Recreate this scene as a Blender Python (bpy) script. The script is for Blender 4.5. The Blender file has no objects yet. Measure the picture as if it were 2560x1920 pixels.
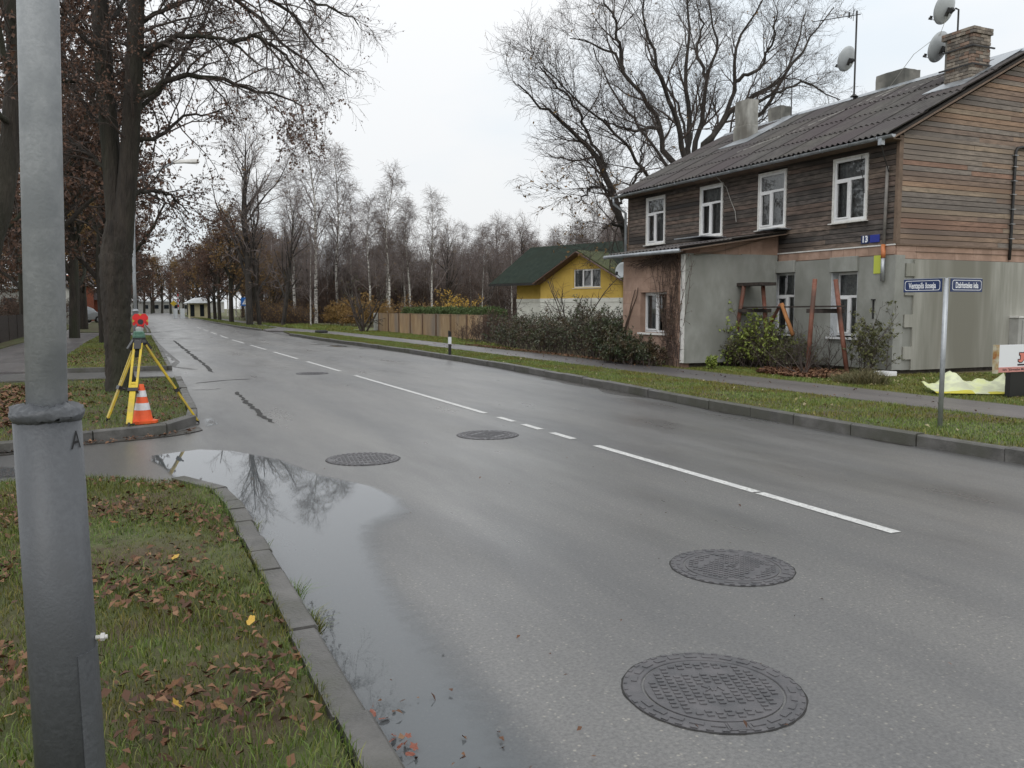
import bpy, bmesh, math, random
import numpy as np
from mathutils import Vector, Matrix

random.seed(7)
RNG = np.random.default_rng(7)
R = math.radians
sc = bpy.context.scene
COL = sc.collection

# ------------------------------------------------------------------ camera
cam_d = bpy.data.cameras.new('camera')
cam = bpy.data.objects.new('camera', cam_d); COL.objects.link(cam)
cam.location = (0, 0, 1.6)
cam.rotation_euler = (R(90 - 5.1), 0, R(-24.47))
cam_d.lens = 30.0; cam_d.sensor_width = 36.0
cam_d.clip_start = 0.05; cam_d.clip_end = 2500
sc.camera = cam

# ------------------------------------------------------------------ sky
W = bpy.data.worlds.new('World'); sc.world = W; W.use_nodes = True
nt = W.node_tree; nt.nodes.clear()
n_out = nt.nodes.new('ShaderNodeOutputWorld'); n_bg = nt.nodes.new('ShaderNodeBackground')
n_sky = nt.nodes.new('ShaderNodeTexSky'); n_sky.sky_type = 'NISHITA'; n_sky.sun_disc = False
n_sky.sun_elevation = R(22); n_sky.sun_rotation = R(150)
n_bg.inputs['Strength'].default_value = 0.1
tc = nt.nodes.new('ShaderNodeTexCoord')
mp = nt.nodes.new('ShaderNodeMapping'); mp.inputs['Scale'].default_value = (1.0, 1.0, 3.0)
ns = nt.nodes.new('ShaderNodeTexNoise'); ns.inputs['Scale'].default_value = 2.2; ns.inputs['Detail'].default_value = 5; ns.inputs['Roughness'].default_value = .5
nt.links.new(tc.outputs['Generated'], mp.inputs['Vector']); nt.links.new(mp.outputs[0], ns.inputs['Vector'])
cr = nt.nodes.new('ShaderNodeValToRGB')
cr.color_ramp.elements[0].position = 0.30; cr.color_ramp.elements[0].color = (0.82, 0.885, 0.94, 1)
cr.color_ramp.elements[1].position = 0.52; cr.color_ramp.elements[1].color = (0.935, 0.945, 0.955, 1)
nt.links.new(ns.outputs['Fac'], cr.inputs['Fac'])
sc10 = nt.nodes.new('ShaderNodeVectorMath'); sc10.operation = 'SCALE'; nt.links.new(cr.outputs['Color'], sc10.inputs[0])
# an overcast sky is brighter overhead than at the horizon
sepz = nt.nodes.new('ShaderNodeSeparateXYZ'); nt.links.new(tc.outputs['Generated'], sepz.inputs[0])
zr = nt.nodes.new('ShaderNodeMapRange'); zr.inputs['From Min'].default_value = 0.0; zr.inputs['From Max'].default_value = 1.0; zr.inputs['To Min'].default_value = 8.6; zr.inputs['To Max'].default_value = 14.0
nt.links.new(sepz.outputs['Z'], zr.inputs['Value']); nt.links.new(zr.outputs[0], sc10.inputs['Scale'])
mx = nt.nodes.new('ShaderNodeMix'); mx.data_type = 'RGBA'; mx.inputs['Factor'].default_value = 0.93
nt.links.new(n_sky.outputs['Color'], mx.inputs['A']); nt.links.new(sc10.outputs[0], mx.inputs['B'])
nt.links.new(mx.outputs['Result'], n_bg.inputs['Color']); nt.links.new(n_bg.outputs[0], n_out.inputs['Surface'])

sun_d = bpy.data.lights.new('sun', 'SUN'); sun_d.energy = 0.7; sun_d.angle = R(40); sun_d.color = (1, .97, .93)
sun = bpy.data.objects.new('sun', sun_d); COL.objects.link(sun)
sun.rotation_euler = (R(48), 0, R(-40)); sun.location = (0, 0, 60)

sc.view_settings.view_transform = 'Standard'; sc.view_settings.look = 'None'
sc.view_settings.gamma = 1.0; sc.view_settings.exposure = 0.12
try: sc.view_settings.use_curve_mapping = False
except Exception: pass
sc.render.engine = 'CYCLES'
sc.cycles.max_bounces = 6; sc.cycles.transparent_max_bounces = 12

# ------------------------------------------------------------------ materials
def mat(name, c1, c2=None, scale=6.0, rough=0.8, rough2=None, bump=0.0, bscale=40.0, stretch=(1, 1, 1), metal=0.0,
        objrand=None, bdist=.01, detail=4, lo=.35, hi=.65, spec=None, c3=None, s3=1.0, coords='Object'):
    m = bpy.data.materials.new(name); m.use_nodes = True
    t = m.node_tree; N = t.nodes; L = t.links
    b = N['Principled BSDF']
    b.inputs['Roughness'].default_value = rough; b.inputs['Metallic'].default_value = metal
    if spec is not None: b.inputs['Specular IOR Level'].default_value = spec
    g = N.new('ShaderNodeNewGeometry') if coords == 'World' else N.new('ShaderNodeTexCoord')
    src = g.outputs['Position'] if coords == 'World' else g.outputs['Object']
    mpn = N.new('ShaderNodeMapping'); mpn.inputs['Scale'].default_value = stretch
    L.new(src, mpn.inputs['Vector'])
    if c2 is None:
        b.inputs['Base Color'].default_value = (*c1, 1); colout = None
    else:
        n = N.new('ShaderNodeTexNoise'); n.inputs['Scale'].default_value = scale; n.inputs['Detail'].default_value = detail
        n.inputs['Roughness'].default_value = .65
        L.new(mpn.outputs[0], n.inputs['Vector'])
        r = N.new('ShaderNodeValToRGB'); r.color_ramp.elements[0].position = lo; r.color_ramp.elements[1].position = hi
        r.color_ramp.elements[0].color = (*c1, 1); r.color_ramp.elements[1].color = (*c2, 1)
        L.new(n.outputs['Fac'], r.inputs['Fac']); colout = r.outputs['Color']
        if c3 is not None:
            n3 = N.new('ShaderNodeTexNoise'); n3.inputs['Scale'].default_value = s3; n3.inputs['Detail'].default_value = 3
            L.new(mpn.outputs[0], n3.inputs['Vector'])
            r3 = N.new('ShaderNodeValToRGB'); r3.color_ramp.elements[0].position = .45; r3.color_ramp.elements[1].position = .62
            L.new(n3.outputs['Fac'], r3.inputs['Fac'])
            q = N.new('ShaderNodeMix'); q.data_type = 'RGBA'
            L.new(r3.outputs['Color'], q.inputs['Factor']); L.new(colout, q.inputs['A']); q.inputs['B'].default_value = (*c3, 1)
            colout = q.outputs['Result']
        if rough2 is not None:
            mr = N.new('ShaderNodeMapRange'); mr.inputs['From Min'].default_value = lo; mr.inputs['From Max'].default_value = hi
            mr.inputs['To Min'].default_value = rough; mr.inputs['To Max'].default_value = rough2
            L.new(n.outputs['Fac'], mr.inputs['Value']); L.new(mr.outputs[0], b.inputs['Roughness'])
    if objrand:
        oi = N.new('ShaderNodeObjectInfo'); rr = N.new('ShaderNodeValToRGB')
        els = rr.color_ramp.elements; rr.color_ramp.interpolation = 'CONSTANT' if len(objrand) > 3 else 'LINEAR'
        for i, c in enumerate(objrand):
            p = i / len(objrand) if len(objrand) > 3 else i / max(1, len(objrand) - 1)
            e = els[i] if i < 2 else els.new(p)
            e.position = p; e.color = (*c, 1)
        L.new(oi.outputs['Random'], rr.inputs['Fac'])
        if colout is None: colout = rr.outputs['Color']
        else:
            q = N.new('ShaderNodeMix'); q.data_type = 'RGBA'; q.blend_type = 'MULTIPLY'; q.inputs['Factor'].default_value = 1
            L.new(colout, q.inputs['A']); L.new(rr.outputs['Color'], q.inputs['B']); colout = q.outputs['Result']
    if colout is not None: L.new(colout, b.inputs['Base Color'])
    if bump > 0:
        n2 = N.new('ShaderNodeTexNoise'); n2.inputs['Scale'].default_value = bscale; n2.inputs['Detail'].default_value = 3
        L.new(mpn.outputs[0], n2.inputs['Vector'])
        bp = N.new('ShaderNodeBump'); bp.inputs['Strength'].default_value = bump; bp.inputs['Distance'].default_value = bdist
        L.new(n2.outputs['Fac'], bp.inputs['Height']); L.new(bp.outputs[0], b.inputs['Normal'])
    return m

def glass_mat(name, tint=(1, 1, 1), ior=1.5):
    m = bpy.data.materials.new(name); m.use_nodes = True
    t = m.node_tree; t.nodes.clear(); N = t.nodes; L = t.links
    o = N.new('ShaderNodeOutputMaterial'); mixn = N.new('ShaderNodeMixShader'); fr = N.new('ShaderNodeFresnel'); fr.inputs['IOR'].default_value = ior
    a = N.new('ShaderNodeBsdfTransparent'); a.inputs['Color'].default_value = (*tint, 1)
    gl = N.new('ShaderNodeBsdfGlossy'); gl.inputs['Roughness'].default_value = 0.015
    L.new(fr.outputs[0], mixn.inputs['Fac']); L.new(a.outputs[0], mixn.inputs[1]); L.new(gl.outputs[0], mixn.inputs[2]); L.new(mixn.outputs[0], o.inputs['Surface'])
    return m

def asphalt_mat(name, dark=(.034, .034, .036), light=(.072, .071, .070), r0=.24, r1=.5, spec=.5):
    m = bpy.data.materials.new(name); m.use_nodes = True
    t = m.node_tree; N = t.nodes; L = t.links; b = N['Principled BSDF']
    b.inputs['Specular IOR Level'].default_value = spec
    g = N.new('ShaderNodeNewGeometry')
    def noise(scale, detail=3, st=None, rgh=.6):
        n = N.new('ShaderNodeTexNoise'); n.inputs['Scale'].default_value = scale; n.inputs['Detail'].default_value = detail; n.inputs['Roughness'].default_value = rgh
        if st:
            q = N.new('ShaderNodeMapping'); q.inputs['Scale'].default_value = st; L.new(g.outputs['Position'], q.inputs['Vector']); L.new(q.outputs[0], n.inputs['Vector'])
        else: L.new(g.outputs['Position'], n.inputs['Vector'])
        return n.outputs['Fac']
    def ramp(src, p0, c0, p1, c1):
        r = N.new('ShaderNodeValToRGB'); e = r.color_ramp.elements
        e[0].position = p0; e[1].position = p1; e[0].color = (*c0, 1); e[1].color = (*c1, 1); L.new(src, r.inputs['Fac']); return r.outputs['Color']
    fine = noise(55, 4, None, .75)
    c = ramp(fine, .36, dark, .64, light)
    vo = N.new('ShaderNodeTexVoronoi'); vo.inputs['Scale'].default_value = 62; L.new(g.outputs['Position'], vo.inputs['Vector'])
    sep = N.new('ShaderNodeSeparateColor'); L.new(vo.outputs['Color'], sep.inputs[0])
    sp = ramp(sep.outputs[0], .87, (0, 0, 0), .985, (1, 1, 1))
    dsm = ramp(vo.outputs['Distance'], .25, (1, 1, 1), .5, (0, 0, 0))
    mul = N.new('ShaderNodeMix'); mul.data_type = 'RGBA'; mul.blend_type = 'MULTIPLY'; mul.inputs['Factor'].default_value = 1
    L.new(sp, mul.inputs['A']); L.new(dsm, mul.inputs['B'])
    q = N.new('ShaderNodeMix'); q.data_type = 'RGBA'; L.new(mul.outputs['Result'], q.inputs['Factor']); L.new(c, q.inputs['A']); q.inputs['B'].default_value = (.26, .25, .22, 1)
    big = noise(.6, 5, (1.5, .22, 1))
    bc = ramp(big, .36, (.72, .72, .73), .64, (1.2, 1.17, 1.12))
    q2 = N.new('ShaderNodeMix'); q2.data_type = 'RGBA'; q2.blend_type = 'MULTIPLY'; q2.inputs['Factor'].default_value = 1
    L.new(q.outputs['Result'], q2.inputs['A']); L.new(bc, q2.inputs['B'])
    L.new(q2.outputs['Result'], b.inputs['Base Color'])
    med = noise(.9, 6, (1.3, .3, 1))
    mr = N.new('ShaderNodeMapRange'); mr.inputs['From Min'].default_value = .34; mr.inputs['From Max'].default_value = .66
    mr.inputs['To Min'].default_value = r0; mr.inputs['To Max'].default_value = r1
    L.new(med, mr.inputs['Value']); L.new(mr.outputs[0], b.inputs['Roughness'])
    bn = noise(130, 3, None, .7); bp = N.new('ShaderNodeBump'); bp.inputs['Strength'].default_value = .35; bp.inputs['Distance'].default_value = .003
    L.new(bn, bp.inputs['Height']); L.new(bp.outputs[0], b.inputs['Normal'])
    return m

def tint_mat(name, ramp_cols, noise_scale=.8, patch=(.55, .5, .4), rough=.6):
    """colour from the per-vertex 'tint' value, with broad patches"""
    m = bpy.data.materials.new(name); m.use_nodes = True
    t = m.node_tree; N = t.nodes; L = t.links; b = N['Principled BSDF']; b.inputs['Roughness'].default_value = rough
    a = N.new('ShaderNodeAttribute'); a.attribute_name = 'tint'
    r = N.new('ShaderNodeValToRGB'); el = r.color_ramp.elements
    for i, c in enumerate(ramp_cols):
        p = i / (len(ramp_cols) - 1)
        e = el[i] if i < 2 else el.new(p)
        e.position = p; e.color = (*c, 1)
    L.new(a.outputs['Fac'], r.inputs['Fac'])
    g = N.new('ShaderNodeNewGeometry'); n = N.new('ShaderNodeTexNoise'); n.inputs['Scale'].default_value = noise_scale; n.inputs['Detail'].default_value = 4
    L.new(g.outputs['Position'], n.inputs['Vector'])
    r2 = N.new('ShaderNodeValToRGB'); r2.color_ramp.elements[0].position = .38; r2.color_ramp.elements[1].position = .6
    r2.color_ramp.elements[0].color = (1, 1, 1, 1); r2.color_ramp.elements[1].color = (*patch, 1)
    L.new(n.outputs['Fac'], r2.inputs['Fac'])
    q = N.new('ShaderNodeMix'); q.data_type = 'RGBA'; q.blend_type = 'MULTIPLY'; q.inputs['Factor'].default_value = 1
    L.new(r.outputs['Color'], q.inputs['A']); L.new(r2.outputs['Color'], q.inputs['B']); L.new(q.outputs['Result'], b.inputs['Base Color'])
    return m

def puddle_mat():
    """a sheet of still water: where it thins out (low 'cover') it breaks up over the rough asphalt"""
    m = bpy.data.materials.new('puddle_water'); m.use_nodes = True
    t = m.node_tree; t.nodes.clear(); N = t.nodes; L = t.links
    o = N.new('ShaderNodeOutputMaterial'); tr = N.new('ShaderNodeBsdfTransparent'); gl = N.new('ShaderNodeBsdfGlossy'); gl.inputs['Roughness'].default_value = .02
    gl.inputs['Color'].default_value = (.97, .98, 1, 1)
    murk = N.new('ShaderNodeBsdfDiffuse'); murk.inputs['Color'].default_value = (.12, .13, .135, 1)
    fr = N.new('ShaderNodeFresnel'); fr.inputs['IOR'].default_value = 1.42
    body = N.new('ShaderNodeMixShader'); body.inputs['Fac'].default_value = .75
    L.new(tr.outputs[0], body.inputs[1]); L.new(murk.outputs[0], body.inputs[2])
    w = N.new('ShaderNodeMixShader'); L.new(fr.outputs[0], w.inputs['Fac']); L.new(body.outputs[0], w.inputs[1]); L.new(gl.outputs[0], w.inputs[2])
    at = N.new('ShaderNodeAttribute'); at.attribute_name = 'cover'
    g = N.new('ShaderNodeNewGeometry'); n = N.new('ShaderNodeTexNoise'); n.inputs['Scale'].default_value = 14; n.inputs['Detail'].default_value = 6
    L.new(g.outputs['Position'], n.inputs['Vector'])
    add = N.new('ShaderNodeMath'); add.operation = 'MULTIPLY_ADD'; add.inputs[1].default_value = .3; add.inputs[2].default_value = -.15
    L.new(n.outputs['Fac'], add.inputs[0])
    s = N.new('ShaderNodeMath'); s.operation = 'ADD'; L.new(add.outputs[0], s.inputs[0]); L.new(at.outputs['Fac'], s.inputs[1])
    mr = N.new('ShaderNodeMapRange'); mr.inputs['From Min'].default_value = .12; mr.inputs['From Max'].default_value = .88; mr.interpolation_type = 'SMOOTHSTEP'; L.new(s.outputs[0], mr.inputs['Value'])
    f = N.new('ShaderNodeMixShader'); L.new(mr.outputs[0], f.inputs['Fac']); L.new(tr.outputs[0], f.inputs[1]); L.new(w.outputs[0], f.inputs[2])
    L.new(f.outputs[0], o.inputs['Surface'])
    return m

M = dict(
 asphalt=asphalt_mat('wet_asphalt', (.070, .070, .070), (.152, .151, .148), .27, .44, spec=.95),
 path_asphalt=asphalt_mat('footpath_asphalt', (.085, .08, .08), (.15, .14, .142), .35, .55),
 paint=mat('road_paint', (.20, .20, .19), (.60, .60, .58), 38, .45, .6, coords='World', lo=.36, hi=.48, c3=(.50, .50, .49), s3=6, detail=6),
 kerb=mat('wet_concrete_kerb', (.065, .063, .058), (.135, .13, .122), 5, .35, .65, .5, 60, coords='World', c3=(.07, .07, .055), s3=1.7),
 crack=mat('dark_tar_crack', (.022, .021, .02), (.045, .043, .04), 20, .7, spec=.3),
 kerbdark=mat('dark_wet_mud', (.025, .023, .02), (.055, .05, .043), 8, .25, .6, .5, 30, coords='World'),
 soil=mat('lawn_soil', (.055, .058, .022), (.085, .10, .03), 7, .9, None, .8, 40, coords='World', c3=(.075, .05, .03), s3=.9),
 earth=mat('far_ground', (.075, .085, .03), (.12, .13, .045), .9, .95, None, 0, 1, coords='World', c3=(.11, .085, .045), s3=.12),
 galv=mat('grey_paint_metal', (.34, .36, .38), (.41, .43, .45), 60, .42, .5, .12, 120, c3=(.30, .32, .34), s3=9),
 sleeveshade=mat('grey_paint_metal_shaded', (.075, .08, .088), (.098, .105, .114), 60, .42, .5, .14, 110, c3=(.08, .085, .092), s3=8),  # post's grey paint darkened; ground reflection and vignetting put into the colour
 galvlight=mat('galvanised_metal', (.36, .38, .40), (.48, .5, .52), 8, .35, .5, .1, 30, metal=.6),
 zinc=mat('zinc_sheet', (.30, .32, .34), (.45, .48, .51), 5, .3, .5, metal=.6),
 bark=mat('linden_bark', (.020, .016, .013), (.052, .042, .033), 7, .9, None, 1.0, 26, (1, 1, .16), c3=(.032, .034, .02), s3=1.2, bdist=.06),
 oakbark=mat('dark_bark', (.024, .021, .019), (.062, .053, .045), 4, .9, None, .8, 15, (1, 1, .3), bdist=.04),
 twig=mat('twig_brown', (.05, .038, .032), (.085, .066, .056), 3, .8),
 birchtwig=mat('birch_twig', (.135, .108, .10), (.21, .175, .165), .8, .8),
 birchbark=mat('birch_bark', (.08, .075, .07), (.58, .56, .52), 3.5, .75, None, .2, 20, (1, 1, 3.5), lo=.42, hi=.5),
 rust_leaf=mat('rust_brown_leaf', (.085, .045, .03), (.145, .075, .045), .6, .7),
 ochre_leaf=mat('ochre_leaf', (.16, .085, .025), (.25, .15, .04), .8, .7),
 green_leaf=mat('dark_green_leaf', (.022, .036, .016), (.085, .11, .045), 4, .3, c3=(.10, .07, .04), s3=2.6),
 lime_leaf=mat('yellow_green_leaf', (.14, .19, .03), (.26, .31, .06), 4, .5),
 olive_leaf=mat('olive_leaf', (.06, .07, .025), (.14, .14, .05), 4, .5),
 pine=mat('conifer_green', (.02, .028, .018), (.04, .052, .03), 1, .8),
 hedge=mat('hedge_green', (.045, .075, .022), (.09, .13, .035), 6, .8),
 brownbush=mat('brown_twig_bush', (.055, .035, .03), (.10, .07, .05), 3, .8),
 yellowtwig=mat('yellow_brown_twigs', (.13, .10, .025), (.2, .15, .04), 1, .8),
 dryleaf=mat('dry_leaf', (.65, .65, .65), (1.1, 1.1, 1.1), 9, .7, objrand=[(.11, .05, .025), (.15, .07, .03), (.21, .115, .05), (.075, .036, .02), (.20, .09, .03), (.13, .055, .025), (.27, .165, .08), (.095, .042, .022)], spec=.3),
 litter=tint_mat('leaf_litter_brown', [(.06, .027, .015), (.12, .055, .027), (.17, .085, .04), (.25, .14, .075)], 1, (.85, .8, .8), .75),
 litterlight=tint_mat('pale_leaf_bits', [(.16, .12, .04), (.28, .24, .10), (.36, .32, .18), (.2, .14, .08)], 1, (.9, .9, .9), .5),
 yellowleaf=mat('yellow_leaf', (.42, .24, .03), (.55, .36, .05), 30, .45),
 redleaf=mat('red_brown_leaf', (.16, .035, .02), (.24, .07, .03), 30, .3),
 grass=tint_mat('grass_blades', [(.055, .10, .015), (.085, .15, .02), (.13, .20, .03), (.19, .20, .055)], 1.4, (1.0, .70, .6)),
 grassbright=tint_mat('grass_blades_bright', [(.085, .14, .02), (.12, .19, .028), (.16, .225, .04), (.23, .23, .07)], .9, (1.0, .72, .5)),
 sedge=tint_mat('sedge_blades', [(.10, .10, .04), (.17, .16, .07), (.24, .2, .1), (.09, .11, .04)], .7),
 plaster=mat('grey_render', (.23, .235, .21), (.33, .335, .31), 2.2, .85, None, .35, 90, (1, 1, .6), coords='World', c3=(.21, .213, .19), s3=.8, detail=8),
 plaster2=mat('grey_render_streaked', (.23, .23, .195), (.37, .365, .325), 3.2, .8, None, .25, 120, (1, 1, .1), coords='World', c3=(.195, .19, .155), s3=1.2),
 pink=mat('pink_clay_block', (.34, .225, .17), (.43, .295, .23), 5, .9, None, .4, 60, c3=(.30, .20, .15), s3=2, coords='World', objrand=[(.93, .93, .93), (1, 1, 1), (1.05, 1.03, 1)]),
 joint=mat('mortar_dark', (.24, .15, .115), (.29, .18, .14), 6, .9),
 rubble=mat('foundation_rubble', (.07, .06, .05), (.17, .15, .13), 6, .9, None, 1, 12),
 boardf=mat('weathered_boards_street', (.52, .52, .52), (1.6, 1.58, 1.55), 4.0, .85, None, .6, 60, (1, .8, 3.5), coords='World',
            objrand=[(.105, .085, .072), (.085, .072, .064), (.13, .10, .085), (.135, .098, .08), (.075, .066, .06), (.15, .115, .095), (.095, .08, .07), (.11, .078, .064), (.15, .115, .092), (.09, .077, .07)], c3=(.42, .43, .44), s3=.45, hi=.68),
 boardg=mat('weathered_boards_gable', (.72, .72, .72), (1.3, 1.3, 1.3), 4.0, .85, None, .5, 60, (.8, 1, 4), coords='World',
            objrand=[(.27, .19, .135), (.23, .165, .125), (.21, .18, .155), (.30, .20, .135), (.20, .15, .12), (.24, .20, .165), (.26, .16, .115), (.29, .225, .165), (.18, .155, .135)], c3=(.72, .72, .74), s3=.5),
 trim=mat('brown_trim_board', (.13, .09, .065), (.2, .14, .1), 5, .8, coords='World'),
 core=mat('dark_wall_core', (.03, .026, .022)),
 eternit=mat('grey_fibre_cement', (.072, .068, .064), (.115, .108, .10), 4, .9, None, .3, 50, c3=(.085, .075, .075), s3=.6, coords='World', objrand=[(.9, .89, .9), (1, 1, 1), (1.04, 1.03, 1.01), (.93, .88, .9), (.98, .97, .94)]),
 white=mat('white_pvc', (.72, .73, .74), (.8, .8, .8), 3, .35),
 whiteold=mat('old_white_paint', (.58, .57, .54), (.74, .73, .70), 8, .6),
 reveal=mat('pale_plaster_reveal', (.42, .44, .46), (.6, .62, .64), 5, .8),
 curtain=mat('lace_curtain', (.30, .30, .31), (.52, .52, .52), 14, .9, None, .3, 30),
 room=mat('dark_room', (.02, .02, .02)),
 glass=glass_mat('window_glass', (.8, .83, .83), 1.95),
 brick=mat('old_grey_red_brick', (.15, .125, .105), (.30, .27, .235), 9, .9, None, .6, 50, objrand=[(.8, .78, .75), (1.2, 1.18, 1.12), (1.0, .78, .68), (.6, .6, .6), (1.25, 1.22, 1.15), (.95, .93, .9)]),
 mortar=mat('old_mortar', (.14, .135, .12), (.24, .23, .2), 8, .9),
 chimwhite=mat('limewashed_chimney', (.24, .235, .21), (.47, .46, .42), 2.2, .85, None, .3, 30, (1, 1, .5), c3=(.15, .14, .12), s3=1.3, coords='World'),
 chimgrey=mat('grey_chimney_render', (.16, .155, .14), (.28, .27, .24), 3, .85, None, .3, 30, c3=(.1, .1, .09), s3=1.2, coords='World'),
 dish=mat('dish_grey', (.42, .45, .46), (.5, .53, .54), 2, .4),
 iron=mat('dark_iron', (.03, .03, .032), (.05, .048, .045), 8, .5, metal=.4),
 black=mat('black_plastic', (.015, .015, .017), None, 1, .35),
 castiron=mat('wet_cast_iron', (.075, .075, .08), (.125, .12, .125), 10, .34, .55, .3, 90, metal=.2, coords='World'),
 rustpipe=mat('rusty_painted_pipe', (.16, .05, .03), (.27, .13, .09), 5, .7, None, .3, 30, c3=(.10, .05, .035), s3=2.5),
 orange_rust=mat('orange_rust', (.32, .13, .04), (.38, .17, .06), 6, .7),
 darkwood=mat('dark_wet_wood', (.025, .02, .018), (.06, .045, .038), 8, .8, None, .4, 30),
 blue=mat('enamel_blue', (.012, .03, .11), None, 1, .3), blueplate=mat('plate_blue', (.02, .035, .28), None, 1, .35),
 signblue=mat('sign_blue', (.015, .13, .45), None, 1, .4), signwhite=mat('sign_white', (.8, .82, .85), None, 1, .4),
 yellow=mat('tripod_yellow', (.52, .37, .02), (.68, .50, .03), 12, .45, c3=(.45, .34, .06), s3=6),
 red=mat('target_red', (.62, .02, .02), None, 1, .4), orange=mat('cone_orange', (.70, .09, .02), (.82, .12, .025), 9, .5),
 conewhite=mat('cone_white', (.55, .55, .56), (.70, .70, .72), 9, .5),
 greenmetal=mat('instrument_green', (.10, .20, .15), None, 1, .4), greymetal=mat('instrument_grey', (.4, .43, .42), None, 1, .35),
 tarp=mat('pale_yellow_sheet', (.58, .62, .26), (.68, .71, .50), 2.5, .6, None, .5, 14, c3=(.5, .52, .36), s3=5), tarpunder=mat('yellow_sheet_underside', (.5, .45, .04), None, 1, .6),
 fencewood=mat('brown_fence_board', (.30, .195, .105), (.41, .295, .18), 2, .8, None, .3, 40, (1, 1, .4), c3=(.25, .2, .16), s3=.7, coords='World', objrand=[(.9, .9, .9), (1, 1, 1), (1.12, 1.1, 1.08)]),
 fencepost=mat('brown_fence_post', (.12, .075, .045), (.16, .10, .065), 5, .8),
 concrete=mat('concrete_post', (.26, .26, .24), (.4, .4, .37), 6, .9, None, .3, 40),
 yellowwall=mat('yellow_render', (.52, .35, .075), (.58, .40, .09), 2, .85, coords='World'),
 cream=mat('cream_band', (.6, .6, .55), (.7, .7, .65), 3, .8),
 greenroof=mat('green_metal_tile', (.017, .026, .02), (.027, .038, .029), 3, .85, None, .6, 5, coords='World', c3=(.022, .030, .022), s3=.7, spec=.12),
 mossroof=mat('mossy_roof', (.035, .045, .015), (.065, .072, .02), 4, .9, None, .5, 20),
 brownboard=mat('brown_gable_board', (.10, .06, .05), (.15, .09, .075), 4, .7),
 redbrick=mat('red_brick_wall', (.23, .075, .045), (.32, .11, .065), 6, .85),
 palewall=mat('pale_wall', (.55, .56, .52), (.68, .68, .64), 2, .85), greywall=mat('grey_wall', (.3, .3, .28), (.42, .42, .4), 2, .85),
 creamwall=mat('cream_wall', (.5, .45, .28), (.6, .54, .35), 2, .85),
 darkroof=mat('dark_roof', (.06, .05, .05), (.1, .085, .08), 4, .8), orangetile=mat('orange_ridge', (.6, .2, .1), None, 1, .7),
 whiteroof=mat('white_roof', (.62, .66, .68), (.72, .75, .77), 3, .4),
 carpaint=mat('silver_car_paint', (.50, .53, .56), (.55, .58, .6), 3, .25, metal=.5), tyre=mat('tyre_rubber', (.02, .02, .02), None, 1, .7),
 carglass=mat('car_glass', (.02, .025, .03), None, 1, .08), lampred=mat('tail_red', (.4, .02, .02), None, 1, .2),
 pinkpaint=mat('pink_print', (.62, .28, .25), None, 1, .5), salmon=mat('salmon_print', (.70, .22, .17), None, 1, .5),
 rustedge=mat('rusty_edge', (.42, .33, .14), (.32, .09, .02), 9, .8, c3=(.5, .47, .35), s3=6),
 darkprint=mat('dark_print', (.03, .02, .03), None, 1, .5), orangepipe=mat('orange_elbow', (.5, .17, .06), None, 1, .5), yellowpatch=mat('yellow_insulation', (.5, .55, .08), None, 1, .8),
 pipegrey=mat('grey_brown_pipe', (.16, .15, .14), (.24, .22, .2), 6, .6),
 cable=mat('grey_cable', (.38, .37, .34), None, 1, .6), water=puddle_mat(),
)

# ------------------------------------------------------------------ building helpers
ORG = {}
def mesh_obj(name, V, F, mats, parent=None, mi=None, smooth=False, org=None, tint=None, attr='tint'):
    """V (n,3) world coordinates, F list/array of quads or mixed faces"""
    V = np.asarray(V, dtype=np.float32)
    if org is None: org = ORG.get(parent, Vector((0, 0, 0))) if parent is not None else Vector((0, 0, 0))
    V = V - np.array(org, dtype=np.float32)
    me = bpy.data.meshes.new(name)
    if isinstance(F, np.ndarray) and len(F):
        k = F.shape[1]
        me.vertices.add(len(V)); me.vertices.foreach_set('co', V.ravel())
        me.loops.add(F.size); me.loops.foreach_set('vertex_index', F.astype(np.int32).ravel())
        me.polygons.add(len(F)); me.polygons.foreach_set('loop_start', np.arange(0, F.size, k, dtype=np.int32))
        me.update(calc_edges=True)
    else:
        me.from_pydata(V.tolist(), [], F); me.update()
    for m in (mats if isinstance(mats, (list, tuple)) else [mats]): me.materials.append(m)
    if mi is not None: me.polygons.foreach_set('material_index', np.asarray(mi, dtype=np.int32))
    if smooth: me.polygons.foreach_set('use_smooth', np.ones(len(me.polygons), dtype=bool))
    if tint is not None:
        a = me.attributes.new(attr, 'FLOAT', 'POINT'); a.data.foreach_set('value', np.asarray(tint, dtype=np.float32))
    o = bpy.data.objects.new(name, me); COL.objects.link(o)
    if parent is not None:
        o.parent = parent; ORG[o] = Vector(org)
    else:
        o.location = org; ORG[o] = Vector(org)
    return o

def tag(o, label=None, cat=None, group=None, kind=None):
    if label: o['label'] = label
    if cat: o['category'] = cat
    if group: o['group'] = group
    if kind: o['kind'] = kind
    return o

def thing(name, loc, label, cat, group=None):
    o = bpy.data.objects.new(name, None); COL.objects.link(o); o.location = loc
    o.empty_display_size = .2
    ORG[o] = Vector(loc)
    return tag(o, label, cat, group)

def dup(root, loc, rz=0, s=1.0, label=None, group=None, tilt=(0, 0)):
    def cp(o, par):
        c = o.copy(); COL.objects.link(c)
        if par is not None: c.parent = par
        for ch in list(o.children): cp(ch, c)
        return c
    c = cp(root, None); c.location = loc; c.rotation_euler = (tilt[0], tilt[1], rz); c.scale = (s, s, s)
    if label: c['label'] = label
    if group: c['group'] = group
    return c

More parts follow.
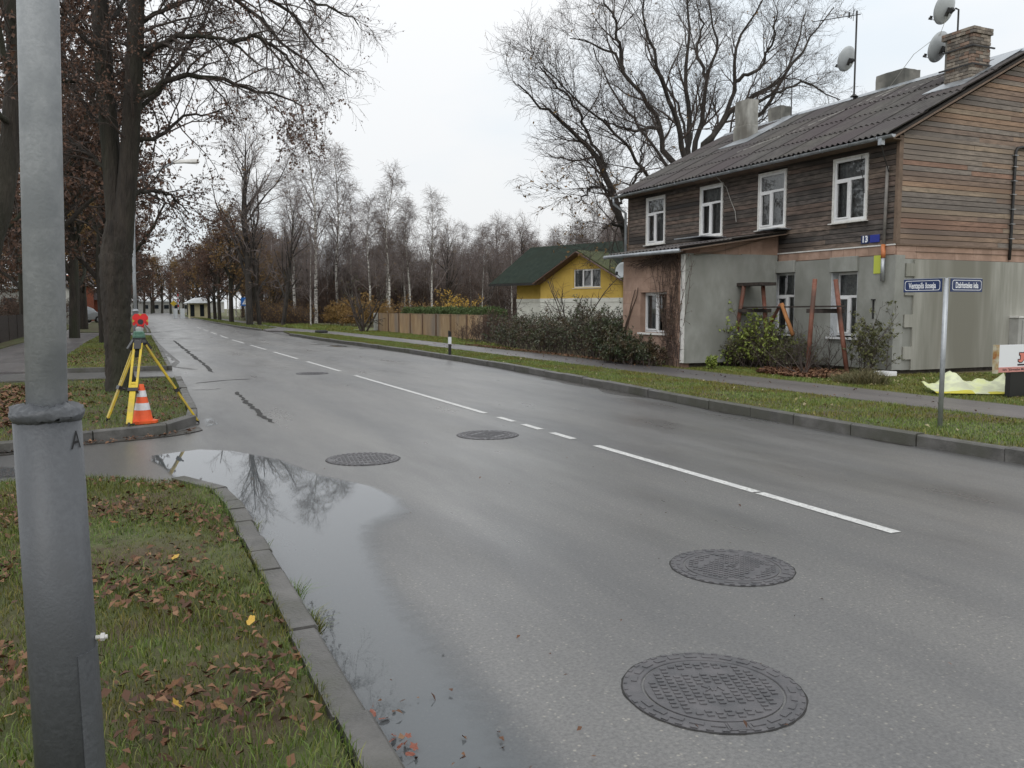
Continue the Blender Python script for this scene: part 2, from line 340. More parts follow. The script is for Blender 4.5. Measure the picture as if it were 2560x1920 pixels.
class MB:
    def __init__(self): self.v = []; self.f = []; self.m = []
    def add(self, vs, fs, mi=0):
        b = len(self.v); self.v += [tuple(x) for x in vs]; self.f += [tuple(b + i for i in f) for f in fs]; self.m += [mi] * len(fs)
    def hexa(self, p, mi=0):   # p: 4 bottom (ccw) + 4 top
        self.add(p, [(3, 2, 1, 0), (4, 5, 6, 7), (0, 1, 5, 4), (1, 2, 6, 5), (2, 3, 7, 6), (3, 0, 4, 7)], mi)
    def box(self, x0, x1, y0, y1, z0, z1, mi=0):
        self.hexa([(x0, y0, z0), (x1, y0, z0), (x1, y1, z0), (x0, y1, z0), (x0, y0, z1), (x1, y0, z1), (x1, y1, z1), (x0, y1, z1)], mi)
    def beam(self, a, b, w, h, mi=0, up=(0, 0, 1)):
        a = Vector(a); b = Vector(b); d = (b - a).normalized(); u = d.cross(Vector(up))
        if u.length < 1e-3: u = d.cross(Vector((1, 0, 0)))
        u.normalize(); v = u.cross(d)
        u = u * w / 2; v = v * h / 2
        self.hexa([a - u - v, b - u - v, b + u - v, a + u - v, a - u + v, b - u + v, b + u + v, a + u + v], mi)
    def tube(self, pts, rad, n=8, mi=0, cap=True):
        pts = [Vector(p) for p in pts]
        if not isinstance(rad, (list, tuple)): rad = [rad] * len(pts)
        ref = Vector((0, 0, 1)); base = len(self.v); prev = None
        for i, p in enumerate(pts):
            d = (pts[min(i + 1, len(pts) - 1)] - pts[max(i - 1, 0)]).normalized()
            if prev is None:
                u = d.cross(ref)
                if u.length < .05: u = d.cross(Vector((1, 0, 0)))
            else: u = prev - d * prev.dot(d)
            u.normalize(); prev = u; w = d.cross(u)
            for k in range(n):
                a = 2 * math.pi * k / n
                self.v.append(tuple(p + (u * math.cos(a) + w * math.sin(a)) * rad[i]))
        for i in range(len(pts) - 1):
            for k in range(n):
                self.f.append((base + i * n + k, base + i * n + (k + 1) % n, base + (i + 1) * n + (k + 1) % n, base + (i + 1) * n + k)); self.m.append(mi)
        if cap:
            self.f.append(tuple(base + k for k in range(n))[::-1]); self.m.append(mi)
            e = base + (len(pts) - 1) * n
            self.f.append(tuple(e + k for k in range(n))); self.m.append(mi)
    def lathe(self, c, prof, n=24, mi=0, cap=True):
        pts = [(c[0], c[1], c[2] + z) for r, z in prof]
        b = len(self.v)
        for (r, z) in prof:
            for k in range(n):
                a = 2 * math.pi * k / n; self.v.append((c[0] + r * math.cos(a), c[1] + r * math.sin(a), c[2] + z))
        for i in range(len(prof) - 1):
            for k in range(n):
                self.f.append((b + i * n + k, b + i * n + (k + 1) % n, b + (i + 1) * n + (k + 1) % n, b + (i + 1) * n + k)); self.m.append(mi)
        if cap:
            self.f.append(tuple(b + k for k in range(n))[::-1]); self.m.append(mi)
            e = b + (len(prof) - 1) * n; self.f.append(tuple(e + k for k in range(n))); self.m.append(mi)
    def prism(self, poly, z0, z1, mi=0):
        n = len(poly)
        self.add([(x, y, z0) for x, y in poly] + [(x, y, z1) for x, y in poly],
                 [tuple(range(n))[::-1], tuple(range(n, 2 * n))] + [(i, (i + 1) % n, n + (i + 1) % n, n + i) for i in range(n)], mi)
    def build(self, name, mats, parent=None, smooth=False, org=None):
        o = mesh_obj(name, self.v, self.f, mats, parent, self.m if isinstance(mats, (list, tuple)) else None, smooth, org)
        if smooth: recalc(o)
        return o

class Plane:
    def __init__(s, o, u, n): s.o = Vector(o); s.u = Vector(u); s.n = Vector(n)
    def p(s, u, v, n=0): return s.o + s.u * u + Vector((0, 0, v)) + s.n * n
    def box(s, mb, u0, u1, v0, v1, n0, n1, mi=0):
        P = s.p
        mb.hexa([P(u0, v0, n0), P(u1, v0, n0), P(u1, v0, n1), P(u0, v0, n1), P(u0, v1, n0), P(u1, v1, n0), P(u1, v1, n1), P(u0, v1, n1)], mi)
    def wall(s, mb, u0, u1, v0, v1, n0, n1, holes, mi=0):
        us = sorted({u0, u1, *[min(max(h[i], u0), u1) for h in holes for i in (0, 1)]}); vs = sorted({v0, v1, *[min(max(h[i], v0), v1) for h in holes for i in (2, 3)]})
        for i in range(len(us) - 1):
            j = 0
            while j < len(vs) - 1:
                cu = (us[i] + us[i + 1]) / 2; cv = (vs[j] + vs[j + 1]) / 2
                if not any(h[0] < cu < h[1] and h[2] < cv < h[3] for h in holes):
                    s.box(mb, us[i], us[i + 1], vs[j], vs[j + 1], n0, n1, mi)
                j += 1

def recalc(o):
    bm = bmesh.new(); bm.from_mesh(o.data); bmesh.ops.recalc_face_normals(bm, faces=bm.faces); bm.to_mesh(o.data); bm.free(); return o

def bevel(o, w=.01, seg=2):
    bm = bmesh.new(); bm.from_mesh(o.data); bmesh.ops.recalc_face_normals(bm, faces=bm.faces)
    bmesh.ops.bevel(bm, geom=[e for e in bm.edges if e.calc_face_angle(0) > .5], offset=w, segments=seg, profile=.6, affect='EDGES')
    bm.to_mesh(o.data); bm.free(); return o

def text_obj(s, size, m, mtx, parent, name='lettering', ext=.002, xs=1.0, bold=0.0, align='CENTER', fit=None):
    cu = bpy.data.curves.new('t', 'FONT'); cu.body = s; cu.size = size; cu.extrude = ext; cu.align_x = align; cu.align_y = 'CENTER'; cu.offset = bold; cu.resolution_u = 3
    to = bpy.data.objects.new('t', cu); COL.objects.link(to); bpy.context.view_layer.update()
    me = bpy.data.meshes.new_from_object(to.evaluated_get(bpy.context.evaluated_depsgraph_get()))
    bpy.data.objects.remove(to)
    if fit: xs_ = [v.co.x for v in me.vertices]; xs = fit / (max(xs_) - min(xs_))
    V = [mtx @ Vector((v.co.x * xs, v.co.y, v.co.z)) for v in me.vertices]
    F = [tuple(p.vertices) for p in me.polygons]
    return mesh_obj(name, V, F, m, parent)
def frame_mtx(o, x, y):
    x = Vector(x).normalized(); y = Vector(y).normalized(); z = x.cross(y)
    mm = Matrix((x, y, z)).transposed().to_4x4(); mm.translation = Vector(o); return mm

# ------------------------------------------------------------------ plants: branches grown level by level (numpy)
def resample(pts, n):
    pts = np.asarray(pts, float); d = np.r_[0, np.cumsum(np.linalg.norm(np.diff(pts, axis=0), axis=1))]
    t = np.linspace(0, d[-1], n); return np.stack([np.interp(t, d, pts[:, i]) for i in range(3)], 1)
def tubes(P, Rr, sides):
    P = np.asarray(P, float); Mn, n, _ = P.shape
    T = np.gradient(P, axis=1); T /= np.linalg.norm(T, axis=2, keepdims=True) + 1e-9
    ref = np.where(np.abs(T[:, :1, 2:3]) > .8, np.array([1., 0, 0]), np.array([0, 0, 1.]))
    U = np.cross(T, ref); U /= np.linalg.norm(U, axis=2, keepdims=True) + 1e-9; Wv = np.cross(T, U)
    a = np.arange(sides) * 2 * np.pi / sides
    V = P[:, :, None] + Rr[:, :, None, None] * (U[:, :, None] * np.cos(a)[None, None, :, None] + Wv[:, :, None] * np.sin(a)[None, None, :, None])
    idx = np.arange(Mn * n * sides).reshape(Mn, n, sides); nx = np.roll(idx, -1, axis=2)
    F = np.stack([idx[:, :-1], nx[:, :-1], nx[:, 1:], idx[:, 1:]], -1).reshape(-1, 4)
    return V.reshape(-1, 3), F
def grow(P, Rr, k, fr, ln, ang, nseg, wig, trop, rr, tip, rng, fall=.5, rmin=.002):
    Mn, n, _ = P.shape
    f = fr[0] + (fr[1] - fr[0]) * (np.arange(k)[None] + rng.random((Mn, k))) / k
    x = f * (n - 1); i = np.clip(x.astype(int), 0, n - 2); w = (x - i)[..., None]; rows = np.arange(Mn)[:, None]
    p = P[rows, i] * (1 - w) + P[rows, i + 1] * w; t = P[rows, i + 1] - P[rows, i]; t /= np.linalg.norm(t, axis=2, keepdims=True) + 1e-9
    r = Rr[rows, i] * (1 - w[..., 0]) + Rr[rows, i + 1] * w[..., 0]
    q = rng.normal(size=t.shape); q -= t * (q * t).sum(2, keepdims=True); q /= np.linalg.norm(q, axis=2, keepdims=True) + 1e-9
    a = np.radians(ang) * rng.uniform(.6, 1.35, (Mn, k))[..., None]
    d = (t * np.cos(a) + q * np.sin(a)).reshape(-1, 3); p = p.reshape(-1, 3)
    L = (np.asarray(ln) if np.ndim(ln) else np.full(Mn, ln))[:, None] * (1 - fall * (f - fr[0]) / (fr[1] - fr[0] + 1e-9)) * rng.uniform(.65, 1.25, (Mn, k))
    L = L.reshape(-1); out = [p]
    for s in range(nseg):
        d = d + rng.normal(size=d.shape) * wig; d[:, 2] += trop; d /= np.linalg.norm(d, axis=1, keepdims=True)
        p = p + d * (L / nseg)[:, None]; out.append(p)
    C = np.stack(out, 1); r0 = np.maximum(r.reshape(-1) * rr, rmin)
    CR = r0[:, None] * np.linspace(1, tip, nseg + 1)[None]; CR = np.maximum(CR, rmin * .6)
    return C, CR, L
def leaf_geo(P, per, size, rng, flat=0.0, droop=0.0, thin=.6):
    Mn, n, _ = P.shape; m_ = Mn * per
    rows = np.repeat(np.arange(Mn), per); x = rng.uniform(.15, 1, m_) * (n - 1); i = np.clip(x.astype(int), 0, n - 2); w = (x - i)[:, None]
    c = P[rows, i] * (1 - w) + P[rows, i + 1] * w
    s = size * rng.uniform(.6, 1.3, m_)[:, None]
    u = rng.normal(size=(m_, 3)); u[:, 2] -= droop; u /= np.linalg.norm(u, axis=1, keepdims=True)
    v = rng.normal(size=(m_, 3)); v[:, 2] *= (1 - flat); v = np.cross(u, v); v /= np.linalg.norm(v, axis=1, keepdims=True)
    V = np.stack([c, c + u * s * .5 + v * s * thin * .5, c + u * s, c + u * s * .5 - v * s * thin * .5], 1).reshape(-1, 3)
    return V, np.arange(m_ * 4).reshape(-1, 4)
class Geo:
    def __init__(s): s.V = []; s.F = []; s.M = []; s.n = 0
    def add(s, VF, mi=0):
        V, F = VF; s.V.append(V); s.F.append(F + s.n); s.M.append(np.full(len(F), mi)); s.n += len(V)
    def build(s, name, mats, parent=None, smooth=False, **k):
        return mesh_obj(name, np.concatenate(s.V), np.concatenate(s.F), mats, parent, np.concatenate(s.M) if isinstance(mats, (list, tuple)) else None, smooth, **k)
def lin(a, b, n): return np.linspace(a, b, n)

# ================================================================== SETTING
def inpoly(x, y, poly):
    x = np.asarray(x); y = np.asarray(y); ins = np.zeros(x.shape, bool); n = len(poly); j = n - 1
    for i in range(n):
        xi, yi = poly[i]; xj, yj = poly[j]
        c = ((yi > y) != (yj > y)) & (x < (xj - xi) * (y - yi) / (yj - yi + 1e-12) + xi); ins ^= c; j = i
    return ins
def slab(name, poly, z0, z1, m, kind='structure', parent=None):
    bm = bmesh.new(); vs = [bm.verts.new((x, y, z1)) for x, y in poly]; f = bm.faces.new(vs)
    if f.normal.z < 0: f.normal_flip()
    r = bmesh.ops.extrude_face_region(bm, geom=[f])
    for v in [g for g in r['geom'] if isinstance(g, bmesh.types.BMVert)]: v.co.z = z0
    bmesh.ops.triangulate(bm, faces=bm.faces); bmesh.ops.recalc_face_normals(bm, faces=bm.faces)
    me = bpy.data.meshes.new(name); bm.to_mesh(me); bm.free(); me.materials.append(m)
    o = bpy.data.objects.new(name, me); COL.objects.link(o)
    if parent is not None: o.parent = parent
    if kind: o['kind'] = kind
    return o
def lump_slab(name, poly, z0, z1, m, step=.12, amp=.025, kind='structure'):
    """lawn: gridded top with small lumps inside the outline, skirt left to the base slab"""
    xs = [p[0] for p in poly]; ys = [p[1] for p in poly]
    X = np.arange(min(xs), max(xs), step); Y = np.arange(min(ys), max(ys), step); gx, gy = np.meshgrid(X, Y)
    z = z1 + amp * (np.sin(gx * 2.1 + np.sin(gy * 1.3) * 2) * .5 + np.sin(gy * 3.7 + gx * 1.1) * .3 + RNG.normal(size=gx.shape) * .22)
    ins = inpoly(gx, gy, poly); nxp = len(X); F = []
    idx = np.arange(gx.size).reshape(gx.shape)
    ok = ins[:-1, :-1] & ins[1:, :-1] & ins[:-1, 1:] & ins[1:, 1:]
    F = np.stack([idx[:-1, :-1][ok], idx[:-1, 1:][ok], idx[1:, 1:][ok], idx[1:, :-1][ok]], 1)
    V = np.stack([gx.ravel(), gy.ravel(), z.ravel()], 1)
    used = np.unique(F); mp_ = -np.ones(len(V), int); mp_[used] = np.arange(len(used))
    o = mesh_obj(name, V[used], mp_[F], m, smooth=True); o['kind'] = kind; return o

Z = .12
slab('ground', [(-700, -60), (700, -60), (700, 1300), (-700, 1300)], -.5, -.06, M['earth'])
slab('road', [(-30, -6), (13.2, -6), (13.2, 330), (-30, 330)], -.05, 0, M['asphalt'])

L1 = [(.64, -4), (.64, 6.95), (.58, 7.38), (.38, 7.75), (0, 8.08), (-.42, 8.33), (-1.03, 8.42), (-7, 8.5), (-7, -4)]
L1k = [(.78, -4), (.78, 6.95), (.71, 7.5), (.45, 7.9)]
L2o = [(-8, 9.7), (-1.27, 10.68), (-.53, 11.28), (.13, 11.42), (.55, 11.7), (.84, 12.2), (.94, 13.0), (1.03, 16.1), (1.12, 19.8)]
L2 = [(-8, 9.85), (-1.3, 10.8), (-.56, 11.4), (.06, 11.54), (.44, 11.8), (.70, 12.25), (.80, 13.0), (.89, 16.1), (.98, 19.8), (-8, 19.9)]
L3 = [(-1.75, 23.7), (1.02, 23.6), (1.15, 32), (1.28, 42), (1.4, 51), (-1.2, 51.5), (-1.5, 42)]
L4 = [(-3, 60), (1.6, 58), (1.75, 66), (1.9, 90), (2.2, 130), (2.8, 200), (-3, 200)]
L5 = [(-60, 24), (-4.4, 24), (-4.2, 40), (-3.6, 60), (-4.0, 130), (-4.0, 260), (-60, 260)]
RV = [(8.48, -4), (8.47, 6), (8.42, 8), (8.55, 11.3), (8.92, 15.6), (9.25, 20.8), (9.33, 29), (9.2, 34), (8.95, 40), (8.85, 50), (9.6, 57.5), (10.4, 53.5), (10.9, 48), (11.1, 36), (11.0, 20), (11.0, 10), (11.15, 6.9), (11.0, 3), (11, -4)]
RV = [(8.48, -4)] + RV[1:]
RK = [(8.35, -4), (8.34, 6), (8.28, 8), (8.42, 11.3), (8.78, 15.6), (9.1, 20.8), (9.18, 29), (9.05, 34), (8.8, 40), (8.7, 50)]
RY = [(12.6, -4), (12.55, 12), (12.5, 22), (12.55, 36), (12.4, 50), (11.6, 60), (11.4, 63), (12.5, 80), (12.5, 130), (13, 300), (260, 300), (260, -4)]
RF = [(8.9, 62), (8.75, 75), (8.9, 95), (9.6, 135), (10.4, 180), (12.9, 180), (11.2, 135), (10.9, 95), (11.0, 75), (10.6, 66)]
for nm, P_, mm in (('lawn', L1, 'soil'), ('lawn', L2, 'soil'), ('lawn', L3, 'soil'), ('lawn', L4, 'soil'), ('lawn', L5, 'earth'), ('grass_verge', RV, 'soil'), ('yard', RY, 'earth'), ('grass_verge', RF, 'earth')):
    slab(nm, P_, -.05, Z - .03, M[mm])
lump_slab('lawn_turf', [(-3.2, 1), (.64, 1), (.64, 6.95), (.58, 7.38), (.38, 7.75), (0, 8.08), (-.42, 8.33), (-1.03, 8.42), (-3.2, 8.5)], 0, Z - .012, M['soil'], .045, .03)
# footpaths: raised asphalt sheets
slab('footpath', [(10.98, -4), (12.62, -4), (12.57, 12), (12.52, 22), (12.57, 36), (12.42, 50), (11.62, 60), (11.42, 63), (11.0, 75), (12.52, 80), (12.5, 130), (13.1, 200), (12.6, 200), (11.9, 135), (11.0, 95), (10.9, 75), (10.5, 66), (9.0, 62.2), (8.75, 58.5), (9.62, 57.48), (10.42, 53.48), (10.92, 47.9), (11.12, 36), (11.02, 20), (11.02, 10), (11.17, 6.9)], -.05, Z - .026, M['path_asphalt'])
slab('footpath', [(-4.38, 24), (-1.77, 23.75), (-1.52, 42), (-1.22, 51.55), (1.4, 51.1), (1.6, 57.9), (-3.02, 60.1), (-3.6, 60), (-4.18, 40)], -.05, .05, M['path_asphalt'])

def kerb(name, pts, inner_off, h, length, m, label=None, z0=-.05, jitter=.006):
    """one stone per object along the polyline; inner_off = vector side width (towards the lawn)"""
    root = bpy.data.objects.new(name, None); COL.objects.link(root); root['kind'] = 'structure'; ORG[root] = Vector((0, 0, 0))
    P_ = [Vector((x, y, 0)) for x, y in pts]; seg = []
    tot = 0; cum = [0]
    for a, b in zip(P_, P_[1:]): tot += (b - a).length; cum.append(tot)
    def at(s):
        for i in range(len(P_) - 1):
            if s <= cum[i + 1] + 1e-6: return P_[i].lerp(P_[i + 1], (s - cum[i]) / (cum[i + 1] - cum[i]))
        return P_[-1]
    s = 0; k = 0
    while s < tot - .08:
        e = min(tot, s + (length(s) if callable(length) else length * random.uniform(.92, 1.08)))
        a = at(s + .008); b = at(e - .008); d = (b - a).normalized(); nrm = Vector((-d.y, d.x, 0)) * inner_off
        j = Vector((random.uniform(-jitter, jitter), random.uniform(-jitter, jitter), 0)); dz = random.uniform(-.008, .008)
        a += j; b += j; hh = h + dz
        mb = MB(); ch = .015
        # cross-section with a chamfered front edge
        def ring(p, zz=0): return [p + Vector((0, 0, z0)), p + Vector((0, 0, hh - ch)), p + nrm * .12 + Vector((0, 0, hh)), p + nrm + Vector((0, 0, hh - .002)), p + nrm + Vector((0, 0, z0))]
        A = ring(a); B = ring(b)
        mb.add(A + B, [(0, 1, 6, 5), (1, 2, 7, 6), (2, 3, 8, 7), (3, 4, 9, 8), (4, 3, 2, 1, 0), (5, 6, 7, 8, 9)])
        o = mb.build('kerb_stone', m, root); recalc(o); k += 1
        s = e
    return root
kerb('kerb', L1k, .13, .13, lambda s: random.uniform(.28, .55) if 8 < s < 11.2 else random.uniform(.75, 1.05), M['kerb'], jitter=.012)
kerb('kerb', L2o, .13, .13, .9, M['kerb'], jitter=.01)
kerb('kerb', RK, -.14, .145, 1.0, M['kerb'])
kerb('kerb', [(1.12, 23.6), (1.25, 32), (1.38, 42), (1.5, 51)], .12, .12, 2.0, M['kerb'])
kerb('kerb', [(8.76, 62), (8.6, 75), (8.75, 95), (9.45, 135), (10.25, 180)], -.14, .12, 6.0, M['kerb'])
kerb('kerb', [(1.48, 58), (1.63, 66), (1.8, 90), (2.1, 130)], .12, .10, 5.0, M['kerb'])
# low edging along the driveway crossing
kerb('kerb', [(-7, 20.0), (.95, 19.86)], .08, .13, 1.6, M['kerb'])
kerb('kerb', [(-1.7, 23.62), (1.0, 23.52)], .08, .13, 1.4, M['kerb'])
kerb('kerb', [(-7, 8.56), (-1.03, 8.5), (-.4, 8.4), (.02, 8.14), (.4, 7.82)], -.07, .085, .8, M['kerbdark'])

# ---- road paint, cracks, wet dirt
def strip(pts, w, z, name, m, parent=None, wob=0):
    mb = MB(); A = []
    for i, (x, y) in enumerate(pts):
        q = Vector(pts[min(i + 1, len(pts) - 1)]) - Vector(pts[max(i - 1, 0)]); q.normalize(); nn = Vector((-q.y, q.x))
        ww = (w[i] if isinstance(w, (list, tuple)) else w) / 2
        A.append((x + nn.x * ww + random.uniform(-wob, wob), y + nn.y * ww, z)); A.append((x - nn.x * ww + random.uniform(-wob, wob), y - nn.y * ww, z))
    mb.add(A, [(2 * i, 2 * i + 1, 2 * i + 3, 2 * i + 2) for i in range(len(pts) - 1)])
    o = mb.build(name, m, parent); return o
road = bpy.data.objects['road']; ORG[road] = Vector((0, 0, 0))
dashes = [(4.3, 5.74), (5.78, 8.55), (9.1, 9.68), (10.0, 10.55), (10.85, 11.4), (11.9, 19.95), (21.4, 25.7), (27.2, 31.9), (33.7, 38.2), (40.2, 45.0), (47, 52), (54.5, 59.5), (62, 67), (70, 75)]
for a, b in dashes:
    n_ = max(2, int((b - a) / .5)); x_ = lambda y: 4.97 + .0 * y + (0 if y < 45 else (y - 45) * .02)
    o = strip([(x_(a + (b - a) * i / n_), a + (b - a) * i / n_) for i in range(n_ + 1)], .10, .004, 'centre_line', M['paint'], road)
def wobble(pts, n, amp):
    pts = resample([(x, y, 0) for x, y in pts], n); return [(x + random.gauss(0, amp), y + random.gauss(0, amp * .3)) for x, y, _ in pts]
def crack(pts, n, w, nm='crack'):
    P_ = wobble(pts, n, .022); ws = [random.uniform(.35, 1.1) for _ in P_]; ws = [w * (ws[max(0, i - 1)] + ws[i] + ws[min(len(ws) - 1, i + 1)]) / 3 for i in range(len(ws))]; ws[0] = ws[-1] = .01
    return strip(P_, ws, .0035, nm, M['crack'], road)
crack([(2.25, 45), (2.13, 33), (2.1, 29.9), (2.0, 22.3)], 42, .17)
crack([(1.93, 17.0), (1.88, 15.9), (1.84, 13.9), (1.83, 12.1)], 26, .10)
crack([(1.2, 17.7), (1.5, 17.6), (1.75, 17.8)], 8, .05); crack([(1.35, 19.2), (2.0, 19.8), (2.6, 19.9)], 12, .12)
crack([(1.5, 60), (2.4, 62), (3.0, 61)], 8, .5); crack([(1.6, 48), (2.0, 48.5), (3.4, 47.5)], 9, .2)
def stain(name, cx, cy, rx, ry, m, z=.0025, n=40, irr=.25, rot=0, parent=None):
    ph = [random.uniform(0, 6.28) for _ in range(5)]; P_ = []
    for i in range(n):
        a = 2 * math.pi * i / n; r = 1 + irr * (math.sin(2 * a + ph[0]) * .4 + math.sin(3 * a + ph[1]) * .35 + math.sin(7 * a + ph[2]) * .2 + math.sin(13 * a + ph[3]) * .15)
        x = rx * r * math.cos(a); y = ry * r * math.sin(a); P_.append((cx + x * math.cos(rot) - y * math.sin(rot), cy + x * math.sin(rot) + y * math.cos(rot), z))
    mb = MB(); mb.add(P_, [tuple(range(n))]); o = mb.build(name, m, parent); return o
# muddy gutter along the right kerb
def gutter(pts, w0, name='gutter_dirt'):
    P_ = resample([(x, y, 0) for x, y in pts], 60); mb = MB(); A = []
    for i, (x, y, _) in enumerate(P_):
        t = i / 59; w = w0(t, y) * (1 + .35 * math.sin(i * 1.3) + random.uniform(-.3, .3)); A += [(x + .005, y, .003), (x - max(.02, w), y, .003)]
    mb.add(A, [(2 * i, 2 * i + 2, 2 * i + 3, 2 * i + 1) for i in range(59)]); o = mb.build(name, M['kerbdark'], road); return o
gutter([(8.33, 7), (8.42, 11.3), (8.78, 15.6), (9.1, 20.8), (9.18, 27)], lambda t, y: .05 + (.22 if 13 < y < 17.5 else 0) + .05 * math.sin(y * 2))
gutter([(9.18, 27), (9.05, 34), (8.8, 40), (8.7, 50), (8.9, 58)], lambda t, y: .1 + .95 * math.exp(-((y - 37) / 4.0) ** 2))
gutter([(8.76, 62), (8.6, 75), (8.75, 95)], lambda t, y: .18 + .3 * math.exp(-((y - 70) / 4) ** 2))
gutter([(1.75, 23.6), (1.25, 25), (1.5, 27), (1.45, 34), (1.45, 42), (1.55, 51)], lambda t, y: .15)
mud = slab('mud_edge', [(-1.2, 10.62), (-.5, 11.2), (.13, 11.36), (.5, 11.6), (.88, 12.1), (.9, 11.75), (.75, 11.55), (.5, 11.35), (.1, 11.18), (-.6, 11.02), (-2, 10.4), (-6, 9.85), (-6, 9.98)], -.02, .012, M['kerbdark'])

# ---- puddle: gridded sheet with a 'cover' value falling off towards its outline
PUD = [(.80, 2.2), (.80, 6.9), (.72, 7.56), (.50, 7.98), (.42, 8.26), (.33, 9.17), (.22, 9.6), (.24, 9.94), (.73, 10.15), (1.05, 9.9), (1.44, 9.14), (1.66, 8.09), (1.97, 7.39), (2.05, 6.8), (1.97, 6.35), (1.66, 6.0), (1.55, 5.7), (1.46, 4.98), (1.38, 4.38), (1.33, 3.7), (1.30, 3.2), (1.25, 2.6), (1.22, 2.2)]
def dist_poly(x, y, poly):
    D = np.full(x.shape, 9.)
    for (ax, ay), (bx, by) in zip(poly, poly[1:] + poly[:1]):
        t = np.clip(((x - ax) * (bx - ax) + (y - ay) * (by - ay)) / ((bx - ax) ** 2 + (by - ay) ** 2 + 1e-9), 0, 1)
        D = np.minimum(D, np.hypot(x - ax - t * (bx - ax), y - ay - t * (by - ay)))
    return D
gx, gy = np.meshgrid(np.arange(0, 2.9, .035), np.arange(1.8, 10.6, .035))
ins = inpoly(gx, gy, PUD); D = dist_poly(gx, gy, PUD); D = np.where(ins, D, -D)
kerb_d = np.abs(gx - .80); near = (gy < 7.6)
soft = np.interp(gy, [6.2, 7.0], [.24, .05])     # crisp at the far bank, thinning out slowly in the wheel track
cov = np.clip(.5 + D / (2 * soft), 0, 1); cov = np.where(near & (gx < 1.05), 1, cov)
tongue = np.exp(-(((gx - 1.62 - (5.3 - gy) * -.13) / .16) ** 2 + ((gy - 5.0) / .75) ** 2)); cov = cov * (1 - .9 * tongue)
keep = (cov > .02) & (gx > .785) | (cov > .02) & (gy > 7.0)
idx = np.arange(gx.size).reshape(gx.shape); ok = keep[:-1, :-1] | keep[1:, 1:]; ok &= (gx[:-1, :-1] > .77) | (gy[:-1, :-1] > 7.3)
F = np.stack([idx[:-1, :-1][ok], idx[:-1, 1:][ok], idx[1:, 1:][ok], idx[1:, :-1][ok]], 1)
pud = mesh_obj('puddle', np.stack([gx.ravel(), gy.ravel(), np.full(gx.size, .006)], 1), F, M['water'], tint=cov.ravel(), attr='cover', smooth=True); pud['kind'] = 'structure'
P2 = [(.95, 12.0), (1.12, 12.6), (1.18, 13.4), (1.2, 15.0), (1.1, 15.0), (1.02, 13.5), (.98, 12.8), (.6, 11.55), (.2, 11.2), (.5, 11.1), (.9, 11.4), (1.05, 11.0), (1.15, 10.5), (1.2, 10.9), (1.12, 11.6)]
def small_puddle(P_):
    gx, gy = np.meshgrid(np.arange(min(p[0] for p in P_) - .1, max(p[0] for p in P_) + .1, .04), np.arange(min(p[1] for p in P_) - .1, max(p[1] for p in P_) + .1, .04))
    D = dist_poly(gx, gy, P_); D = np.where(inpoly(gx, gy, P_), D, -D); cov = .85 * np.clip(.45 + D / .16, 0, 1); idx = np.arange(gx.size).reshape(gx.shape); ok = (cov > 0)[:-1, :-1]
    F = np.stack([idx[:-1, :-1][ok], idx[:-1, 1:][ok], idx[1:, 1:][ok], idx[1:, :-1][ok]], 1)
    o = mesh_obj('puddle', np.stack([gx.ravel(), gy.ravel(), np.full(gx.size, .005)], 1), F, M['water'], tint=cov.ravel(), attr='cover'); o['kind'] = 'structure'

small_puddle([(7.9, 35.2), (8.3, 34.6), (8.55, 35.4), (8.4, 36.6), (8.0, 36.4)])
small_puddle([(.98, 12.1), (1.15, 12.3), (1.12, 13.0), (1.02, 12.9)])
small_puddle([(-1.5, 9.3), (-1.0, 9.2), (-.7, 9.5), (-1.2, 9.9), (-3.5, 9.5), (-3.4, 9.1)])

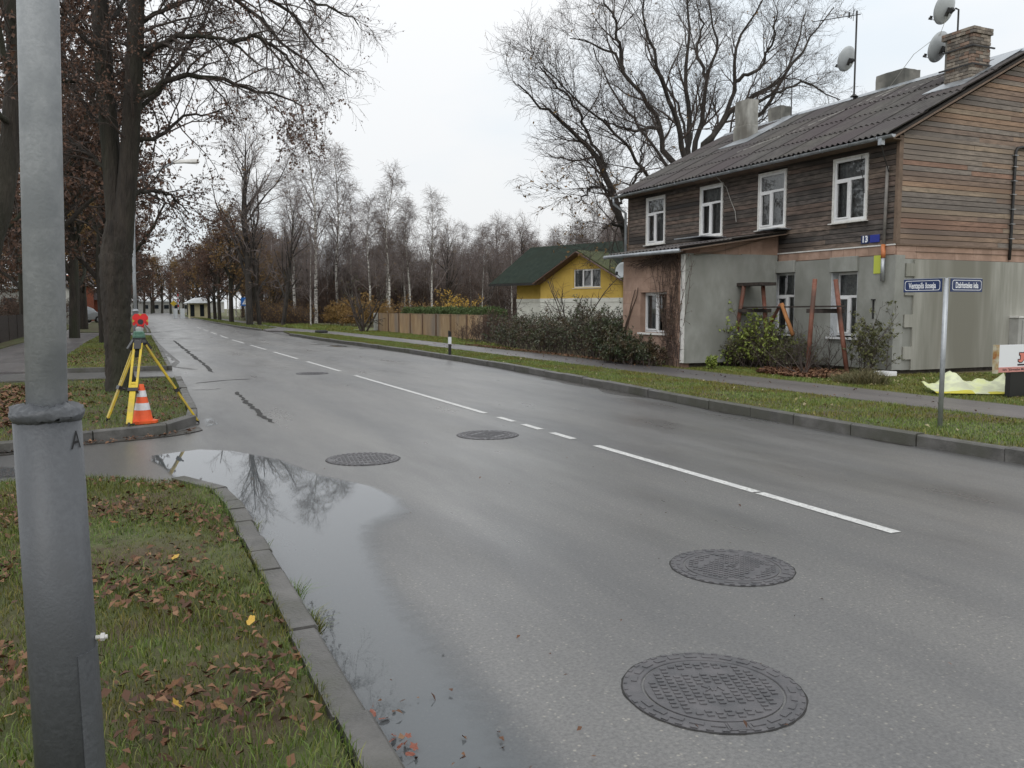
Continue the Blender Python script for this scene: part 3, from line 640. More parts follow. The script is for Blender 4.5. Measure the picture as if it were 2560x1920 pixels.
# ================================================================== STREET OBJECTS
# ---- manholes
def manhole(loc, rz, label, detail=True):
    t = thing('manhole_cover', (0, 0, 0), label, 'manhole', 'manhole covers in the road')
    mb = MB(); n = 72
    prof = [(.385, -.03), (.385, .004), (.375, .007), (.309, .007), (.305, .003), (.305, -.03)]
    mb.lathe((0, 0, 0), prof, n, cap=False); fr = mb.build('frame', M['castiron'], t); recalc(fr)
    mb = MB(); mb.lathe((0, 0, 0), [(.386, .0012), (.392, .0012)], n, cap=False)
    for i in range(n, 2 * n): k_ = 1 + random.uniform(-.006, .012); mb.v[i] = (mb.v[i][0] * k_, mb.v[i][1] * k_, mb.v[i][2])
    mb.build('dirt_seam', M['crack'], t)
    mb = MB(); mb.lathe((0, 0, 0), [(.290, -.012), (.310, -.012)], n, cap=False); mb.build('gap', M['crack'], t)
    mb = MB(); mb.lathe((0, 0, 0), [(.2945, -.03), (.2945, .005), (.2915, .007)], n); recalc(mb.build('cover', M['castiron'], t))
    def pads(nm, shapes, z0_, z1_):
        one = MB()
        for q in shapes:
            mb = MB() if detail else one
            mb.hexa([(x, y, z0_) for x, y in q] + [(x, y, z1_) for x, y in q])
            if detail: mb.build(nm, M['castiron'], t)
        if not detail: one.build(nm, M['castiron'], t)['kind'] = 'stuff'
    def ringpads(N_, r0, r1, w0, w1, skip=()):
        out = []
        for i in range(N_):
            if i in skip: continue
            a = 2 * math.pi * (i + .5) / N_; ca, sa = math.cos(a), math.sin(a); pt = lambda r, s: (r * ca - s * sa, r * sa + s * ca)
            out.append([pt(r0, -w0), pt(r1, -w1), pt(r1, w1), pt(r0, w0)])
        return out
    pads('rim_pad', ringpads(26, .325, .350, .027, .029, (0, 12, 13, 19)), .0065, .0105)
    pads('rim_tooth', ringpads(38, .367, .382, .014, .015), .0062, .0095)
    p = .0415; sq = []
    for i in range(-7, 8):
        for j in range(-9, 10):
            x = i * p; y = j * .0345 + (.017 if i % 2 else 0)
            if math.hypot(x, y) > .268 or (abs(x) < .125 and .145 < abs(y) < .205) or (abs(x) < .058 and abs(y) < .046): continue
            sq.append([(x - .0135, y - .0095), (x + .0135, y - .0095), (x + .0135, y + .0095), (x - .0135, y + .0095)])
    pads('tread_pad', sq, .0062, .0112)
    if True:
        text_obj('VK', .07, M['castiron'], frame_mtx((0, 0, .008), (-1, 0, 0), (0, -1, 0)), t, 'lettering', .003)
        mb = MB(); mb.box(-.05, .05, -.372, -.312, .0066, .0105); mb.box(-.042, -.036, -.366, -.318, .0105, .014); mb.box(.036, .042, -.366, -.318, .0105, .014); mb.build('hinge', M['castiron'], t)
    t.location = loc; t.rotation_euler = (0, 0, rz)
    return t
mh = manhole((2.2, 2.8, 0), R(-20), 'nearest round cast iron manhole cover at the bottom of the photo')
mh.scale = (.97, .97, 1); dup(mh, (3.38, 4.14, 0), R(28), .965, label='second nearest manhole cover, left of the near end of the white line')
mh2 = manhole((2.27, 8.8, 0), R(-8), 'manhole cover just beyond the long puddle', False) if True else dup(mh, (2.27, 8.8, 0), R(-8), label='manhole cover just beyond the long puddle')
dup(mh2, (4.14, 9.84, 0), R(35), label='manhole cover beside the short white dashes')
dup(mh2, (4.17, 20.94, 0), R(5), label='farthest manhole cover, left of the long dashes')

# ---- lamp posts
def lamp_post(loc, label, near=False, base=Z):
    t = thing('street_lamp', (0, 0, 0), label, 'street lamp', 'street lamps on the left side of the road')
    ns_ = 40 if near else 12
    mb = MB(); mb.tube([(-.0, 0, 0), (-.019, 0, 1.21)] if near else [(0, 0, 0), (0, 0, 1.38)], [.088, .083] if near else [.083, .083], ns_); o = mb.build('sleeve', M['sleeveshade'], t, True)
    if near: recalc(o)
    zt = 1.21 if near else 1.38; xt = -.019 if near else 0
    mb = MB()
    if near:
        rings = []
        for i in range(9):
            u = i / 8; z = zt - .012 + .045 * u; rr = .0835 + .008 * math.sin(math.pi * min(1, u * 1.2)) - (.03 * max(0, u - .8) / .2)
            rings.append((rr, z))
        mb.lathe((xt, 0, 0), rings, 48)
        for i, v in enumerate(mb.v):
            k = .0022 * math.sin(i * 1.9) + .0018 * math.sin(i * .37) + random.uniform(-.001, .001); dx = v[0] - xt
            mb.v[i] = (xt + dx * (1 + k * 9), v[1] * (1 + k * 9), v[2] + k * 1.8)
        o = mb.build('collar', M['sleeveshade'], t, True)
    else:
        mb.lathe((0, 0, 0), [(.083, zt - .01), (.095, zt), (.095, zt + .02), (.055, zt + .06)], 14); mb.build('collar', M['galv'], t, True)
    mb = MB(); mb.tube([(xt, 0, zt - .02), (xt + (.027 if near else 0), 0, 2.35), (xt + .03, 0, 3.75), (.08 if near else .1, 0, 5.1)], [.0505, .0495, .048, .045] if near else [.05, .048, .046, .04], ns_); mb.build('pole', M['galv'], t, True)
    mb = MB(); mb.tube([(.08, 0, 5.05), (.1, 0, 5.18), (.2, 0, 5.28), (1.27, 0, 5.86)], .036, 10); mb.build('arm', M['galv'], t, True)
    mb = MB(); mb.hexa([(1.2, -.09, 5.80), (1.95, -.12, 5.88), (1.95, .12, 5.88), (1.2, .09, 5.80), (1.2, -.05, 5.9), (1.9, -.08, 5.98), (1.9, .08, 5.98), (1.2, .05, 5.9)]); h_ = mb.build('lamp_head', M['whiteold'], t); bevel(h_, .03, 2)
    mb = MB(); mb.box(1.35, 1.85, -.08, .08, 5.835, 5.87); mb.build('lamp_glass', M['whiteold'], t)
    if near:
        # painted black capital A, clamp band edge and the hatch with its bolt
        mm = Matrix.Translation((0, 0, 0))
        A = text_obj('A', .07, M['black'], frame_mtx((0, 0, 0), (1, 0, 0), (0, 1, 0)), t, 'lettering_a', .0, xs=.8, bold=.0)
        # wrap the letter on the sleeve
        th0 = R(-36); rad = .0862
        for v in A.data.vertices:
            th = th0 + v.co.x / rad; zc = v.co.y + 1.145
            v.co = Vector((rad * math.cos(th) - .0185, rad * math.sin(th), zc)); 
        mb = MB(); n_ = 10; a0 = R(-62); a1 = R(14); rr = .0895
        for i in range(n_):
            a = a0 + (a1 - a0) * i / n_; b = a0 + (a1 - a0) * (i + 1) / n_
            for (ra, rb) in ((rr, rr),):
                mb.hexa([(.086 * math.cos(a), .086 * math.sin(a), .05), (.086 * math.cos(b), .086 * math.sin(b), .05), (rr * math.cos(b), rr * math.sin(b), .05), (rr * math.cos(a), rr * math.sin(a), .05),
                         (.083 * math.cos(a) - .010, .083 * math.sin(a), .56), (.083 * math.cos(b) - .010, .083 * math.sin(b), .56), (rr * math.cos(b) - .010, rr * math.sin(b), .56), (rr * math.cos(a) - .010, rr * math.sin(a), .56)])
        mb.build('hatch', M['sleeveshade'], t)
        mb = MB(); mb.tube([(.075, -.02, .585), (.105, -.025, .585)], .006, 8); mb.tube([(.088, -.022, .585), (.098, -.0235, .585)], .011, 6); mb.build('bolt', M['whiteold'], t)
    t.location = loc
    return t
lamp_post((-.176, 2.6, Z - .02), 'large grey lamp post marked A, cut off by the frame at the near left', True)
lp = lamp_post((.36, 28, Z), 'grey lamp post with its arm over the road, right behind the big linden trunk')
dup(lp, (.72, 54, Z), 0, .97, 'second lamp post beyond the linden, with a curved top'); dup(lp, (1.0, 80, Z), 0, 1, 'third lamp post beyond the linden, head low over the road')
dup(lp, (1.2, 106, Z), 0, 1, 'fourth lamp post beyond the linden'); dup(lp, (1.5, 134, Z), 0, 1, 'farthest lamp post of the left row')

# ---- survey tripod with target
def survey_tripod():
    hx, hy, hz = .19, 12.42, 1.16
    t = thing('survey_tripod', (hx, hy, Z), 'yellow survey tripod standing on the kerb corner beside the road', 'tripod')
    feet = [((.02, 11.55, .12), 0), ((-.24, 12.3, .12), 1), ((.92, 12.52, 0.0), 2)]
    for (fx, fy, fz), k in feet:
        top = Vector((hx + (fx - hx) * .07, hy + (fy - hy) * .07, hz - .01)); ft = Vector((fx, fy, fz)); d = ft - top
        side = d.cross(Vector((0, 0, 1))).normalized()
        if side.dot(Vector((1, -.4, 0))) < 0: side = -side
        mid = top + d * .58; lo0 = top + d * .52
        root_ = thing  # noqa
        mb = MB()
        if k == 1: mb.beam(top - side * .045, mid - side * .038, .028, .022, up=d.cross(side)); mb.beam(top + side * .045, mid + side * .038, .028, .022, up=d.cross(side))
        else: mb.beam(top - side * .045, mid - side * .04, .028, .022, up=d.cross(side)); mb.beam(top + side * .045, mid + side * .04, .028, .022, up=d.cross(side))
        mb.beam(top + d * .50 - side * .05, top + d * .50 + side * .05, .02, .03, up=d)
        # lower leg: flat yellow board, then taper
        mb.beam(lo0, top + d * .965, .07, .024, up=d.cross(side))
        leg = mb.build('leg', M['yellow'], t)
        mb = MB(); mb.beam(mid - side * .062, mid + side * .062, .045, .05, up=d); mb.tube([mid + side * .05, mid + side * .05 + d.cross(side).normalized() * -.06], .012, 8); mb.build('clamp', M['black'], leg)
        mb = MB(); mb.tube([top + d * .955, ft], [.022, .006], 8); mb.beam(top + d * .965, top + d * .965 + side * .07, .03, .012); mb.build('foot_spike', M['black'], leg)
    mb = MB(); mb.lathe((hx, hy, hz), [(.10, -.05), (.105, -.02), (.085, .02), (.085, .045)], 12)
    for (fx, fy, fz), k in feet:
        d = Vector((fx - hx, fy - hy, 0)).normalized(); a = Vector((hx, hy, hz)) + d * .05; mb.beam(a + Vector((0, 0, .02)), a + d * .085 + Vector((0, 0, -.11)), .085, .05)
    mb.build('tripod_head', M['black'], t)
    mb = MB(); mb.lathe((hx, hy, hz + .045), [(.075, 0), (.08, .02), (.08, .035), (.06, .04), (.065, .075), (.055, .085)], 16)
    for i in range(3):
        a = R(90 + 120 * i); mb.tube([(hx + .062 * math.cos(a), hy + .062 * math.sin(a), hz + .05), (hx + .062 * math.cos(a), hy + .062 * math.sin(a), hz + .115)], .018, 10)
    mb.build('tribrach', M['greenmetal'], t)
    mb = MB(); mb.lathe((hx + .01, hy, hz + .13), [(.045, 0), (.05, .04), (.03, .06), (.016, .07), (.016, .13)], 16); mb.build('carrier', M['greymetal'], t)
    # prism target: red plate, round red housing with dark prism, yellow wedges; faces the camera side (-Y)
    c = Vector((hx + .025, hy, 1.435)); K = .78
    mb = MB(); out = [(-.122, -.085), (-.085, -.085), (-.072, -.05), (.072, -.05), (.085, -.085), (.122, -.085), (.125, .06), (.085, .11), (-.085, .11), (-.125, .06)]
    n = len(out); A = [(c.x + x * K, c.y + .008, c.z + z * K) for x, z in out]; B = [(c.x + x * K, c.y, c.z + z * K) for x, z in out]
    mb.add(B + A, [tuple(range(n)), tuple(range(n, 2 * n))[::-1]] + [(i, n + i, n + (i + 1) % n, (i + 1) % n) for i in range(n)]); o = mb.build('target_plate', M['red'], t); recalc(o)
    mb = MB(); mb.tube([(c.x, c.y - .045, c.z - .02), (c.x, c.y + .04, c.z - .02)], [.058, .05], 20); mb.tube([(c.x, c.y - .012, c.z - .07), (c.x, c.y + .012, c.z - .07)], .045, 16); mb.build('prism_housing', M['red'], t)
    mb = MB(); mb.tube([(c.x, c.y - .049, c.z - .02), (c.x, c.y - .044, c.z - .02)], .036, 20); mb.build('prism', M['carglass'], t)
    for tri in ([(-.03, .11), (.03, .11), (0, .075)], [(-.123, -.04), (-.124, .02), (-.088, -.01)], [(.123, -.04), (.124, .02), (.088, -.01)]):
        mb = MB(); A = [(c.x + x * K, c.y - .004, c.z + z * K) for x, z in tri]; B = [(c.x + x * K, c.y - .0005, c.z + z * K) for x, z in tri]
        mb.add(A + B, [(0, 1, 2), (5, 4, 3), (0, 3, 4, 1), (1, 4, 5, 2), (2, 5, 3, 0)]); mb.build('yellow_wedge', M['yellow'], t)
    return t
survey_tripod()
# ---- traffic cone
ct = thing('traffic_cone', (.19, 11.95, Z), 'orange and white traffic cone under the survey tripod', 'cone')
def cone_r(z): return .125 - (.125 - .028) * (z - .03) / .47
mb = MB(); q = .155; ch = .05
pl_ = [(-q, -q + ch), (-q + ch, -q), (q - ch, -q), (q, -q + ch), (q, q - ch), (q - ch, q), (-q + ch, q), (-q, q - ch)]
cc = R(20); pl_ = [(x * math.cos(cc) - y * math.sin(cc) + .19, x * math.sin(cc) + y * math.cos(cc) + 11.95) for x, y in pl_]
mb.prism(pl_, Z, Z + .035); recalc(mb.build('base', M['orange'], ct))
zs = [(.03, .17, 'orange'), (.17, .26, 'conewhite'), (.26, .34, 'orange'), (.34, .42, 'conewhite'), (.42, .50, 'orange')]
for a, b, m_ in zs:
    mb = MB(); k_ = .002 if m_ == 'conewhite' else 0; mb.lathe((.19, 11.95, Z), [(cone_r(a) + k_, a), (cone_r(b) + k_, b)], 28); mb.build('reflective_band' if m_ == 'conewhite' else 'body', M[m_], ct, False)

# ---- street name sign
t = thing('street_sign', (9.36, 7.5, Z), 'grey post with two dark blue street name plates meeting at a corner', 'street sign')
mb = MB(); mb.tube([(9.36, 7.5, 0), (9.36, 7.5, 1.97)], .03, 16); mb.build('post', M['galvlight'], t, True)
def blade(dx, dy, text, nx, ny, xdir):
    a = Vector((9.36, 7.5, 0)) + Vector((nx, ny, 0)) * .033; d = Vector((dx, dy, 0)); nn = Vector((nx, ny, 0))
    mb = MB(); p0 = a + d * .03; p1 = a + d * .60
    z0, z1 = 1.80, 1.965
    mb.hexa([p0 + Vector((0, 0, z0)), p1 + Vector((0, 0, z0)), p1 + nn * .012 + Vector((0, 0, z0)), p0 + nn * .012 + Vector((0, 0, z0)), p0 + Vector((0, 0, z1)), p1 + Vector((0, 0, z1)), p1 + nn * .012 + Vector((0, 0, z1)), p0 + nn * .012 + Vector((0, 0, z1))])
    pl = mb.build('name_plate', M['blue'], t); recalc(pl)
    mb = MB(); f = nn * .0135; th = .007
    u0, u1, v0, v1 = .05, .58, 1.82, 1.947
    if True:
        pts = []
        cr_ = .03
        for (cu, cv, s0) in ((u1 - cr_, v1 - cr_, 0), (u0 + cr_, v1 - cr_, 90), (u0 + cr_, v0 + cr_, 180), (u1 - cr_, v0 + cr_, 270)):
            for k in range(5):
                an = R(s0 + 90 * k / 4); pts.append((cu + cr_ * math.cos(an), cv + cr_ * math.sin(an)))
        n = len(pts); cu = (u0 + u1) / 2; cv = (v0 + v1) / 2
        inner = [(cu + (u - cu) * (1 - th / .26), cv + (v - cv) * (1 - th / .064)) for u, v in pts]
        mb.add([a + d * u + f + Vector((0, 0, v)) for u, v in pts] + [a + d * u + f + Vector((0, 0, v)) for u, v in inner], [(i, (i + 1) % n, n + (i + 1) % n, n + i) for i in range(n)])
    mb.build('plate_border', M['signwhite'], pl)
    xd = Vector(xdir); c = a + d * .315 + nn * .0138 + Vector((0, 0, 1.880))
    text_obj(text, .104, M['signwhite'], frame_mtx(c, xd, (0, 0, 1)), pl, 'lettering', .0008, bold=.0022, fit=.41)
    mb = MB(); q0 = a + d * .0 + nn * -.004; q1 = a + d * .60 + nn * -.004; mb.beam(q0 + Vector((0, 0, 1.972)), q1 + Vector((0, 0, 1.972)), .02, .01); mb.build('plate_rail', M['galvlight'], pl)
blade(0, 1, 'Ventspils šoseja', -1, 0, (0, -1, 0))
blade(1, 0, 'Dzirksteles iela', 0, -1, (1, 0, 0))

# ---- advertising board at the right edge
t = thing('sign_board', (14.0, 9.5, Z), 'white board with rusty edge and pink strip on a black stand', 'sign')
mb = MB(); mb.box(13.17, 14.9, 9.5, 9.56, .53, .985); mb.build('panel', M['signwhite'], t)
mb = MB(); mb.box(13.12, 13.168, 9.49, 9.57, .515, .99); mb.build('rusty_frame', M['rustedge'], t)
mb = MB(); mb.box(13.17, 14.9, 9.494, 9.499, .53, .615); mb.build('pink_strip', M['pinkpaint'], t)
mb = MB(); mb.box(13.53, 14.7, 9.53, 9.62, Z - .02, .53); mb.build('stand', M['black'], t)
text_obj('SIA "Jūrmalas Me', .05, M['darkprint'], frame_mtx((13.27, 9.4925, .572), (1, 0, 0), (0, 0, 1)), t, 'lettering', .0008, bold=.0006, align='LEFT', fit=.56)
def flat(pts, y, nm, m):
    mb = MB(); n = len(pts); mb.add([(x, y, z) for x, z in pts] + [(x, y + .001, z) for x, z in pts], [tuple(range(n)), tuple(range(n, 2 * n))[::-1]] + [(i, n + i, n + (i + 1) % n, (i + 1) % n) for i in range(n)]); recalc(mb.build(nm, M[m], t))
flat([(13.645, .70), (13.70, .675), (13.76, .68), (13.80, .71), (13.82, .76), (13.82, .86), (13.67, .86), (13.67, .80), (13.70, .80), (13.70, .745), (13.645, .745)], 9.4975, 'letter_outline', 'darkprint')
flat([(13.662, .712), (13.705, .69), (13.755, .697), (13.787, .722), (13.803, .765), (13.803, .845), (13.687, .845), (13.687, .815), (13.717, .815), (13.717, .730), (13.662, .732)], 9.4955, 'letter', 'salmon')
mb = MB(); mb.box(13.645, 14.3, 9.496, 9.499, .635, .662); mb.build('underline', M['darkprint'], t)

# ---- yellow sheet on the grass
gx, gy = np.meshgrid(np.linspace(0, 1, 30), np.linspace(0, 1, 14))
def tp(u, v):
    x = 12.75 + 1.15 * u + .35 * v; y = 10.3 - .75 * u + .62 * v
    z = Z + .015 + v * (.05 + .22 * math.exp(-((u - .33) / .13) ** 2) + .30 * max(0, u - .55) ** 1.0 * 1.4) * (1 - .3 * math.sin(u * 9)) + .05 * abs(math.sin(u * 9 + v * 5)) * v + .04 * abs(math.sin(v * 8 - u * 13)) * v + random.uniform(0, .022) * v
    return (x, y, max(Z + .01, z))
V = [tp(u, v) for u, v in zip(gx.ravel(), gy.ravel())]; F = [(j * 30 + i, j * 30 + i + 1, (j + 1) * 30 + i + 1, (j + 1) * 30 + i) for j in range(13) for i in range(29)]
o = mesh_obj('plastic_sheet', V, F, [M['tarp'], M['tarpunder']], mi=[1 if (f // 29) < 2 and not (12 < f % 29 < 18) else 0 for f in range(len(F))], smooth=True, org=(13.3, 10, Z))
md = o.modifiers.new('s', 'SOLIDIFY'); md.thickness = .006
tag(o, 'crumpled pale yellow sheet lying on the grass by the house', 'plastic sheet')

# ---- small road furniture
t = thing('marker_post', (9.24, 24.98, Z), 'short black and white marker post on the right verge', 'marker post')
mb = MB(); mb.box(9.20, 9.28, 24.95, 25.01, Z - .02, .48); mb.build('lower_post', M['iron'], t)
mb = MB(); mb.box(9.197, 9.283, 24.947, 25.013, .48, .70); mb.build('white_band', M['signwhite'], t)
mb = MB(); mb.box(9.197, 9.283, 24.947, 25.013, .70, .84); mb.hexa([(9.197, 24.947, .84), (9.283, 24.947, .84), (9.283, 25.013, .84), (9.197, 25.013, .84), (9.2, 24.95, .90), (9.24, 24.95, .88), (9.24, 25.01, .88), (9.2, 25.01, .90)]); mb.build('black_top', M['black'], t)
t = thing('pedestrian_sign', (10.4, 81.5, Z), 'blue pedestrian crossing sign on a thin pole', 'road sign')
mb = MB(); mb.tube([(10.35, 81.5, 0), (10.25, 81.5, 2.55)], .04, 8); mb.build('pole', M['galvlight'], t)
mb = MB(); mb.box(9.88, 10.62, 81.42, 81.45, 1.78, 2.53); pb = mb.build('sign_face', M['signblue'], t)
mb = MB(); mb.add([(10.25 + x, 81.41, 2.14 + z) for x, z in ((-.27, -.23), (.27, -.23), (0, .27))], [(0, 1, 2)]); mb.build('white_triangle', M['signwhite'], pb)
mb = MB(); mb.beam((10.22, 81.405, 2.12), (10.12, 81.405, 1.93), .01, .05, up=(0, 1, 0)); mb.beam((10.27, 81.405, 2.12), (10.36, 81.405, 1.93), .05, .01); mb.beam((10.25, 81.405, 2.26), (10.25, 81.405, 2.10), .06, .01); mb.lathe((10.25, 81.4, 2.28), [(.03, 0), (.03, .05)], 8); mb.build('pictogram', M['black'], pb)
t = thing('tyre', (10.93, 51.9, Z), 'black half buried tyre on the edge of the far footpath', 'tyre')
mb = MB(); mb.lathe((10.93, 51.9, Z - .06), [(.22, 0), (.36, .02), (.40, .1), (.36, .18), (.22, .2)], 20, cap=False); recalc(mb.build('tread', M['tyre'], t)); 
mb = MB(); mb.lathe((10.93, 51.9, Z - .06), [(.215, .01), (.215, .1)], 20); mb.build('rim', M['iron'], t)

# ================================================================== OLD WOODEN HOUSE
H = thing('apartment_house', (15.8, 14.0, Z), 'two storey house with weathered board upper floor and grey rendered ground floor', 'house')
FAC = Plane((15.8, 0, 0), (0, 1, 0), (-1, 0, 0)); GAB = Plane((0, 14.0, 0), (1, 0, 0), (0, -1, 0))
AF = Plane((12.8, 0, 0), (0, 1, 0), (-1, 0, 0)); AS = Plane((0, 17.75, 0), (1, 0, 0), (0, -1, 0))
YN, YF, XW, XE = 14.0, 25.1, 15.8, 24.2
UW = [(22.99, 23.97, 3.68, 5.12), (20.13, 21.10, 3.70, 5.12), (17.55, 18.53, 3.72, 5.14), (14.88, 15.85, 3.67, 5.11)]
LW = [(17.05, 17.95, .93, 2.5), (14.99, 15.80, .90, 2.45)]
GW = [(20.43, 21.35, 3.80, 5.0)]; GLW = [(21.2, 22.1, .95, 2.35)]
# core and foundation
mb = MB(); mb.box(XW + .12, XE - .1, YN + .12, YF - .05, -.05, .3); mb.build('foundation', M['rubble'], H)
mb = MB()
FAC.wall(mb, YN + .05, YF, 2.6, 5.42, -.25, -.02, [(a, b, c, d) for a, b, c, d in UW])
GAB.wall(mb, XW + .05, XE, 2.6, 5.42, -.25, -.02, GW)
P_ = GAB.p
for z in (5.42,):
    mb.hexa([GAB.p(XW + .05, z, -.02), GAB.p(XE - .05, z, -.02), GAB.p(XE - .05, z, -.2), GAB.p(XW + .05, z, -.2), GAB.p(19.95, 7.48, -.02), GAB.p(20.05, 7.48, -.02), GAB.p(20.05, 7.48, -.2), GAB.p(19.95, 7.48, -.2)])
mb.box(XE - .05, XE + .0, YN + .1, YF, .2, 5.4); mb.box(XW + .1, XE, YF - .05, YF, .2, 5.4)
mb.hexa([(XW + .05, YF, 5.4), (XE - .05, YF, 5.4), (XE - .05, YF - .1, 5.4), (XW + .05, YF - .1, 5.4), (19.95, YF, 7.48), (20.05, YF, 7.48), (20.05, YF - .1, 7.48), (19.95, YF - .1, 7.48)])
mb.box(XW + 1.3, XE - .1, YN + 1.3, YF - .3, 2.85, 2.9)
recalc(mb.build('inner_wall', M['core'], H))
# ground-floor render (street side and gable)
mb = MB(); FAC.wall(mb, YN - .08, 17.75, .20, 2.78, -.22, .07, LW); recalc(mb.build('rendered_wall', M['plaster'], H))
mb = MB(); GAB.wall(mb, XW + .22, XE, .19, 2.70, -.2, .04, GLW); recalc(mb.build('rendered_wall', M['plaster'], H))
mb = MB(); GAB.wall(mb, 16.33, XE, .185, 2.69, .0401, .085, GLW)
for z in (2.60, 1.95 + .22, 1.44 + .01, .72): GAB.box(mb, 16.07, 16.33, z - .29, z, .0401, .085)
recalc(mb.build('insulation_panel', M['plaster2'], H))
# window surrounds of the ground floor
for (a, b, c, d) in LW:
    mb = MB(); FAC.box(mb, a - .02, b + .02, d + .005, 2.81, .071, .14); bevel(mb.build('lintel', M['plaster'], H), .008, 1)
    mb = MB(); FAC.box(mb, b - .016, b - .002, c + .002, d - .002, -.138, .072); FAC.box(mb, a + .002, a + .012, c + .002, d - .002, -.138, .068); mb.build('window_reveal', M['reveal'], H)
# pink block course
z0, z1 = 2.80, 3.0
mb = MB(); FAC.box(mb, YN, 17.74, 2.7, 3.0, -.2, -.002); GAB.box(mb, XW + .2, XE, 2.7, 3.0, -.2, -.002); mb.build('mortar', M['joint'], H)
u = YN + .0
while u < 17.7:
    w = .37; mb = MB(); FAC.box(mb, u + .004, min(17.73, u + w), z0 + .0, z1 - .006, -.05, random.uniform(.02, .026)); mb.build('block', M['pink'], H); u += w + .006
u = XW + .02
while u < XE:
    w = .62; mb = MB(); GAB.box(mb, u + .003, min(XE, u + w), 2.71, 2.862, -.05, random.uniform(.018, .020)); mb.build('block', M['pink'], H)
    mb = MB(); GAB.box(mb, u + .003, min(XE, u + w), 2.868, z1 - .004, -.05, random.uniform(.012, .014)); mb.build('block', M['pink'], H); u += w + .004
for pl_, a, b in ((FAC, YN - .02, YF), (GAB, XW - .02, XE)):
    mb = MB(); pl_.box(mb, a, b, 3.0, 3.03, -.02, .045); mb.build('drip_board', M['whiteold'] if pl_ is FAC else M['trim'], H)
mb = MB(); GAB.box(mb, 16.4, XE, 2.862, 2.874, .0, .035); mb.build('drip_board', M['trim'], H)
# horizontal weather boards
PITCH = .1165
def boards(pl_, u0f, u1f, v0, v1, holes, m, lmin=1.3, lmax=3.6, n1=.022):
    v = v0
    while v < v1 - .02:
        h = PITCH - .012; a0, b0 = u0f(v), u1f(v); a1, b1 = u0f(v + h), u1f(v + h)
        if b1 - a1 < .1: break
        cuts = [(hh[0] - .06, hh[1] + .06) for hh in holes if hh[2] - .05 < v + h * .5 < hh[3] + .06]
        iv = [(a0, b0)]
        for c0, c1 in cuts:
            nv = []
            for a, b in iv:
                if c0 > a and c1 < b: nv += [(a, c0), (c1, b)]
                elif c0 <= a < c1 < b: nv.append((c1, b))
                elif a < c0 < b <= c1: nv.append((a, c0))
                elif b <= c0 or a >= c1: nv.append((a, b))
            iv = nv
        for a, b in iv:
            s = a
            while s < b - .01:
                e = s + random.uniform(lmin, lmax)
                if b - e < .8: e = b
                mb = MB(); P = pl_.p; t0 = n1 + random.uniform(-.002, .003); t1 = t0 - .009
                da = (a1 - a0) if abs(s - a0) < 1e-6 else 0; db = (b1 - b0) if abs(e - b0) < 1e-6 else 0
                e_ = e - (.004 if e < b else 0)
                mb.hexa([P(s, v, -.02), P(e_, v, -.02), P(e_, v, t0), P(s, v, t0), P(s + da, v + h, -.02), P(e_ + db, v + h, -.02), P(e_ + db, v + h, t1), P(s + da, v + h, t1)])
                recalc(mb.build('board', m, H)); s = e
        v += PITCH
boards(FAC, lambda v: YN + .05, lambda v: YF - .02, 3.035, 5.36, UW, M['boardf'])
boards(GAB, lambda v: XW + .10, lambda v: XE, 3.035, 5.44, GW, M['boardg'], 2, 4.5)
sl = .514
boards(GAB, lambda v: max(XW + .1, 15.42 + (v - 5.33 + .13) / sl), lambda v: 24.6 - (v - 5.33 + .13) / sl, 5.445, 7.5, [], M['boardg'], 2, 4.5)
mb = MB(); GAB.box(mb, XW - .028, XW + .09, 3.035, 5.40, -.05, .035); FAC.box(mb, YN - .034, YN + .045, 3.035, 5.40, -.05, .034); mb.build('corner_board', M['trim'], H)
mb = MB(); FAC.box(mb, YF - .02, YF + .03, 3.0, 5.36, -.05, .035); mb.build('corner_board', M['trim'], H)

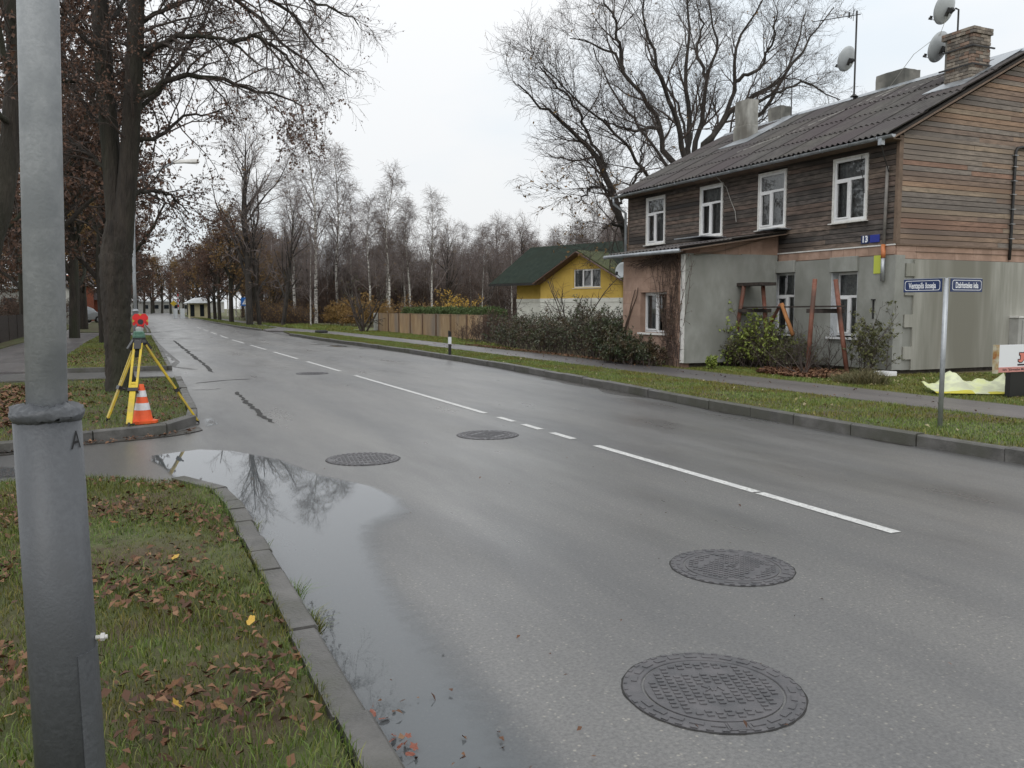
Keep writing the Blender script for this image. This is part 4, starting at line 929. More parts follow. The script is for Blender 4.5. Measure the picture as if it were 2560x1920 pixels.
def window(pl_, a, b, c, d, n, root, sash_far=True, split=.33, casing=True, sill=True, curtain=True, layout='T', fm='white'):
    P = pl_.box; mb = MB(); f = .055; dd = .05
    P(mb, a, b, c, c + f, n - dd, n); P(mb, a, b, d - f, d, n - dd, n); P(mb, a, a + f, c + f, d - f, n - dd, n); P(mb, b - f, b, c + f, d - f, n - dd, n)
    zt = d - (d - c) * split; um = (a + b) / 2; panes = []
    if layout == 'T':
        P(mb, a + f, b - f, zt - .03, zt + .03, n - dd, n + .004); P(mb, um - .025, um + .03, c + f, zt - .03, n - dd, n + .006)
        panes = [(a + f, b - f, zt + .03, d - f), (a + f, um - .025, c + f, zt - .03), (um + .03, b - f, c + f, zt - .03)]
        q = panes[2] if sash_far else panes[1]
    elif layout == '2':
        P(mb, um - .03, um + .03, c + f, d - f, n - dd, n + .004); panes = [(a + f, um - .03, c + f, d - f), (um + .03, b - f, c + f, d - f)]; q = panes[1]
    elif layout == '3':
        for k in (1, 2): uu = a + (b - a) * k / 3; P(mb, uu - .035, uu + .035, c + f, d - f, n - dd, n + .004)
        w3 = (b - a) / 3; panes = [(a + f, a + w3 - .035, c + f, d - f), (a + w3 + .035, a + 2 * w3 - .035, c + f, d - f), (a + 2 * w3 + .035, b - f, c + f, d - f)]; q = panes[1]
    s_ = .035; q0, q1, q2, q3 = q
    P(mb, q0, q1, q2, q2 + s_, n - dd + .01, n + .02); P(mb, q0, q1, q3 - s_, q3, n - dd + .01, n + .02); P(mb, q0, q0 + s_, q2 + s_, q3 - s_, n - dd + .01, n + .02); P(mb, q1 - s_, q1, q2 + s_, q3 - s_, n - dd + .01, n + .02)
    wn = mb.build('window', M[fm], root); recalc(wn)
    for (p0, p1, p2, p3) in panes:
        mb = MB(); A = [pl_.p(p0, p2, n - .03), pl_.p(p1, p2, n - .03), pl_.p(p1, p3, n - .03), pl_.p(p0, p3, n - .03)]
        nn_ = (A[1] - A[0]).cross(A[2] - A[0]); mb.add(A, [(0, 1, 2, 3)] if nn_.dot(pl_.n) > 0 else [(3, 2, 1, 0)]); mb.build('pane', M['glass'], wn)
    if casing:
        mb = MB(); k = .05; P(mb, a - k, b + k, d + .0, d + k, -.02, n + .02); P(mb, a - k, a - .0, c, d, -.02, n + .02); P(mb, b + .0, b + k, c, d, -.02, n + .02); P(mb, a - k, b + k, c - .035, c, -.02, n + .02); mb.build('casing', M['whiteold'], wn)
    if sill:
        mb = MB(); P(mb, a - .09, b + .09, c - .065, c - .04, -.02, n + .10); mb.build('sill', M['whiteold'], wn)
    # room behind, open towards the pane
    mb = MB(); P(mb, a - .1, b + .1, c - .1, d + .1, n - 1.0, n - .95); P(mb, a - .1, a - .05, c - .1, d + .1, n - .95, n - .06); P(mb, b + .05, b + .1, c - .1, d + .1, n - .95, n - .06); P(mb, a - .1, b + .1, c - .15, c - .1, n - .95, n - .06); P(mb, a - .1, b + .1, d + .1, d + .15, n - .95, n - .06)
    mb.build('room_lining', M['room'], wn)
    if curtain:
        N_ = 28
        def cloth(u0, u1, v0, v1):
            V = []; 
            for j in range(2):
                for i in range(N_ + 1):
                    V.append(pl_.p(u0 + (u1 - u0) * i / N_, v0 if j == 0 else v1, n - .14 + .018 * math.sin(i * 1.9) + .01 * math.sin(i * .7)))
            return V, [(i, i + 1, N_ + 2 + i, N_ + 1 + i) for i in range(N_)]
        V = []; F = []
        if curtain == 'sides': parts = [(a, a + (b - a) * .26, c, d), (b - (b - a) * .26, b, c, d)]
        elif curtain == 'half': parts = [(a, b, c + .02, c + (d - c) * .55)]
        else: parts = [(a, b, c, d)]
        for p in parts:
            v, f_ = cloth(*p); bb = len(V); V += v; F += [tuple(x + bb for x in y) for y in f_]
        mesh_obj('curtain', V, F, M['curtain'], wn, smooth=True)
    return wn
for (a, b, c, d), cu in zip(UW, ('full', 'full', 'full', 'full')): window(FAC, a, b, c, d, .02, H, curtain=cu)  # full curtains added to grey the dark panes, standing in for sky reflection
window(FAC, 14.99, 15.80, .93, 2.45, -.14, H, casing=False, sill=False, curtain='full', split=.38)
window(FAC, 17.05, 17.95, .95, 2.5, -.14, H, casing=False, sill=False, curtain='full', split=.38)
for (a, b, c, d) in LW:
    mb = MB(); FAC.box(mb, a - .06, b + .06, c - .05, c, -.15, .16); mb.build('window_sill', M['white'], H)
window(GAB, *GW[0], .02, H, curtain='sides', split=.25)
window(GAB, *GLW[0], -.05, H, casing=False, curtain='full')
# number plates
FP = lambda u, v, n: FAC.p(u, v, n)
mb = MB(); FAC.box(mb, 14.725, 14.955, 3.085, 3.27, .03, .045); np_ = bevel(mb.build('number_plate', M['blue'], H), .004, 1)
text_obj('13', .20, M['signwhite'], frame_mtx(FAC.p(14.84, 3.178, .047), (0, -1, 0), (0, 0, 1)), np_, 'lettering', .001, bold=.008, fit=.15)
mb = MB(); FAC.box(mb, 14.42, 14.70, 3.095, 3.27, .03, .045); bevel(mb.build('blank_plate', M['blueplate'], H), .004, 1)
# roof: corrugated sheets on both slopes
EX, EZ, RX, RZ = 15.36, 5.36, 20.0, 7.75
sdir = Vector((RX - EX, 0, RZ - EZ)); SL = sdir.length; sdir.normalize(); sn = Vector((-sdir.z, 0, sdir.x))
Y0, Y1 = 13.84, 25.34; NCOL, NROW = 10, 4; cw = (Y1 - Y0) / NCOL; rl = SL / NROW
def sheet(side, c, r):
    base = Vector((EX, 0, EZ)) if side == 0 else Vector((2 * RX - EX, 0, EZ)); sd = sdir if side == 0 else Vector((-sdir.x, 0, sdir.z)); nn = sn if side == 0 else Vector((-sn.x, 0, sn.z))
    s0 = r * rl - (.0 if r == 0 else .14) + random.uniform(-.025, .025); s1 = (r + 1) * rl + .0; y0 = Y0 + c * cw + random.uniform(-.006, .006); y1 = y0 + cw + .03
    waves = 7; n = waves * 6; off0 = .052 + random.uniform(0, .012); off1 = .030; V = []; amp = .026
    for (s, off) in ((s0, off0), (s1, off1)):
        for i in range(n + 1):
            y = y0 + (y1 - y0) * i / n; V.append(base + sd * s + nn * (off + amp * math.cos(2 * math.pi * i / 6)) + Vector((0, y, 0)))
    for i in range(n + 1):
        V.append(V[i] - nn * .010)
    m_ = n + 1; F = [(i, i + 1, m_ + i + 1, m_ + i) for i in range(n)] + [(2 * m_ + i, 2 * m_ + i + 1, i + 1, i) for i in range(n)]
    return V, F
for c in range(NCOL):
    for r in range(NROW):
        V, F = sheet(0, c, r); mesh_obj('roof_sheet', V, F, M['eternit'], H, smooth=False)
V = []; F = []
for c in range(NCOL):
    v, f = sheet(1, c, 0); 
    far = MB()
mb = MB(); mb.hexa([(RX, Y0, RZ - .04), (2 * RX - EX, Y0, EZ - .04), (2 * RX - EX, Y1, EZ - .04), (RX, Y1, RZ - .04), (RX, Y0, RZ + .03), (2 * RX - EX, Y0, EZ + .03), (2 * RX - EX, Y1, EZ + .03), (RX, Y1, RZ + .03)]); recalc(mb.build('rear_roof', M['eternit'], H))
mb = MB(); mb.hexa([(EX + .05, Y0 + .03, EZ - .06), (RX, Y0 + .03, RZ - .06), (RX, Y1 - .03, RZ - .06), (EX + .05, Y1 - .03, EZ - .06), (EX + .05, Y0 + .03, EZ - .01), (RX, Y0 + .03, RZ - .01), (RX, Y1 - .03, RZ - .01), (EX + .05, Y1 - .03, EZ - .01)]); recalc(mb.build('roof_deck', M['core'], H))
for yy in (Y0 + .04, Y1 - .04):
    mb = MB(); mb.beam((EX + .02, yy, EZ - .085), (RX, yy, RZ - .085), .025, .17, up=(0, 1, 0)); mb.beam((RX, yy, RZ - .085), (2 * RX - EX, yy, EZ - .085), .025, .17, up=(0, 1, 0)); mb.build('rake_board', M['trim'], H)
mb = MB()
k = 6
for i in range(k):
    ya = Y0 + (Y1 - Y0) * i / k; yb = Y0 + (Y1 - Y0) * (i + 1) / k + .02; dz = random.uniform(0, .01)
    mb.hexa([(RX - .17, ya, RZ - .03 + dz), (RX + .17, ya, RZ - .03 + dz), (RX + .17, yb, RZ - .03 + dz), (RX - .17, yb, RZ - .03 + dz), (RX - .05, ya, RZ + .075 + dz), (RX + .05, ya, RZ + .075 + dz), (RX + .05, yb, RZ + .075 + dz), (RX - .05, yb, RZ + .075 + dz)])
mb.build('ridge_cap', M['zinc'], H)
# soffit, gutter and downpipes
def cable(pts, r, parent, name='cable', m='cable', n=5): mb = MB(); mb.tube(pts, r, n); return mb.build(name, M[m], parent)
mb = MB(); mb.box(EX + .03, XW, YN - .1, YF + .1, EZ - .075, EZ - .05); mb.build('soffit', M['trim'], H)
gut = MB(); ng = 9; gy0, gy1 = 13.72, 25.4; prof = [(-.065 * math.cos(math.pi * i / (ng - 1)), -.065 * math.sin(math.pi * i / (ng - 1))) for i in range(ng)]
V = []
for yy in (gy0, gy1):
    zz = EZ - .02
    for (x, z) in prof: V.append((EX - .06 + x, yy, zz + z))
    for (x, z) in prof: V.append((EX - .06 + x * .9, yy, zz + z * .9))
F = [(i, i + 1, 2 * ng + i + 1, 2 * ng + i) for i in range(ng - 1)] + [(ng + i, 3 * ng + i, 3 * ng + i + 1, ng + i + 1) for i in range(ng - 1)] + [tuple(range(ng))[::-1], tuple(range(2 * ng, 3 * ng))]
gutter_o = mesh_obj('gutter', V, F, M['zinc'], H)
for i in range(14):
    y = gy0 + .4 + i * .84; mb = MB(); mb.beam((EX - .13, y, EZ - .02), (EX - .13, y, EZ - .06), .02, .01); mb.tube([(EX - .13, y, EZ - .01), (EX - .115, y, EZ - .065), (EX - .06, y, EZ - .092), (EX - .0, y, EZ - .06), (EX + .02, y, EZ - .0)], .008, 5); mb.build('gutter_bracket', M['zinc'], gutter_o)
mb = MB(); mb.box(EX - .11, EX - .01, 14.0, 14.1, EZ - .2, EZ - .06); mb.build('gutter_outlet', M['zinc'], H)
cable([(EX - .05, 14.05, EZ - .2), (EX + .1, 14.1, EZ - .45), (EX + .25, 14.15, EZ - .6), (XW - .08, 14.2, EZ - .72)], .012, H, m='iron')
mb = MB(); mb.tube([(XW - .075, 14.24, 4.76), (XW - .075, 14.26, 2.98)], .036, 10); mb.build('downpipe', M['pipegrey'], H, True)
mb = MB(); mb.tube([(XW - .08, 14.27, 3.02), (XW - .10, 14.26, 2.93), (XW - .15, 14.2, 2.86), (XW - .15, 14.2, 2.72)], .05, 12); mb.build('drain_elbow', M['orangepipe'], H, True)
mb = MB(); mb.tube([(XW - .15, 14.2, 2.72), (XW - .13, 14.22, 2.2)], .045, 10); mb.build('downpipe', M['galvlight'], H, True)
mb = MB(); FAC.box(mb, 14.27, 14.52, 2.38, 2.79, .06, .085); mb.build('insulation_patch', M['yellowpatch'], H)
mb = MB(); FAC.box(mb, 14.47, 14.50, 1.35, 1.78, .07, .10); FAC.box(mb, 14.44, 14.53, 1.77, 1.80, .07, .12); mb.build('wall_bracket', M['iron'], H)
mb = MB(); mb.tube([(EX - .06, 25.3, EZ - .07), (EX - .06, 25.3, EZ - .25), (XW - .07, 25.22, EZ - .55), (XW - .07, 25.2, .3)], .045, 8); mb.build('downpipe', M['zinc'], H, True)
# black cable duct on the gable
mb = MB(); y = 13.94; mb.tube([(19.53, y, 2.75), (19.55, y, 3.3), (19.56, y, 4.6), (19.57, y, 5.32), (19.62, y, 5.40), (19.8, y, 5.44), (20.6, y, 5.36)], .034, 8); dct = mb.build('cable_duct', M['iron'], H, True)
for z in (3.25, 3.6, 3.95, 4.3, 4.62, 4.95, 5.22): mb = MB(); mb.box(19.49, 19.63, 13.90, 13.975, z, z + .012); mb.build('clip', M['galvlight'], dct)
# meter box on the gable
mb = MB(); mb.box(19.62, 20.42, 13.68, 13.92, .42, 1.36); bx = bevel(mb.build('meter_box', M['greywall'], H), .012, 2)
mb = MB(); mb.box(19.75, 20.40, 13.655, 13.68, .46, 1.30); bevel(mb.build('door', M['greywall'], bx), .008, 1); mb = MB(); mb.box(19.6, 20.44, 13.66, 13.94, 1.36, 1.40); mb.build('lid', M['whiteold'], bx)
mb = MB(); mb.box(20.05, 20.17, 13.65, 13.656, 1.08, 1.11); mb.build('label_strip', M['darkprint'], bx)
# roof wires and loose cables
def onroof(x, y, h=.07): return (x, y, EZ + (x - EX) * sl + h)
cable([onroof(x, y) for x, y in ((20.0, 17.4), (19.3, 17.9), (18.6, 18.6), (17.8, 19.2), (17.3, 20.3), (16.9, 20.9))], .012, H)
cable([onroof(x, y) for x, y in ((19.9, 15.2), (19.3, 16.2), (19.0, 17.0), (18.7, 17.3), (18.8, 17.8), (19.3, 17.5))], .012, H)
cable([(EX - .05, 19.85, EZ - .05), (XW - .05, 19.9, 5.0), (XW - .04, 19.7, 4.6), (XW - .05, 19.5, 4.3), (XW - .045, 19.45, 4.0)], .010, H)
cable([FAC.p(15.0, 5.12, .06), FAC.p(15.02, 4.8, .06), FAC.p(14.92, 4.5, .05), FAC.p(14.9, 4.25, .05)], .008, H, m='iron')
cable([(18.6, 15.2, 8.75), (18.55, 15.35, 8.3), (18.2, 15.8, 7.9), (18.3, 16.6, 7.3)], .007, H)

# chimneys
def rendered_chimney(x0, x1, y0, y1, z0, z1, m, step=None):
    mb = MB(); mb.box(x0, x1, y0, y1, z0, z1)
    o = mb.build('chimney', M[m], H)
    bm = bmesh.new(); bm.from_mesh(o.data); bmesh.ops.subdivide_edges(bm, edges=bm.edges, cuts=4, use_grid_fill=True)
    for v in bm.verts: v.co += Vector((random.uniform(-.012, .012), random.uniform(-.012, .012), random.uniform(-.008, .008)))
    bm.to_mesh(o.data); bm.free()
    if step: mb = MB(); mb.box(*step); bevel(mb.build('chimney_shoulder', M[m], o), .01, 1)
    return o
c1 = rendered_chimney(18.45, 18.88, 22.34, 22.95, 6.6, 8.27, 'chimwhite', (18.40, 18.84, 22.28, 22.97, 6.6, 7.45))
mb = MB(); mb.hexa([onroof(17.9, 21.7, .08), onroof(20.0, 21.6, .09), onroof(20.0, 22.0, .09), onroof(17.9, 23.1, .08), onroof(17.9, 21.7, .095), onroof(20, 21.6, .105), onroof(20, 22.0, .105), onroof(17.9, 23.1, .095)]); recalc(mb.build('flashing', M['zinc'], H))
rendered_chimney(19.9, 20.35, 22.45, 23.05, 7.3, 8.22, 'chimgrey')
rendered_chimney(19.95, 20.55, 17.6, 18.6, 7.4, 8.22, 'chimgrey')
# brick chimney laid brick by brick
cx0, cx1, cy0, cy1 = 18.40, 19.02, 14.32, 15.12; ch_ = thing  # noqa
mb = MB(); mb.box(cx0 + .03, cx1 - .03, cy0 + .03, cy1 - .03, 6.6, 8.14); bc = mb.build('chimney', M['mortar'], H)
bh = .078; z = 6.86; row = 0
while z < 8.13:
    grow_ = .035 if z > 8.0 else (.02 if z < 7.25 else 0)
    for side in range(4):
        if side in (0, 2): L_ = (cx1 - cx0) + 2 * grow_
        else: L_ = (cy1 - cy0) + 2 * grow_ - .20
        bl = .245; off = (.125 if row % 2 else 0)
        s = -off
        while s < L_ - .02:
            a = max(0, s); b = min(L_, s + bl)
            if b - a > .05:
                j = random.uniform(-.008, .008); mb = MB(); zz0, zz1 = z + .006, z + bh - .006
                if side == 0: mb.box(cx0 - grow_ + a + .004, cx0 - grow_ + b - .004, cy0 - grow_ + j, cy0 - grow_ + .10, zz0, zz1)
                elif side == 2: mb.box(cx0 - grow_ + a + .004, cx0 - grow_ + b - .004, cy1 + grow_ - .10, cy1 + grow_ + j, zz0, zz1)
                elif side == 1: mb.box(cx0 - grow_ + j, cx0 - grow_ + .10, cy0 - grow_ + .10 + a + .004, cy0 - grow_ + .10 + b - .004, zz0, zz1)
                else: mb.box(cx1 + grow_ - .1, cx1 + grow_ + j, cy0 - grow_ + .10 + a + .004, cy0 - grow_ + .10 + b - .004, zz0, zz1)
                if side in (0, 1) or z > 8.0: mb.build('brick', M['brick'], bc)
                else: pass
            s += bl
    z += bh; row += 1
for zz in (7.30, 7.72):
    mb = MB(); mb.box(cx0 - .06, cx1 + .08, cy0 - .06, cy0 - .03, zz, zz + .035); mb.box(cx0 - .06, cx0 - .03, cy0 - .03, cy1 + .06, zz, zz + .035); mb.build('iron_strap', M['iron'], bc)
mb = MB(); mb.hexa([onroof(17.95, 14.15, .08), onroof(19.9, 14.15, .09), onroof(19.9, 14.55, .09), onroof(17.95, 15.3, .08), onroof(17.95, 14.15, .095), onroof(19.9, 14.15, .105), onroof(19.9, 14.55, .105), onroof(17.95, 15.3, .095)]); recalc(mb.build('flashing', M['zinc'], H))

# satellite dishes and aerials
def dish(c, r, head, elev, label, pole):
    t = thing('satellite_dish', tuple(c), label, 'satellite dish', 'satellite dishes on the roof')
    hd = Vector((math.sin(R(head)) * math.cos(R(elev)), math.cos(R(head)) * math.cos(R(elev)), math.sin(R(elev)))); rt = hd.cross(Vector((0, 0, 1))).normalized(); up = rt.cross(hd)
    V = []; F = []; n = 28; rings = 5; c = Vector(c)
    for k, thick in ((0, 0), (1, -.01)):
        for i in range(rings + 1):
            rr = r * i / rings; dep = .28 * rr * rr / r
            for j in range(n):
                a = 2 * math.pi * j / n; V.append(c + rt * rr * .93 * math.cos(a) + up * rr * math.sin(a) + hd * (dep + thick))
    o2 = (rings + 1) * n
    for i in range(rings):
        for j in range(n):
            a, b = i * n + j, i * n + (j + 1) % n; F.append((a, b, b + n, a + n)); F.append((o2 + a, o2 + a + n, o2 + b + n, o2 + b))
    for j in range(n): a, b = rings * n + j, rings * n + (j + 1) % n; F.append((a, b, o2 + b, o2 + a))
    mesh_obj('reflector', V, F, M['dish'], t, smooth=True)
    back = c - hd * .10; mb = MB(); mb.beam(c - up * r * .45 - hd * .03, c + up * r * .1 - hd * .05, .06, .05, up=hd); mb.beam(back, back - hd * .06 - up * .05, .09, .12); mb.tube([c - hd * .02, back - hd * .08], .03, 8); mb.build('bracket', M['iron'], t)
    mb = MB(); tipp = c + hd * r * 1.05 - up * r * .72; mb.tube([c - up * r * .86 + hd * .02, tipp], .012, 6); mb.build('arm', M['galvlight'], t)
    mb = MB(); mb.tube([tipp - up * .02, tipp + up * .07], .035, 8); mb.beam(tipp - hd * .03, tipp + hd * .04, .06, .05); mb.build('receiver', M['iron'], t)
    if pole: mb = MB(); mb.tube(pole, .022, 8); mb.build('pole', M['iron'], t)
    return t
dish((19.72, 19.42, 8.88), .36, -3, 22, 'satellite dish on the tall aerial mast', None)
dish((18.56, 15.18, 8.85), .37, -3, 22, 'upper satellite dish above the brick chimney', [(18.72, 15.0, 8.05), (18.72, 15.0, 8.80), (18.66, 15.05, 8.84)])
dish((18.70, 15.42, 8.02), .37, -3, 22, 'lower satellite dish half hidden behind the brick chimney', [(18.9, 15.3, 7.3), (18.9, 15.3, 8.0)])
t = thing('aerial_mast', (19.8, 19.25, 7.75), 'tall aerial mast with a television antenna on the ridge', 'antenna')
mb = MB(); mb.tube([(19.8, 19.25, 7.6), (19.8, 19.25, 10.22)], .026, 8); mb.lathe((19.8, 19.25, 7.78), [(.12, 0), (.03, .08)], 8); mb.build('mast', M['iron'], t)
mb = MB(); mb.tube([(19.85, 19.15, 10.1), (19.15, 20.35, 10.14)], .013, 6); mb.build('boom', M['iron'], t)
for i in range(11):
    u = i / 10; p = Vector((19.8 - .62 * u, 19.28 + 1.02 * u, 10.115 + .03 * u)); mb = MB(); mb.tube([p - Vector((0, 0, .09 - .03 * u)), p + Vector((0, 0, .09 - .03 * u))], .005, 4); mb.build('element', M['iron'], t)
mb = MB(); mb.tube([(19.78, 19.3, 10.3), (19.7, 19.38, 10.02)], .008, 4); mb.tube([(19.72, 19.3, 10.32), (19.78, 19.36, 9.96)], .008, 4); mb.tube([(19.66, 19.4, 10.05), (19.66, 19.4, 10.2)], .03, 6); mb.build('reflector_grid', M['iron'], t)
t = thing('thin_mast', (19.85, 21.9, 7.75), 'thin bare mast on the ridge near the rear chimneys', 'antenna'); mb = MB(); mb.tube([(19.85, 21.9, 7.7), (19.85, 21.9, 9.32)], [.02, .012], 6); mb.build('mast', M['iron'], t)

# ------------------------------------------------------------------ annex (porch wing) on the street side
A = thing('porch_annex', (12.8, 17.75, Z), 'lean-to annex of pink blocks with a rendered grey side wall and low corrugated roof', 'annex')
def aroof(x): return 3.04 + (x - 12.5) * .152
AW = (18.5, 19.72, .95, 2.02)
mb = MB(); AF.wall(mb, 17.79, 20.6, -.05, 2.95, -.22, -.004, [AW]); AS.box(mb, 12.99, 15.78, 2.86, 2.96, -.12, -.01)
mb.hexa([AS.p(12.82, 2.9, -.004), AS.p(15.78, 2.9, -.004), AS.p(15.78, 2.9, -.1), AS.p(12.82, 2.9, -.1), AS.p(12.82, aroof(12.82) - .04, -.004), AS.p(15.78, aroof(15.78) - .04, -.004), AS.p(15.78, aroof(15.78) - .04, -.1), AS.p(12.82, aroof(12.82) - .04, -.1)])
recalc(mb.build('inner_wall', M['joint'], A))
bhh, bww = .345, .46; z = .0; rr_ = 0
while z < 2.95:
    u = 17.86 - (.23 if rr_ % 2 else 0) * 0
    while u < 20.6:
        a, b = u + .003, min(20.6, u + bww) - .003; c, d = z + .003, min(3.0, z + bhh) - .003
        segs = [(a, b, c, d)]
        if not (b <= AW[0] or a >= AW[1] or d <= AW[2] or c >= AW[3]):
            segs = []
            if a < AW[0]: segs.append((a, AW[0], c, d))
            if b > AW[1]: segs.append((AW[1], b, c, d))
            aa, bb_ = max(a, AW[0]), min(b, AW[1])
            if c < AW[2]: segs.append((aa, bb_, c, AW[2]))
            if d > AW[3]: segs.append((aa, bb_, AW[3], d))
        for s_ in segs:
            mb = MB(); AF.box(mb, s_[0], s_[1], s_[2], s_[3], -.15, random.uniform(0, .004)); mb.build('block', M['pink'], A)
        u += bww
    z += bhh; rr_ += 1
x = 12.86
while x < 15.7:
    w = min(.4, 15.74 - x); mb = MB()
    if x > 12.9:
        t0_, t1_ = aroof(x) - .06, aroof(x + w) - .06
        mb.hexa([AS.p(x + .004, 2.962, -.05), AS.p(x + w - .004, 2.962, -.05), AS.p(x + w - .004, 2.962, .004), AS.p(x + .004, 2.962, .004), AS.p(x + .004, t0_, -.05), AS.p(x + w - .004, t1_, -.05), AS.p(x + w - .004, t1_, .004), AS.p(x + .004, t0_, .004)]); recalc(mb.build('block', M['pink'], A))
    x += .4
mb = MB(); AS.box(mb, 12.80, 14.55, .21, 2.955, -.1, .05); AS.box(mb, 14.55, 15.72, .21, 2.975, -.1, .045); recalc(mb.build('rendered_wall', M['plaster'], A))
mb = MB(); AS.box(mb, 12.755, 12.798, .22, 2.93, -.08, .052); mb.build('corner_bead', M['whiteold'], A)
mb = MB(); mb.box(12.95, 15.8, 17.9, 20.55, -.05, .22); mb.build('foundation', M['rubble'], A)
window(AF, AW[0], AW[1], AW[2], AW[3], -.16, A, casing=False, sill=False, layout='2', curtain='sides')
mb = MB(); AF.box(mb, AW[0] - .06, AW[1] + .03, AW[2] - .06, AW[2] - .01, -.15, .07); mb.build('window_sill', M['whiteold'], A)
mb = MB(); AF.box(mb, AW[1] - .012, AW[1] - .002, AW[2], AW[3], -.16, -.003); AF.box(mb, AW[0] + .002, AW[0] + .012, AW[2], AW[3], -.16, -.003); AF.box(mb, AW[0], AW[1], AW[3] - .012, AW[3] - .002, -.16, -.003); mb.build('reveal', M['pink'], A)
ay0, ay1 = 17.42, 20.78; nc = 3; cwa = (ay1 - ay0) / nc
for c in range(nc):
    for r in range(2):
        n = 42; V = []; x0 = 12.42 + r * 1.68 - (.1 if r else 0); x1 = 12.42 + (r + 1) * 1.68
        for (x, off) in ((x0, .045 + .01 * r), (x1, .03)):
            for i in range(n + 1): V.append((x, ay0 + c * cwa + (cwa + .03) * i / n, aroof(x) + off + .022 * math.cos(2 * math.pi * i / 6)))
        for i in range(n + 1): V.append((x0, V[i][1], V[i][2] - .01))
        m_ = n + 1; F = [(i, i + 1, m_ + i + 1, m_ + i) for i in range(n)] + [(2 * m_ + i, 2 * m_ + i + 1, i + 1, i) for i in range(n)]
        mesh_obj('roof_sheet', V, F, M['eternit'], A)
mb = MB(); mb.hexa([(12.45, ay0 + .02, aroof(12.45) - .04), (15.76, ay0 + .02, aroof(15.76) - .04), (15.76, ay1 - .02, aroof(15.76) - .04), (12.45, ay1 - .02, aroof(12.45) - .04), (12.45, ay0 + .02, aroof(12.45)), (15.76, ay0 + .02, aroof(15.76)), (15.76, ay1 - .02, aroof(15.76)), (12.45, ay1 - .02, aroof(12.45))]); recalc(mb.build('roof_deck', M['core'], A))
mb = MB(); mb.beam((12.44, ay0, aroof(12.44) - .03), (15.74, ay0, aroof(15.74) - .03), .025, .10, up=(0, 1, 0)); mb.build('rake_board', M['trim'], A)
mb = MB(); mb.tube([(12.36, ay0 - .05, 2.985), (12.36, ay1 + .12, 3.0)], .05, 8); mb.build('gutter', M['zinc'], A, True)
mb = MB(); mb.box(15.3, 15.78, 17.3, 18.0, 3.62, 3.65); mb.box(14.9, 15.78, 19.9, 21.2, 3.60, 3.63); mb.build('flashing', M['zinc'], A)
cable([(15.7, 17.60, 3.5), (14.8, 17.6, 3.28), (13.9, 17.62, 3.05), (13.0, 17.62, 2.93)], .02, A, 'pole', 'trim', 6)
dish((13.15, 21.2, 2.66), .24, 250, 15, 'grey satellite dish at the far corner of the annex', [(13.2, 20.9, 2.3), (13.15, 21.0, 2.6)])

# ------------------------------------------------------------------ scaffold of rusty pipes in front of the house
S = thing('pipe_trestle', (14.6, 16, Z), 'makeshift trestle of rusty pipes with planks in front of the grey wall', 'trestle')
for nm, a, b, r, m in (('leg', (14.45, 17.47, 2.16), (14.5, 17.95, .08), .052, 'rustpipe'), ('leg', (14.75, 17.11, 2.15), (14.9, 16.97, .08), .052, 'rustpipe'),
                       ('leg', (14.45, 15.02, 2.26), (14.45, 15.17, .08), .052, 'rustpipe'), ('leg', (14.78, 14.72, 2.24), (14.75, 14.25, .08), .052, 'rustpipe'),
                       ('brace', (14.5, 16.14, 1.70), (14.5, 15.72, .95), .05, 'orange_rust'), ('brace', (14.7, 16.40, 1.69), (14.75, 16.86, 1.1), .04, 'rustpipe')):
    mb = MB(); mb.tube([a, Vector(a).lerp(Vector(b), .5) + Vector((0, .01, 0)), b], r, 10); mb.build(nm, M[m], S, True)
mb = MB(); mb.box(14.4, 14.85, 16.74, 17.78, 2.155, 2.235); mb.build('plank', M['darkwood'], S)
mb = MB(); mb.beam((14.6, 17.82, 1.61), (14.6, 14.33, 1.635), .22, .035); mb.build('plank', M['darkwood'], S)
mb = MB(); mb.beam((14.4, 17.6, 1.53), (14.85, 16.9, 1.53), .06, .09); mb.build('crossbar', M['darkwood'], S); mb = MB(); mb.beam((14.4, 15.2, 1.53), (14.85, 14.5, 1.53), .06, .10); mb.build('crossbar', M['darkwood'], S)
o = MB(); o.box(15.0, 15.3, 13.38, 13.75, Z, Z + .10); tag(bevel(o.build('white_block', M['white'], org=(15.1, 13.5, Z)), .01, 1), 'white foam block on the ground by the house corner', 'block')

# ------------------------------------------------------------------ brown board fence, hedge, yellow house
Fn = thing('board_fence', (15.2, 45, Z), 'brown wooden board fence with eight panels by the footpath', 'fence')
fy = np.linspace(54.3, 36.4, 9)
for i in range(8):
    ya, yb = fy[i] - .06, fy[i + 1] + .06; mb = MB(); n = 17; w = (ya - yb) / n; zb = .06 + i * .006
    for k in range(n):
        o_ = .012 * (k % 2); mb.box(15.19 - o_, 15.215 - o_, yb + k * w + .004, yb + (k + 1) * w - .004, zb, 1.23 + random.uniform(-.008, .008))
    mb.build('panel', M['fencewood'], Fn)
    mb = MB(); mb.box(15.17, 15.25, yb - .02, ya + .02, 1.235, 1.265); mb.build('cap_rail', M['fencewood'], Fn)
for y in fy: mb = MB(); mb.box(15.14, 15.26, y - .05, y + .05, -.05, 1.29); mb.build('post', M['fencepost'], Fn)
mb = MB(); mb.box(15.0, 15.35, 54.5, 54.95, 0, 1.27); cp = bevel(mb.build('gate_post', M['concrete'], org=(15.2, 54.7, Z)), .02, 1); tag(cp, 'pale concrete post at the far end of the brown fence', 'post')

